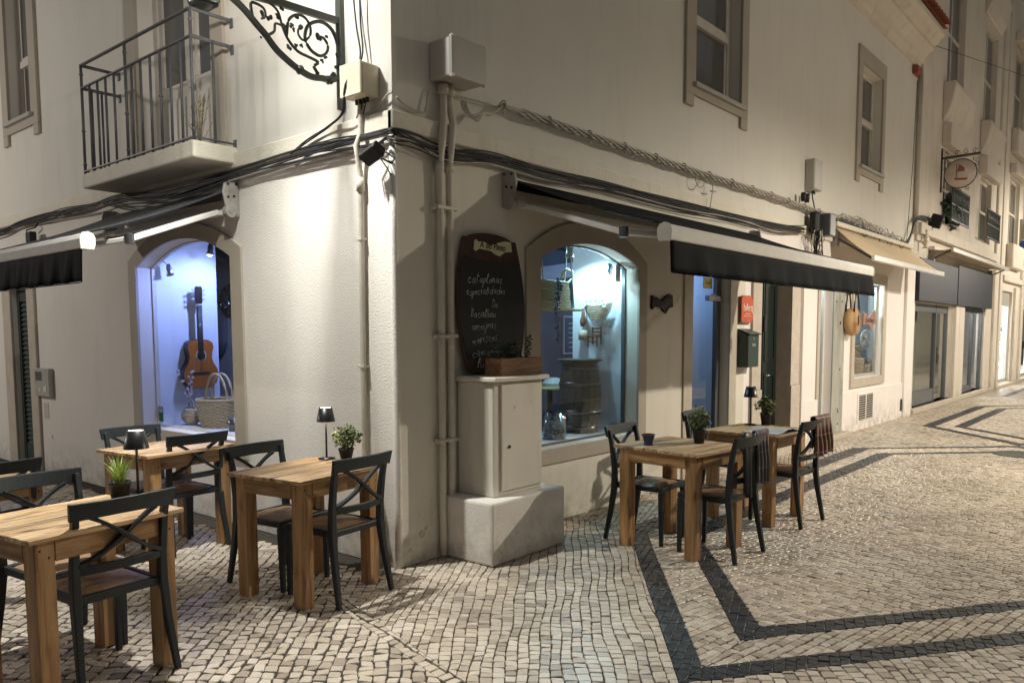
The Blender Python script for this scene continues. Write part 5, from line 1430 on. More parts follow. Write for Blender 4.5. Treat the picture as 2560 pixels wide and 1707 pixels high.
def street_lamp(loc, label, ydir):
    t = thing('street_lantern', label, 'street lamp', loc)
    mb = MB(); mb.lathe([(0, .34), (.03, .33), (.05, .26), (.20, .14), (.21, .12), (.05, .125), (0, .125)], 16); mb.build('lamp_hood', 'iron', t)
    mb = MB(); mb.bar((0, 0, .30), (0, ydir, .30), .03, .03); mb.tube([(0, ydir*.3, .30), (0, ydir*.75, .15), (0, ydir, -.2)], .015); mb.bar((0, ydir, -.3), (0, ydir, .4), .05, .03); mb.build('bracket', 'iron', t)
    mb = MB(); mb.lathe([(0, .118), (.05, .118), (.05, .124)], 12); mb.build('led', 'bulb_warm', t)
for L_, lb in ((LANTERN_2, 'black wall lantern across the street opposite the restaurant window'), (LANTERN_3, 'black wall lantern across the street opposite the bag shop corner'), (LANTERN_4, 'farthest black wall lantern across the shopping street')):
    street_lamp(L_, lb, -1.38)

# ------------------------------------------------------------------ boxes, pipes and cables
t = thing('junction_box', 'large grey electrical box high on the wall beside the corner', 'electrical box', (.47, -.005, 3.23))
mb = MB(); mb.box(-.14, .19, -.195, 0, 0.02, .27); mb.build('cabinet', 'box_grey', t, bevel=.01, seg=2)
mb = MB(); mb.box(-.145, .195, -.215, -.197, .015, .275); mb.build('lid', 'box_grey', t, bevel=.008, seg=2)
mb = MB()
for x, z in ((-.14, .01), (-.14, .26), (.19, .01), (.19, .26)): mb.tube([(x+.01*(1 if x < 0 else -1), -.222, z+.01), (x+.01*(1 if x < 0 else -1), -.19, z+.01)], .011, 8)
mb.build('screw', 'alu', t)
def strap(mb, x, y, z, axis, r): pass
vp_ = thing('conduit_pair', 'pair of painted conduits running down the wall from the grey box', 'pipe')
for k, (xa, xm) in enumerate(((.385, .375), (.475, .465))):
    mb = MB(); mb.tube([(xa+.03*(1-k), -.05, 3.24), (xa+.03*(1-k), -.05, 3.12), (xa+.02, -.06, 3.0), (xm, -.075, 2.86), (xm, -.05, 2.72), (xm+.003, -.045, 1.5), (xm+.0, -.045, .45), (xm, -.045, .02)], .026, 10); mb.build('pipe', 'pipe', vp_)
    mb = MB(); mb.tube([(xa+.03*(1-k), -.05, 3.235), (xa+.03*(1-k), -.05, 3.17)], .036, 10); mb.build('coupling', 'pipe', vp_)
    mb = MB(); mb.tube([(xm, -.047, 2.72), (xm, -.047, 2.66)], .031, 10); mb.build('coupling', 'pipe', vp_)
for z in (2.42, 1.55, .83): mb = MB(); mb.box(.325, .52, -.078, -.0, z-.013, z+.013); mb.tube([(.325, -.05, z), (.31, -.05, z)], .018, 8); mb.tube([(.515, -.05, z), (.53, -.05, z)], .015, 8); mb.build('pipe_clip', 'pipe', vp_, bevel=.006)
t = thing('meter_box', 'small cream junction box below the lantern bracket', 'electrical box', (-.005, .215, 3.09))
mb = MB(); mb.box(-.14, 0, -.10, .10, 0, .20); mb.build('cabinet', 'box_cream', t, bevel=.006); mb = MB(); mb.box(-.16, -.142, -.105, .105, -.004, .204); mb.build('lid', 'box_cream', t, bevel=.005)
mb = MB()
for k in range(4): mb.tube([(-.06, -.05+k*.035, .01), (-.06, -.05+k*.035, -.03)], .012, 6)
for k in range(3): mb.tube([(-.06, -.04+k*.04, -.02), (-.05, .0+k*.03, -.09), (-.03, .06+k*.02, -.10), (-.02, .03, -.03)], .004, 5)
mb.build('cable_gland', 'cable', t)
cp = thing('wall_conduit', 'single cream conduit running down the side street wall near the corner', 'pipe')
mb = MB(); mb.tube([(-.05, .245, 3.10), (-.05, .25, 3.0), (-.045, .26, 2.88), (-.075, .272, 2.80), (-.055, .28, 2.72), (-.032, .285, 2.6), (-.032, .295, 1.5), (-.032, .30, .30), (-.032, .30, .0)], .020, 10); mb.build('pipe', 'pipe', cp)
mb = MB(); mb.tube([(-.035, .285, 2.60), (-.035, .285, 2.51)], .028, 10); mb.build('coupling', 'pipe', cp)
mb = MB(); mb.tube([(-.032, .30, .18), (-.032, .30, .0)], .032, 8); mb.build('coupling', 'pipe', cp)
for z in (1.35, 2.2): mb = MB(); mb.box(-.056, 0, .265, .33, z-.008, z+.008); mb.build('pipe_clip', 'pipe', cp)
# black bundle following the underside of the string course, round the corner
cb = thing('black_cable_bundle', 'bundle of black cables following the ledge round the corner', 'cables')
rg = random.Random(31)
LP = [(-.06, 8.5, 2.80), (-.06, 7.03, 2.81), (-.06, 6.38, 2.85), (-.06, 5.6, 2.86), (-.06, 5.07, 2.85), (-.06, 4.38, 2.84), (-.07, 3.8, 2.85), (-.08, 2.9, 2.79), (-.06, 1.8, 2.82), (-.06, .98, 2.85), (-.06, .5, 2.84), (-.06, .1, 2.83), (-.065, -.02, 2.83), (-.03, -.07, 2.84), (.15, -.055, 2.83), (.45, -.055, 2.80), (.9, -.055, 2.83), (1.6, -.055, 2.83), (2.37, -.055, 2.84), (3.74, -.055, 2.85), (5.0, -.055, 2.86), (6.2, -.055, 2.87), (7.1, -.07, 2.92)]
def jig(P, a, b, rg, sag=0.0):
    out = []
    ph = rg.uniform(0, 6.28); p2 = rg.uniform(0, 6.28)
    for i, p in enumerate(P):
        out.append(Vector((p[0]-(abs(a)*.0), p[1], p[2]+a)) + Vector((rg.uniform(-.003, .003), rg.uniform(-.003, .003), b*math.sin(i*1.1+ph)+rg.uniform(-.006, .006)-sag*(i % 2))))
    res = []
    for i in range(len(out)-1):
        p0, p1, p2_, p3 = out[max(0, i-1)], out[i], out[i+1], out[min(len(out)-1, i+2)]
        n = 6
        for k in range(n):
            t = k/n; v = .5*((2*p1)+(p2_-p0)*t+(2*p0-5*p1+4*p2_-p3)*t*t+(-p0+3*p1-3*p2_+p3)*t**3)
            res.append(v)
    res.append(out[-1]); return res
for k in range(8):
    mb = MB(); mb.tube(jig(LP, (k-3.5)*.0085, .009+.005*(k % 3), rg, .014 if k in (0, 7) else 0), .0055 if k % 3 else .008, 6); mb.build('cable', 'cable', cb)
for k in range(3):
    mb = MB(); mb.tube(jig([(p[0], p[1]-.006, p[2]-.035) for p in LP[12:]], (k-1)*.014, .012, rg, .02), .005, 5); mb.build('cable', 'cable_white' if k == 1 else 'cable', cb)
# loose loops below the balcony
for k in range(3):
    mb = MB(); P = [(-.07, 4.1, 2.84), (-.09, 3.4, 2.76-.03*k), (-.10, 2.8, 2.74-.02*k), (-.09, 2.2, 2.77-.015*k), (-.06, 1.7, 2.81)]
    mb.tube(jig(P, 0, .004, rg), .006, 5); mb.build('cable', 'cable', cb)
# light painted cable run on the upper wall, twisted
tw = thing('twisted_cable_run', 'thick twisted pale cables running along the upper street wall', 'cables')
def zc(x): return 3.215+.006*math.sin(x*1.3)
for k in range(5):
    P = []; x = 1.0
    while x < 8.4:
        amp = .022 if x > 1.2 else .012; a = x*9.5+k*2*PI/5
        sgm = math.sin(PI*((x-1.0) % .55)/.55)**.5
        P.append((x, -.075+amp*math.cos(a)*(.6+.4*sgm), zc(x)-.012*sgm+amp*math.sin(a)*(.7+.5*sgm))); x += .028
    mb = MB(); mb.tube(P, .0095, 5); mb.build('cable', 'cable_white', tw)
x = 1.0
while x < 8.4:
    mb = MB(); mb.tube([(x+.008*math.sin(i), -.075+.034*math.cos(2*PI*i/8), zc(x)+.034*math.sin(2*PI*i/8)) for i in range(9)], .006, 4); mb.tube([(x, -.0, zc(x)), (x, -.05, zc(x)+.0), (x+.01, -.085, zc(x)-.03), (x, -.08, zc(x)-.065)], .006, 4); mb.build('cable_tie', 'cable_white', tw); x += .55
for k in range(3):
    mb = MB(); mb.tube(jig([(.58+.02*k, -.06, 3.17), (.60+.02*k, -.07, 3.10), (.67+.02*k, -.09, 3.075-.01*k), (.78, -.09, 3.12), (.86, -.08, 3.12), (1.0, -.075, 3.21)], 0, .004, rg), .009, 5); mb.build('cable', 'cable_white', tw)
mb = MB(); mb.tube(jig([(1.0, -.05, 3.21), (.7, -.04, 3.20), (.40, -.03, 3.19), (.31, -.03, 3.18), (.27, -.03, 3.06), (.24, -.03, 3.02), (.10, -.03, 3.03), (.0, -.04, 3.07)], 0, .002, rg), .007, 5); mb.build('cable', 'cable_white', tw)
# tangled far end of that run
tg = thing('cable_tangle', 'tangle of thin pale wires above the cream awning', 'cables')
for k in range(16):
    x0 = rg.uniform(8.2, 10.6); L_ = rg.uniform(.8, 2.2); P = [(x0+L_*i/7+rg.uniform(-.12, .12), -.06+rg.uniform(-.03, .02), 3.24-.015*(x0-8)+rg.uniform(-.07, .09)) for i in range(8)]
    mb = MB(); mb.tube(jig(P, 0, .01, rg), .007, 4); mb.build('wire', 'cable_white', tg)
for k in range(5):
    P = [(8.2, -.08, 3.18), (9.3, -.07, 3.19), (10.4, -.07, 3.15), (11.4, -.07, 3.13), (12.1, -.08, 3.15), (12.35, -.09, 3.30), (12.6, -.09, 3.58), (13.0, -.09, 3.72), (13.7, -.12, 3.74)]
    mb = MB(); mb.tube(jig(P, (k-2)*.014, .014, rg), .012, 5); mb.build('wire', 'cable', tg)
for k in range(7):
    x0 = 9.4+k*.35; mb = MB(); mb.tube(jig([(x0, -.07, 3.2), (x0+.05, -.12, 3.05-.04*(k % 3)), (x0+.25, -.12, 3.06), (x0+.3, -.07, 3.2)], 0, .01, rg), .006, 4); mb.build('wire', ('cable', 'cable_white')[k % 2], tg)
# two cables dropping past the lantern plate
dc = thing('dropping_cables', 'two thin black cables dropping beside the lantern bracket to the bundle', 'cables')
for k in range(2):
    P = [(-.05, .33-.06*k, 5.2), (-.05, .31-.07*k, 3.95), (-.05, .285-.05*k, 3.6), (-.06, .235-.02*k, 3.35), (-.17, .25, 3.16), (-.12, .33+.02*k, 3.02), (-.07, .55+.03*k, 2.97), (-.06, .80+.03*k, 2.92), (-.06, 1.02, 2.86)]
    mb = MB(); mb.tube(jig(P, 0, .001, rg), .006, 5); mb.build('cable', 'cable', dc)
mb = MB(); mb.tube(jig([(-.03, .28, 3.0), (-.03, .15, 3.02), (-.03, .07, 3.05), (-.04, .0, 3.075), (-.03, -.04, 3.085)], 0, .004, rg), .008, 5); mb.build('cable', 'cable_white', dc)
# hanging loop of wire on the string course
lw = thing('wire_loop', 'loose hanging loop of thin pale wire below the twisted cables', 'wire')
mb = MB(); mb.tube(jig([(4.05, -.07, 3.21), (4.02, -.08, 3.10), (4.12, -.08, 3.06), (4.25, -.08, 3.14), (4.3, -.07, 3.2), (4.4, -.08, 3.12), (4.38, -.08, 3.0), (4.36, -.07, 2.86)], 0, .003, rg), .006, 4); mb.tube([(4.34, -.08, 3.05), (4.47, -.08, 3.06)], .008, 4); mb.build('wire', 'cable_white', lw)
# floodlight at the corner
fl_ = thing('floodlight', 'black finned floodlight hanging from the ledge at the corner', 'floodlight', (-.13, .055, 2.70), 0)
ME = Matrix.Rotation(R_(-18), 4, 'X') @ Matrix.Rotation(R_(38), 4, 'Y')
mb = MB(); mb.cbox((0, 0, 0), (.10, .16, .045), ME.to_3x3()); mb.build('housing', 'cable', fl_, bevel=.012, seg=2)
mb = MB()
for k in range(9): mb.cbox(ME @ Vector((-.0, -.07+k*.0175, .034)), (.085, .004, .028), ME.to_3x3())
mb.build('fin', 'cable', fl_)
mb = MB(); mb.tube([(.12, .02, .10), (.04, .02, .07), (.02, .095, .02), (-.02, .09, -.02)], .006, 5); mb.tube([(.04, .02, .07), (.10, -.11, -.02), (.06, -.12, -.06), (.0, -.085, -.03)], .007, 5); mb.tube([(.0, -.08, -.03), (.05, -.1, -.1), (.10, -.07, -.12)], .004, 5); mb.build('stirrup', 'cable', fl_)
f2 = thing('floodlight', 'small black floodlight above the left end of the side street awning', 'floodlight', (-.10, 5.9, 2.66))
mb = MB(); mb.cbox((0, 0, 0), (.07, .14, .12)); mb.build('housing', 'cable', f2, bevel=.01)
mb = MB(); mb.tube([(0, .07, .0), (0, .12, .05), (.0, .12, .09), (.04, -.02, .11), (.08, 0, .16)], .009, 5); mb.build('stirrup', 'cable', f2)
f3 = thing('floodlight', 'black floodlight on the far corner pilaster above the awnings', 'floodlight', (13.85, -.18, 3.72))
mb = MB(); mb.cbox((0, 0, 0), (.10, .22, .26), Matrix.Rotation(R_(20), 3, 'X')); mb.build('housing', 'cable', f3, bevel=.02)
mb = MB(); mb.tube([(0, .0, .13), (0, .14, .02)], .015, 5); mb.build('stirrup', 'cable_white', f3)
# small grey repeater box and dark box with cables
t = thing('repeater_box', 'small pale grey box on the wall above the cable run', 'electrical box', (7.42, -.002, 3.46))
mb = MB(); mb.box(-.16, .16, -.13, 0, 0, .40); mb.build('cabinet', 'box_grey', t, bevel=.02, seg=2)
mb = MB(); mb.box(.02, .13, -.135, -.128, .33, .35); mb.build('label', 'paper', t)
mb = MB(); mb.tube([(-.04, -.06, .0), (-.02, -.06, -.1), (.10, -.07, -.30), (.12, -.07, -.42)], .009, 5); mb.tube([(.0, -.06, 0), (.05, -.06, -.03)], .015, 6); mb.build('cable', 'cable', t)
t = thing('splice_closure', 'dark grey splice box with red edge bristling with cables', 'electrical box', (7.48, -.06, 2.86))
mb = MB(); mb.box(.0, .22, -.22, -.02, 0, .30); mb.build('cabinet', 'dark_frame', t, bevel=.015, seg=2)
mb = MB(); mb.box(.222, .24, -.19, -.04, .02, .28); mb.build('side_strip', 'brick_red', t, bevel=.005)
mb = MB(); mb.box(-.20, -.02, -.12, -.0, .02, .31); mb.build('splice_tray', 'cable', t, bevel=.03)
for k in range(16):
    x0 = rg.uniform(-.2, .15); P = [(x0, -.08, rg.uniform(.0, .25)), (x0-rg.uniform(.0, .2), -.10+rg.uniform(-.05, .05), rg.uniform(-.1, .1)), (x0-rg.uniform(-.1, .2), -.07, -.10-rg.uniform(0, .18)), (x0+rg.uniform(-.15, .1), -.05, rg.uniform(-.35, -.12))]
    mb = MB(); mb.tube(jig(P, 0, .004, rg), .008, 5); mb.build('cable', ('cable', 'cable', 'cable_white')[k % 3], t)
for k in range(2): mb = MB(); mb.lathe([(0, -.06), (.03, -.055), (.035, 0), (.03, .055), (0, .06)], 10, at=(-.52+.13*k, -.04, .46)); mb.build('insulator', 'cable', t)
t = thing('insulator_stack', 'pale porcelain insulators on the far end of the ledge', 'insulator', (13.35, -.10, 3.22))
for k in range(3): mb = MB(); mb.lathe([(0, -.06), (.06, -.05), (.03, -.01), (.06, .03), (.03, .06), (0, .07)], 10, at=(0, -.02, k*.12)); mb.build('insulator', 'box_cream', t)
sw = thing('span_wire', 'thin wire strung across the upper end of the street', 'wire')
mb = MB(); mb.tube([(13.2, -.1, 6.9), (17.5, -1.2, 7.05), (24, -3.0, 7.5)], .006, 4); mb.build('wire', 'cable', sw)
dp = thing('downpipe', 'stained pale downpipe at the joint between the two buildings', 'pipe')
mb = MB(); mb.tube([(12.86, -.05, 6.3), (12.86, -.05, 3.4)], .045, 8); mb.build('pipe', 'wall_far2', dp); mb = MB(); mb.tube([(12.6, -.05, 6.1), (12.55, -.04, 4.7), (12.3, -.04, 3.2)], .006, 4); mb.build('wire', 'cable', dp)

# ------------------------------------------------------------------ signs and boxes at eye level
t = thing('office_sign', 'orange-red acrylic plate reading hArq on the wall by the green door', 'sign', (5.26, 0, 1.685))
mb = MB(); mb.box(.0, .32, -.045, -.037, 0, .315); mb.build('plate', 'red_sign', t, bevel=.001)
for x, z in ((.02, .02), (.30, .02), (.02, .295), (.30, .295)): mb = MB(); mb.tube([(x, -.052, z), (x, 0, z)], .010, 8); mb.build('standoff', 'dark_metal', t)
text('hArq', .125, 'white_ink', t, at(.175, -.047, .175, TR), ext=.0006)
text('arquitectura', .028, 'white_ink', t, at(.16, -.047, .105, TR), ext=.0004); text('engenharia e consultoria', .0215, 'white_ink', t, at(.165, -.047, .078, TR), ext=.0004)
text('1.º andar', .02, 'white_ink', t, at(.2, -.047, .03, TR), ext=.0004)
t = thing('mailbox', 'dark green wall mailbox below the orange-red plate', 'mailbox', (5.26, -.003, 1.17))
mb = MB(); V = []
pr = [(0, 0), (-.13, 0), (-.13, .375), (0, .43)]
mb.add([(0, a, b) for a, b in pr]+[(.30, a, b) for a, b in pr], [(0,1,2,3),(4,5,6,7),(0,1,5,4),(1,2,6,5),(2,3,7,6),(3,0,4,7)]); mb.build('body', 'mailbox', t, bevel=.006)
mb = MB(); mb.add([(-.012, .0, .437), (-.012, -.155, .375), (.312, -.155, .375), (.312, 0, .437), (-.012, .0, .447), (-.012, -.155, .385), (.312, -.155, .385), (.312, 0, .447)], [(0,1,2,3),(4,5,6,7),(0,1,5,4),(1,2,6,5),(2,3,7,6),(3,0,4,7)]); mb.build('lid', 'mailbox', t, bevel=.003)
mb = MB(); mb.tube([(.15, -.136, .33), (.15, -.129, .33)], .012, 10); mb.box(.10, .20, -.135, -.129, .24, .275); mb.build('lock', 'metal', t)
t = thing('door_entry_box', 'small black entry phone beside the green door', 'intercom', (5.90, -.032, 1.57)); mb = MB(); mb.box(0, .06, -.03, 0, 0, .2); mb.build('body', 'cable', t, bevel=.006)
# intercom on the side street
t = thing('intercom', 'grey metal intercom panel with dark screen beside the louvred door', 'intercom', (-.002, 5.95, .88))
mb = MB(); mb.box(-.055, 0, -.22, .20, 0, .32); mb.build('body', 'grey_metal', t, bevel=.008)
mb = MB(); mb.box(-.058, -.0555, -.02, .16, .18, .28); mb.build('screen', 'glass_dark', t)
mb = MB(); mb.box(-.060, -.0555, -.15, -.07, .05, .12); mb.box(-.060, -.0555, .02, .07, .06, .09); mb.build('button', 'alu', t)
t = MB(); t.box(-.004, 0, 5.92, 6.06, .62, .80); tag(t.build('wall_notice', 'stone_rough'), 'small faded paper notice under the intercom', 'notice')
# chalkboard on the cabinet
bd = thing('chalkboard', 'barrel-shaped black chalkboard menu headed by a cream map sign', 'menu board', (.90, -.055, 1.275))
bd.rotation_euler = (R_(-2.2), 0, 0)
def brl(s, zb=0, zt=1.02):
    out = []
    for i in range(13):
        t = i/12; z = zb+.02+(zt-.06-zb)*t; out.append((s*(.27+.105*math.sin(PI*(.06+.88*t))), z))
    top = [(s*.26*math.cos(PI*i/10), zt-.06+.06*math.sin(PI*i/10)) for i in range(1, 10)]
    left = [(-a, b) for a, b in out[::-1]]
    bot = [(-s*.26+ s*.52*i/6, zb+.02-.03*math.sin(PI*i/6)) for i in range(1, 6)]
    return out+top+left+bot
mb = MB(); mb.prism(brl(1.0), RM, 0, .022); mb.build('rim', 'barrel_rim', bd, bevel=.006)
P = [p for p in brl(.965, .02, 1.0) if p[1] < .86]
P = sorted([p for p in P if p[0] > 0 and p[1] > .04], key=lambda p: p[1]); R0 = P; top = [(.30*math.cos(PI*i/10), .86-.05*math.sin(PI*i/10)) for i in range(1, 10)]
poly = R0+[(a, b) for a, b in top]+[(-a, b) for a, b in R0[::-1]]
mb = MB(); mb.prism(poly, RM, .022, .027); mb.build('slate', 'board', bd)
mb = MB(); pts = [(-.19+u/.82*.42, .86+(v+.1)/.56*.115) for u, v in MAPP]; mb.prism(pts, RM, .022, .030); hs = mb.build('header_sign', 'cream_sign', bd)
text('À do Pinto', .068, 'ink', hs, at(.01, -.032, .925, TR) @ Matrix.Rotation(R_(-2), 4, 'Z'), ext=.0006, shear=.2, off=.001, wscale=.95)
GLY = {  # loose chalk strokes on a unit grid: x-height .5, ascender 1
 'a': [[(.45,.42),(.25,.5),(.05,.25),(.2,0),(.42,.2),(.46,.5),(.46,.1),(.58,.0)]], 'b': [[(.08,1),(.06,.1),(.3,0),(.45,.25),(.3,.48),(.08,.35)]],
 'c': [[(.42,.42),(.22,.5),(.04,.24),(.22,0),(.5,.1)]], 'd': [[(.42,.4),(.2,.5),(.04,.22),(.2,0),(.42,.2),(.5,1),(.46,.1),(.56,0)]],
 'e': [[(.06,.25),(.42,.3),(.28,.5),(.05,.3),(.2,0),(.48,.1)]], 'h': [[(.1,1),(.05,0),(.14,.35),(.32,.48),(.4,.3),(.42,0),(.52,.04)]],
 'i': [[(.08,.5),(.1,.08),(.25,.02)], [(.1,.68),(.12,.7)]], 'j': [[(.16,.5),(.16,-.3),(.0,-.42),(-.08,-.3)], [(.16,.68),(.18,.7)]],
 'l': [[(.02,.1),(.28,.85),(.18,1),(.08,.5),(.12,.05),(.3,.04)]], 'm': [[(.02,.48),(.06,0),(.12,.38),(.24,.5),(.3,0),(.36,.4),(.5,.5),(.56,.05),(.68,.02)]],
 'n': [[(.02,.48),(.06,0),(.14,.38),(.3,.5),(.38,.3),(.4,.02),(.52,.02)]], 'o': [[(.28,.5),(.05,.3),(.2,0),(.44,.2),(.28,.5),(.5,.44)]],
 'p': [[(.08,.5),(.02,-.45)], [(.06,.35),(.25,.5),(.42,.3),(.25,.02),(.06,.12)]], 'r': [[(.04,.48),(.08,0),(.14,.36),(.34,.5)]],
 's': [[(.36,.46),(.12,.48),(.14,.28),(.34,.2),(.26,.0),(.02,.04)]], 't': [[(.2,.9),(.14,.1),(.34,.02)], [(.02,.55),(.4,.58)]],
 'u': [[(.04,.5),(.06,.08),(.25,.02),(.4,.2),(.42,.5),(.42,.06),(.54,.02)]], 'x': [[(.04,.5),(.4,0)], [(.4,.5),(.02,0)]],
 'D': [[(.1,1),(.08,0),(.4,.1),(.55,.5),(.35,.92),(.02,1)]], 'B': [[(.1,1),(.08,0)], [(.04,1),(.4,.9),(.36,.6),(.1,.52),(.45,.4),(.42,.08),(.04,0)]],
 'õ': [[(.28,.5),(.05,.3),(.2,0),(.44,.2),(.28,.5),(.5,.44)], [(.08,.68),(.18,.76),(.3,.68),(.42,.76)]]}
rgt = random.Random(8)
for s, z, x, sz in (('cataplanas', .655, -.27, .088), ('especialidades', .560, -.29, .076), ('De', .480, -.02, .080), ('Bacalhau', .405, -.25, .078), ('ameijoas', .315, -.25, .086), ('mariscos', .215, -.25, .092), ('camarões', .120, -.25, .096), ('lux', .045, -.20, .105)):
    mb = MB(); cx = x; sl = rgt.uniform(.0, .10)
    for ch_ in s:
        st = GLY[ch_]; q = sz*rgt.uniform(.88, 1.12); dz = rgt.uniform(-.006, .006)
        for pl in st:
            pts = [(cx+(u+.25*v)*q*.72+rgt.uniform(-.002, .002), -.0285, z+dz+sl*(cx-x)+v*q*.78+rgt.uniform(-.002, .002)) for u, v in pl]
            mb.tube(jig(pts, 0, 0, random.Random(1)) if False else pts, .0024, 4)
        cx += q*.72*(max(u for pl in st for u, v in pl)+.10)
    mb.build('chalk_writing', 'chalk', bd)
# street cabinet on its plinth
cbn = thing('street_cabinet', 'off-white utility cabinet on a rough plaster plinth below the chalkboard', 'utility cabinet', (0, 0, 0))
mb = MB(); mb.box(.41, 1.235, -.47, .0, 0, .435); mb.build('plinth', 'wall_rough', cbn, bevel=.018, seg=2)
mb = MB(); mb.box(.555, 1.10, -.36, -.02, .435, 1.235); mb.build('body', 'cabinet', cbn, bevel=.008)
mb = MB(); mb.box(.62, 1.075, -.378, -.361, .47, 1.215); dr_ = mb.build('door', 'cabinet', cbn, bevel=.006)
mb = MB(); mb.tube([(.70, -.386, .78), (.70, -.375, .78)], .012, 8); mb.build('lock', 'vent_dark', dr_)
text('III', .03, 'pipe', dr_, at(.76, -.3795, 1.05, TR), ext=.0004); text('S2', .022, 'pipe', dr_, at(.95, -.3795, 1.08, TR), ext=.0004)
mb = MB(); mb.box(.525, 1.13, -.41, -.01, 1.235, 1.27); mb.build('lid', 'cabinet', cbn, bevel=.008)
pb = thing('planter_box', 'reddish pine planter box on top of the utility cabinet', 'planter', (.90, -.26, 1.27))
for nm, b_ in (('board', (-.22, .22, -.085, -.072, 0, .125)), ('board', (-.22, .22, .072, .085, 0, .125)), ('board', (-.22, -.207, -.072, .072, 0, .125)), ('board', (.207, .22, -.072, .072, 0, .125)), ('base', (-.207, .207, -.072, .072, 0, .012))):
    mb = MB(); mb.box(*b_); mb.build(nm, 'planter_wood', pb, bevel=.002)
mb = MB(); mb.box(-.206, .206, -.071, .071, .08, .095); mb.build('soil', 'soil', pb)
def foliage(parent, name, m, n, rx, ry, z0, z1, size, seed, shape='ball', stem=None, thick=False):
    rg = random.Random(seed); mb = MB()
    for k in range(n):
        if shape == 'ball':
            while True:
                u, v, w_ = rg.uniform(-1, 1), rg.uniform(-1, 1), rg.uniform(-1, 1)
                d = u*u+v*v+w_*w_
                if .25 < d < 1: break
            lum = 1+.18*math.sin(4*u+seed)+.12*math.sin(5*v*2)
            p = Vector((u*rx*lum, v*ry*lum, (z0+z1)/2+w_*(z1-z0)/2*lum))
        else:
            t = rg.random(); p = Vector((rg.uniform(-rx, rx)*(1-.6*t), rg.uniform(-ry, ry), z0+(z1-z0)*t))
        s = size*rg.uniform(.6, 1.3); q = Matrix.Rotation(rg.uniform(0, 6.28), 3, 'Z') @ Matrix.Rotation(rg.uniform(-1.2, 1.2), 3, 'X') @ Matrix.Rotation(rg.uniform(-.6, .6), 3, 'Y')
        V = [q @ Vector(v) * s for v in ((0, -.1, 0), (.38, .3, .06), (.30, .75, .05), (0, 1, -.05), (-.30, .75, .05), (-.38, .3, .06))]
        mb.add([p+v for v in V], [(0, 1, 2, 3), (0, 3, 4, 5)])
    return mb.build(name, m, parent)
p_ = thing('planter_herbs', 'low dark leafy herbs growing out of the planter box', 'plant', (.82, -.26, 1.36))
foliage(p_, 'leaves', 'leaf_dark', 130, .13, .05, .0, .15, .028, 5)
mb = MB(); rg2 = random.Random(3)
for k in range(12): mb.tube([(rg2.uniform(-.1, .1), 0, 0), (rg2.uniform(-.16, .16), rg2.uniform(-.04, .04), rg2.uniform(.1, .2))], .002, 4)
mb.build('stem', 'leaf_dark', p_)
p_ = thing('succulent_sprig', 'dark curly sprig standing at the right end of the planter', 'plant', (1.07, -.24, 1.36))
mb = MB(); mb.tube([(0, 0, 0), (.012, 0, .1), (.03, 0, .19)], .004, 5); mb.build('stem', 'leaf_dark', p_)
mb = MB()
for k in range(22):
    t = k/22; a = k*2.4; mb.lathe([(0, -.008), (.014, 0), (0, .009)], 6, at=(.03*t+.018*math.cos(a), .018*math.sin(a), .01+.19*t))
mb.build('leaves', 'leaf_dark', p_)

# hanging tan bag by the far shop, round
t = thing('round_straw_bag', 'round tan straw handbag with black handles hanging by the far shop door', 'bag', (9.12, -.10, 1.73))
MB_ = Matrix.Rotation(R_(90), 4, 'X')
mb = MB(); mb.lathe([(0, -.075), (.12, -.075), (.20, -.06), (.215, 0), (.20, .06), (.12, .075), (0, .075)], 28, mtx=MB_)
mb.build('body', 'tan_bag', t, bevel=0)
mb = MB()
for r_ in (.05, .08, .115, .15, .18): mb.tube([(r_*math.cos(2*PI*i/24), -.078+.01*(r_ > .16), r_*math.sin(2*PI*i/24)) for i in range(24)], .006, 4, closed=True)
mb.build('coil', 'tan_bag', t)
for y in (-.06, .06): mb = MB(); mb.tube([(-.12, y, .14), (-.10, y, .28), (-.05, y, .41), (0, 0, .45), (.05, y, .41), (.10, y, .28), (.12, y, .14)], .013, 6); mb.build('handle', 'leather', t)
mb = MB(); mb.tube([(0, -.09, .09), (0, -.09, -.06)], .008, 5); mb.build('fastener', 'leather', t)
mb = MB(); mb.box(9.10, 9.14, -.12, .0, 2.15, 2.18); tag(mb.build('bag_hook', 'dark_metal'), 'small metal hook holding the round straw handbag', 'hook')
t = MB(); t.box(12.72, 12.90, -.075, -.052, 2.90, 3.02); tag(t.build('number_tag', 'blue_tag'), 'small blue house number tag under the cream awning', 'sign')
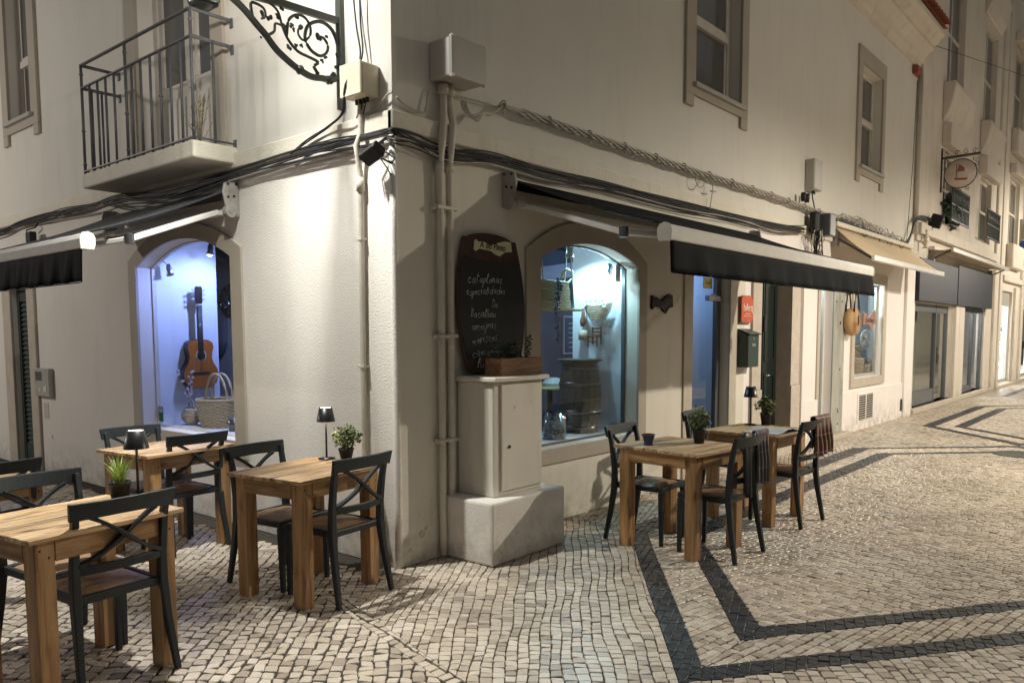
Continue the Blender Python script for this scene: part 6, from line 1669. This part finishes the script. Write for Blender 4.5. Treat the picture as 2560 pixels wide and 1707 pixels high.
# oval hanging sign
os_ = thing('hanging_oval_sign', 'oval faded pub sign with a boat print on a scrolled black bracket', 'sign', (14.9, 0, 0))
SM = lambda u, z: (0, u, z)
mb = MB(); mb.box(-.02, .02, -.03, .0, 4.42, 5.30); mb.bar((0, 0, 5.10), (0, -.70, 5.12), .04, .045); mb.build('bracket', 'iron', os_)
mb = MB()
mb.lathe([(0, .012), (.285, .012), (.285, -.012), (0, -.012)], 32, mtx=Matrix(((0,0,1,0),(1,0,0,-.36),(0,.97,0,4.76),(0,0,0,1)))); mb.build('panel', 'oval', os_)
mb = MB(); mb.tube([(0, -.36+.29*math.cos(2*PI*i/32), 4.76+.282*math.sin(2*PI*i/32)) for i in range(32)], .014, 6, closed=True); mb.build('rim', 'iron', os_)
mb = MB(); mb.add([(-.014, -.44, 4.80), (-.014, -.30, 4.80), (-.014, -.33, 4.95), (-.014, -.42, 4.88)], [(0,1,2,3)]); mb.add([(-.014, -.50, 4.66), (-.014, -.24, 4.68), (-.014, -.27, 4.64), (-.014, -.47, 4.62)], [(0,1,2,3)]); mb.add([(-.014, -.30, 4.66), (-.014, -.28, 4.66), (-.014, -.28, 4.96), (-.014, -.30, 4.96)], [(0,1,2,3)]); mb.build('print', 'oval_red', os_)
for c_, r_, a0, a1 in (((-.10, 5.17), .05, 0, 8), ((-.28, 5.18), .05, 2, 9), ((-.45, 5.19), .06, 0, 8), ((-.60, 5.18), .05, 2, 9), ((-.62, 5.02), .05, 0, 7), ((-.66, 4.92), .05, 1, 8), ((-.08, 5.02), .05, 3, 9), ((-.06, 4.90), .045, 0, 7), ((-.36, 4.42), .05, 0, 8), ((-.24, 4.45), .045, 0, 8), ((-.50, 4.46), .045, 0, 8)):
    mb = MB(); mb.tube(spiral(c_, .008, r_, a0, a1, 16, SM), .007, 5); mb.build('scroll', 'iron', os_)
pb2 = thing('window_box_plant', 'dark bushy plant behind the iron grille under the oval sign', 'plant', (15.6, -.1, 3.85))
foliage(pb2, 'leaves', 'leaf_dark', 500, .5, .12, .0, .65, .10, 6)
t = thing('round_banner_sign', 'blue and yellow vertical banner on the far facade', 'sign', (25.0, -.2, 3.55))
mb = MB(); mb.box(-.02, .02, -.25, .15, 0, 1.4); mb.build('panel', 'white_paint', t); mb = MB(); mb.box(-.024, -.021, -.22, .12, .35, .75); mb.build('print', 'blue_goods', t); mb = MB(); mb.box(-.024, -.021, -.15, .08, .8, 1.25); mb.build('print', 'straw', t)

bc = thing('bicycle', 'dark bicycle parked just inside the second shop window', 'bicycle', (18.25, .55, .05))
for x in (-.5, .5):
    mb = MB(); mb.tube([(x+.33*math.cos(2*PI*i/28), 0, .34+.33*math.sin(2*PI*i/28)) for i in range(28)], .018, 6, closed=True); wh = mb.build('tyre', 'cable', bc)
    mb = MB()
    for k in range(12): a = 2*PI*k/12; mb.tube([(x, 0, .34), (x+.32*math.cos(a), 0, .34+.32*math.sin(a))], .002, 3)
    mb.build('spokes', 'metal', wh)
mb = MB()
for a, b in (((-.5, 0, .34), (-.12, 0, .33)), ((-.12, 0, .33), (.36, 0, .80)), ((-.12, 0, .33), (-.25, 0, .86)), ((-.24, 0, .80), (.34, 0, .84)), ((-.5, 0, .34), (-.23, 0, .78)), ((.5, 0, .34), (.34, 0, .90))): mb.tube([a, b], .015, 6)
mb.build('frame', 'dark_frame', bc)
mb = MB(); mb.tube([(.30, -.24, .98), (.36, -.15, .98), (.33, 0, .95), (.36, .15, .98), (.30, .24, .98)], .012, 6); mb.build('handlebar', 'cable', bc)
mb = MB(); mb.cbox((-.27, 0, .92), (.26, .12, .05)); mb.build('saddle', 'leather', bc, bevel=.02)
# ------------------------------------------------------------------ cafe furniture
def make_table(label, loc, rz, L_=.72, W_=.62, planks=8, group='pine cafe tables outside the restaurant'):
    t = thing('cafe_table', label, 'table', loc, rz, group)
    w = W_/planks
    rg = random.Random(int(abs(loc[0]*100)+7))
    for k in range(planks):
        y = -W_/2+w*k
        mb = MB(); e = rg.uniform(-.003, .003)
        mb.box(-L_/2+rg.uniform(-.003, .003), L_/2+rg.uniform(-.003, .003), y+.0018, y+w-.0018, .728+e*.3, .750+e*.5)
        mb.build('plank', 'wood', t, bevel=.002, loc=(0, 0, 0))
    lx, ly, th = L_/2-.035, W_/2-.035, .085
    for sx in (-1, 1):
        for sy in (-1, 1):
            mb = MB(); mb.box(-th/2, th/2, -th/2, th/2, 0, .727); o = mb.build('leg', 'wood_leg', t, bevel=.004, loc=(sx*(lx-th/2), sy*(ly-th/2), 0))
            mb = MB()
            for (dz, dx) in ((.69, -.02), (.655, .016)): mb.tube([(dx, sy*(th/2+.0012), dz), (dx, sy*(th/2-.004), dz)], .005, 8)
            mb.build('screw_hole', 'vent_dark', o)
    for sy in (-1, 1): mb = MB(); mb.box(-lx+th-.0, lx-th, sy*(ly-.008)-.011, sy*(ly-.008)+.011, .635, .727); mb.build('apron', 'wood_rail', t, bevel=.002)
    for sx in (-1, 1): mb = MB(); mb.box(-(ly-th), ly-th, -.011, .011, .635, .727); mb.build('apron', 'wood_rail', t, bevel=.002, loc=(sx*(lx-.008), 0, 0), rot=(0, 0, PI/2))
    return t
GT = 'pine cafe tables outside the restaurant'
make_table('pine table in the left foreground with bright grass pot and lit lamp', (-2.067, -.104, 0), R_(9.6))
make_table('pine table by the building corner with black lamp and bushy plant', (-.62, .12, 0), R_(8.7))
make_table('reddish pine table under the guitar window', (-.70, 1.73, 0), R_(7.8), .73, .62)
make_table('pine table cut by the left edge of the photo', (-2.12, 1.37, 0), R_(12))
make_table('pine table holding the small blue pot, outside the right window', (1.725, -1.165, 0), R_(-7), .68, .73)
make_table('farthest pine table, with an open menu on it', (2.99, -1.20, 0), R_(-3), .70, .66)

def make_chair(label, loc, rz, group='black cross-back chairs at the cafe tables'):
    t = thing('cross_back_chair', label, 'chair', loc, rz, group)
    # local: sitter faces +y
    mb = MB(); hw, fd, bd_ = .205, .20, -.20
    z0, z1 = .400, .440
    mb.box(-hw, hw, fd-.035, fd, z0, z1); mb.box(-hw, hw, bd_, bd_+.032, z0, z1); mb.box(-hw, -hw+.03, bd_+.032, fd-.035, z0, z1); mb.box(hw-.03, hw, bd_+.032, fd-.035, z0, z1)
    mb.build('seat_frame', 'plastic_black', t, bevel=.008, seg=2)
    mb = MB(); nx, ny = 12, 12; V = []; F = []
    for i in range(nx+1):
        for j in range(ny+1):
            u, v = -1+2*i/nx, -1+2*j/ny
            e = (1-abs(u)**3.5)*(1-abs(v)**3.5); V.append((u*.180, v*.172, .428+.024*e**.6+.004*math.cos(8*abs(abs(u)-abs(v)))*e))
    for i in range(nx):
        for j in range(ny): a = i*(ny+1)+j; F.append((a, a+ny+1, a+ny+2, a+1))
    mb.add(V, F, True); mb.add([(-.18, -.172, .41), (.18, -.172, .41), (.18, .172, .41), (-.18, .172, .41)], [(0,1,2,3)]); mb.build('rush_seat', 'rush', t)
    for s in (-1, 1):
        mb = MB(); mb.bar((s*.186, .182, .40), (s*.183, .188, 0), .036, .036, .026, .028); mb.cbox((s*.165, .182, .392), (.03, .026, .03)); mb.build('leg', 'plastic_black', t, bevel=.005, seg=2)
        mb = MB(); P = [(s*.222, -.262, 0), (s*.207, -.218, .25), (s*.200, -.196, .42), (s*.200, -.198, .56), (s*.203, -.218, .72), (s*.207, -.243, .835)]
        mb.path(P, [(-.016, -.017), (.016, -.017), (.016, .017), (-.016, .017)], up=(0, 1, 0), scale=[.85, 1.05, 1.25, 1.12, 1.0, .85]); mb.build('leg', 'plastic_black', t, bevel=.005, seg=2)
    # curved top rail
    mb = MB(); n = 12; V = []; F = []
    for i in range(n+1):
        u = -1+2*i/n; x = u*.235; y0 = -.243-.030*(1-u*u); zt = .862-.006*(1-u*u)*0; zb = .782+.008*(1-u*u)
        for (dy, z) in ((-.011, zb), (.011, zb), (.006, zt), (-.016, zt)): V.append((x*(1.0 if z < .8 else 1.03), y0+dy+(zb-z)*.15, z))
    for i in range(n):
        for k in range(4): F.append((i*4+k, i*4+(k+1) % 4, (i+1)*4+(k+1) % 4, (i+1)*4+k))
    F += [(0, 1, 2, 3), tuple(n*4+k for k in (3, 2, 1, 0))]
    mb.add(V, F); mb.build('top_rail', 'plastic_black', t, bevel=.004, seg=2)
    mb = MB(); V = []; F = []
    for i in range(n+1):
        u = -1+2*i/n; x = u*.188; y0 = -.205-.026*(1-u*u); zc_ = .555-.0*u
        for (dy, z) in ((-.010, zc_-.020), (.010, zc_-.020), (.010, zc_+.020), (-.010, zc_+.020)): V.append((x, y0+dy, z))
    for i in range(n):
        for k in range(4): F.append((i*4+k, i*4+(k+1) % 4, (i+1)*4+(k+1) % 4, (i+1)*4+k))
    F += [(0, 1, 2, 3), tuple(n*4+k for k in (3, 2, 1, 0))]
    mb.add(V, F); mb.build('lower_rail', 'plastic_black', t, bevel=.004, seg=2)
    for s in (-1, 1):
        mb = MB(); P = []
        for i in range(11):
            v = i/10; x = s*(.150-.335*v); z = .790-(.215)*v + .035*math.sin(PI*v)*-1*(v-.35)*2*.6
            u = x/.2; P.append((x, -.238+.035*v-.028*(1-min(1, u*u))+s*.003, z))
        mb.path(P, [(-.009, -.014), (.009, -.014), (.009, .014), (-.009, .014)], up=(0, 1, 0), scale=[1.1, 1, .95, .95, 1.05, 1.2, 1.05, .95, .98, 1.1, 1.35]); mb.build('cross_brace', 'plastic_black', t, bevel=.003)
    return t
GC = 'black cross-back chairs at the cafe tables'
ch = make_chair('nearest chair in the left foreground, its crossed back towards the viewer', (-1.985, -.145, 0), R_(5))
for lb, loc, rz in (('chair on the far side of the foreground table with the grass pot', (-1.975, .27, 0), R_(187)),
                    ('chair with its back to the viewer at the table under the guitar window', (-.63, 1.70, 0), R_(3)),
                    ('chair on the far side of the table under the guitar window', (-.70, 2.02, 0), R_(184)),
                    ('chair behind the corner table with its back to the textured wall', (-.63, .385, 0), R_(188)),
                    ('chair in front of the corner table, back towards the viewer', (-.575, -.055, 0), R_(7)),
                    ('chair tucked at the table cut by the left edge', (-2.03, 1.35, 0), R_(8)),
                    ('chair with its back to the right window beside the blue pot', (1.775, -.88, 0), R_(183)),
                    ('chair at the blue pot table carrying a grey blanket with red stripe', (1.735, -1.44, 0), R_(-2)),
                    ('farthest chair, carrying a maroon plaid blanket', (3.0, -1.43, 0), R_(-3)),
                    ('chair on the wall side of the menu table, by the blue-lit door', (3.13, -.80, 0), R_(186))):
    dup(ch, loc, rz, lb, GC)

def blanket(name, label, loc, rz, cols, m0, w_=.30, front=.36, back=.22, seed=1):
    """cloth folded over the chair's top rail, hanging down the back"""
    t = thing(name, label, 'blanket', loc, rz)
    rg = random.Random(seed)
    def strip(u0, u1, m, part):
        nu, nv = max(2, int((u1-u0)*30)), 26; V = []; F = []
        for i in range(nu+1):
            u = u0+(u1-u0)*i/nu
            for j in range(nv+1):
                v = j/nv; s_ = v*(front+back+.05)
                if s_ < back: y = .018; z = -back+s_
                elif s_ < back+.05: a = (s_-back)/.05*PI; y = .018*math.cos(a); z = .018*math.sin(a)
                else: y = -.020-.02*(s_-back-.05); z = -(s_-back-.05)
                k = min(1, abs(z)*5)
                y += (-1 if y < 0 else 1)*k*(.014*math.sin(u*22+seed)+.008*math.sin(u*47+z*6)+.006)
                x = (u-.5)*w_*(1-.10*min(1, abs(z)*2.5)) + .012*math.sin(z*9+seed)
                z2 = z + .010*math.sin(u*5+seed)*k
                V.append((x, y, z2))
        for i in range(nu):
            for j in range(nv): a = i*(nv+1)+j; F.append((a, a+1, a+nv+2, a+nv+1))
        mb = MB(); mb.add(V, F, True); o = mb.build(part, m, t); s = o.modifiers.new('t', 'SOLIDIFY'); s.thickness = .007
    strip(0, 1, m0, 'cloth')
    return t
def plaid(name, base, stripes_u, stripes_v):
    m = bpy.data.materials.new(name); m.use_nodes = True; tt = m.node_tree; n, l = tt.nodes, tt.links
    b = n['Principled BSDF']; b.inputs['Roughness'].default_value = .95; b.inputs['Sheen Weight'].default_value = .3
    tc = n.new('ShaderNodeTexCoord'); sx = n.new('ShaderNodeSeparateXYZ'); l.new(tc.outputs['Object'], sx.inputs[0])
    cur = None
    def mixin(axis, period, lo, hi, col, fac):
        nonlocal cur
        a = n.new('ShaderNodeMath'); a.operation = 'ADD'; a.inputs[1].default_value = 5.0; l.new(sx.outputs[axis], a.inputs[0])
        md = n.new('ShaderNodeMath'); md.operation = 'MODULO'; md.inputs[1].default_value = period; l.new(a.outputs[0], md.inputs[0])
        g1 = n.new('ShaderNodeMath'); g1.operation = 'GREATER_THAN'; g1.inputs[1].default_value = lo; l.new(md.outputs[0], g1.inputs[0])
        g2 = n.new('ShaderNodeMath'); g2.operation = 'LESS_THAN'; g2.inputs[1].default_value = hi; l.new(md.outputs[0], g2.inputs[0])
        mu = n.new('ShaderNodeMath'); mu.operation = 'MULTIPLY'; l.new(g1.outputs[0], mu.inputs[0]); l.new(g2.outputs[0], mu.inputs[1])
        m2 = n.new('ShaderNodeMath'); m2.operation = 'MULTIPLY'; m2.inputs[1].default_value = fac; l.new(mu.outputs[0], m2.inputs[0])
        mx = n.new('ShaderNodeMix'); mx.data_type = 'RGBA'; l.new(m2.outputs[0], mx.inputs[0])
        if cur: l.new(cur, mx.inputs[6])
        else: mx.inputs[6].default_value = (*base, 1)
        mx.inputs[7].default_value = (*col, 1); cur = mx.outputs[2]
    for s in stripes_u: mixin('X', *s)
    for s in stripes_v: mixin('Z', *s)
    l.new(cur, b.inputs['Base Color'])
    nz = n.new('ShaderNodeTexNoise'); nz.inputs['Scale'].default_value = 220; l.new(tc.outputs['Object'], nz.inputs[0]); bp = n.new('ShaderNodeBump'); bp.inputs['Strength'].default_value = .6; bp.inputs['Distance'].default_value = .003; l.new(nz.outputs[0], bp.inputs['Height']); l.new(bp.outputs[0], b.inputs['Normal'])
    M[name] = m
plaid('grey_plaid', (.085, .075, .08), [(.10, .02, .030, (.30, .28, .27), .6), (.10, .07, .074, (.30, .12, .14), .7)], [(.5, .445, .49, (.22, .02, .05), .8), (.11, .02, .026, (.28, .26, .25), .45)])
plaid('maroon_plaid', (.13, .035, .035), [(.12, .02, .045, (.10, .085, .03), .7), (.12, .08, .086, (.50, .40, .30), .7)], [(.14, .03, .06, (.12, .10, .03), .65), (.14, .10, .106, (.50, .40, .28), .7)])
blanket('folded_blanket', 'grey wool blanket with crimson stripe hung over the chair back', (1.86, -1.70, .875), R_(-2), None, 'grey_plaid', .20, .36, .20, 1)
t = thing('black_jacket', 'black garment hanging beside the grey blanket on the chair back', 'jacket', (1.68, -1.68, .86), R_(-2))
mb = MB(); V = []; F = []
for i in range(9):
    for j in range(13): u = i/8; v = j/12; V.append(((u-.5)*.18*(1-.3*v), -.03-.02*math.sin(u*14)*v, .01-.42*v+.02*math.sin(u*7)))
for i in range(8):
    for j in range(12): a = i*13+j; F.append((a, a+1, a+14, a+13))
mb.add(V, F, True); o = mb.build('cloth', 'black_cloth', t); s = o.modifiers.new('t', 'SOLIDIFY'); s.thickness = .02
blanket('folded_blanket', 'maroon and olive plaid blanket hung over the farthest chair back', (3.10, -1.70, .875), R_(-3), None, 'maroon_plaid', .30, .30, .24, 4)

# table lamps
def make_lamp(label, loc, lit):
    t = thing('table_lamp', label, 'lamp', loc, 0, 'black cordless table lamps')
    MB().lathe([(0, 0), (.055, 0), (.055, .008), (.012, .014), (0, .014)], 20).build('base', 'lamp_black', t)
    MB().tube([(0, 0, .01), (0, 0, .27)], .0065, 8).build('stem', 'lamp_black', t)
    MB().lathe([(.061, .248), (.042, .340), (.039, .340), (.058, .248)], 28).build('lamp_shade', 'lamp_black', t)
    MB().lathe([(0, .334), (.0385, .334), (.0385, .337), (0, .338)], 24).build('diffuser', 'lamp_disc' if lit else 'lamp_disc_off', t)
    return t
make_lamp('lit black cordless lamp beside the grass pot on the foreground table', (-1.69, .06, .75), True)
make_lamp('black cordless lamp on the corner table beside the bushy plant', (-.325, .33, .75), True)
make_lamp('unlit black cordless lamp on the farthest table by the green door', (3.26, -1.03, .75), False)
lamp('table_lamp_glow', 'POINT', (-1.69, .06, 1.10), .5, WARM, .03)
lamp('table_lamp_glow', 'POINT', (-.325, .33, 1.05), 3.0, (1, .8, .55), .03)
def pot_plant(label, loc, kind, seed, r=.055, h=.095):
    t = thing('potted_plant', label, 'plant', loc)
    mb = MB(); mb.lathe([(0, 0), (r*.72, 0), (r, h*.86), (r*1.04, h*.87), (r*1.04, h), (r*.94, h), (r*.9, h*.8), (0, h*.8)], 20); mb.build('pot', 'pot', t)
    if kind == 'bush':
        foliage(t, 'leaves', 'leaf', 330, .085, .085, h+.0, h+.145, .024, seed)
        mb = MB(); rg = random.Random(seed)
        for k in range(26):
            a = rg.uniform(0, 6.28); r_ = rg.uniform(.02, .085); z = h+rg.uniform(.05, .16)*(1-.3*r_/.085); e = (r_*math.cos(a), r_*math.sin(a), z); mb.tube([(0, 0, h*.8), (r_*.4*math.cos(a), r_*.4*math.sin(a), h+.03), e], .0015, 4)
            mb.cbox(Vector(e), (.008, .008, .008))
        mb.build('stem', 'leaf_dark', t)
    else:
        mb = MB(); rg = random.Random(seed)
        for k in range(95):
            a = rg.uniform(0, 6.28); L_ = rg.uniform(.09, .17); b = rg.uniform(.0, .03); o_ = Vector((b*math.cos(a), b*math.sin(a), h*.8)); lean = rg.uniform(.1, .75)
            w_ = rg.uniform(.003, .005); P = []
            for i in range(5):
                s = i/4; P.append(o_+Vector((math.cos(a)*lean*L_*s*s, math.sin(a)*lean*L_*s*s, L_*s*(1-.25*lean*s))))
            sd_ = Vector((-math.sin(a), math.cos(a), 0)); V = []
            for i, p in enumerate(P): V += [p-sd_*w_*(1-i/4.3), p+sd_*w_*(1-i/4.3)]
            mb.add(V, [(2*i, 2*i+1, 2*i+3, 2*i+2) for i in range(4)])
        mb.build('blades', 'grass', t)
    return t
pot_plant('black pot of bright green grass on the foreground table', (-1.785, .05, .75), 'grass', 3, .052, .095)
pot_plant('bushy small-leaved plant beside the lamp on the corner table', (-.235, .24, .75), 'bush', 5, .05, .07)
pot_plant('small-leaved plant in a black pot on the blue pot table', (1.885, -1.225, .75), 'bush', 9, .05, .11)
pot_plant('small-leaved plant in a black pot on the menu table', (3.315, -1.15, .75), 'bush', 14, .05, .11)
t = thing('glazed_cup', 'little blue glazed pot with red clay inside near the table edge', 'pot', (1.56, -.985, .75))
MB().lathe([(0, 0), (.034, 0), (.036, .006), (.030, .012), (.046, .07), (.050, .072), (.050, .080), (.044, .080), (.028, .02), (0, .018)], 22).build('body', 'cup', t)
MB().lathe([(0, .066), (.0425, .068), (.044, .0795), (.046, .082), (.05, .0805)], 22).build('lining', 'cup_in', t)
t = thing('open_menu', 'large open menu booklet lying on the farthest table', 'menu', (2.93, -1.37, .752), R_(-4))
mb = MB(); V = []; F = []
for i in range(13):
    u = -1+i/6; z = .012*math.exp(-((abs(u)-.12)*3)**2)*2+.003
    for y in (-.15, .15): V.append((u*.24, y, z))
for i in range(12): F.append((2*i, 2*i+1, 2*i+3, 2*i+2))
mb.add(V, F, True); mb.build('page', 'paper', t); mb = MB(); mb.box(-.25, .25, -.155, .155, .0, .0022); mb.build('cover', 'vent_dark', t)
print('furniture done')
# a few leaf litter and cigarette-end scraps on the setts
rg = random.Random(77); mb = MB()
for k in range(60):
    x, y = rg.uniform(-2.4, 3), rg.uniform(-2.6, -.3)
    s = rg.uniform(.004, .010); mb.cbox((x, y, .004), (s*1.6, s, .002), Matrix.Rotation(rg.uniform(0, 3), 3, 'Z'))
tag(mb.build('pavement_litter', 'paper'), 'tiny scraps of pale litter scattered on the setts', 'litter', kind='stuff')

# lettering becomes ordinary mesh
bpy.context.view_layer.update()
dg = bpy.context.evaluated_depsgraph_get()
for o in [o for o in bpy.data.objects if o.type == 'FONT']:
    me = bpy.data.meshes.new_from_object(o.evaluated_get(dg)); n = bpy.data.objects.new('lettering_mesh', me)
    nm = o.name; C.objects.link(n); n.parent = o.parent; n.matrix_local = o.matrix_local.copy(); bpy.data.objects.remove(o); n.name = 'lettering'
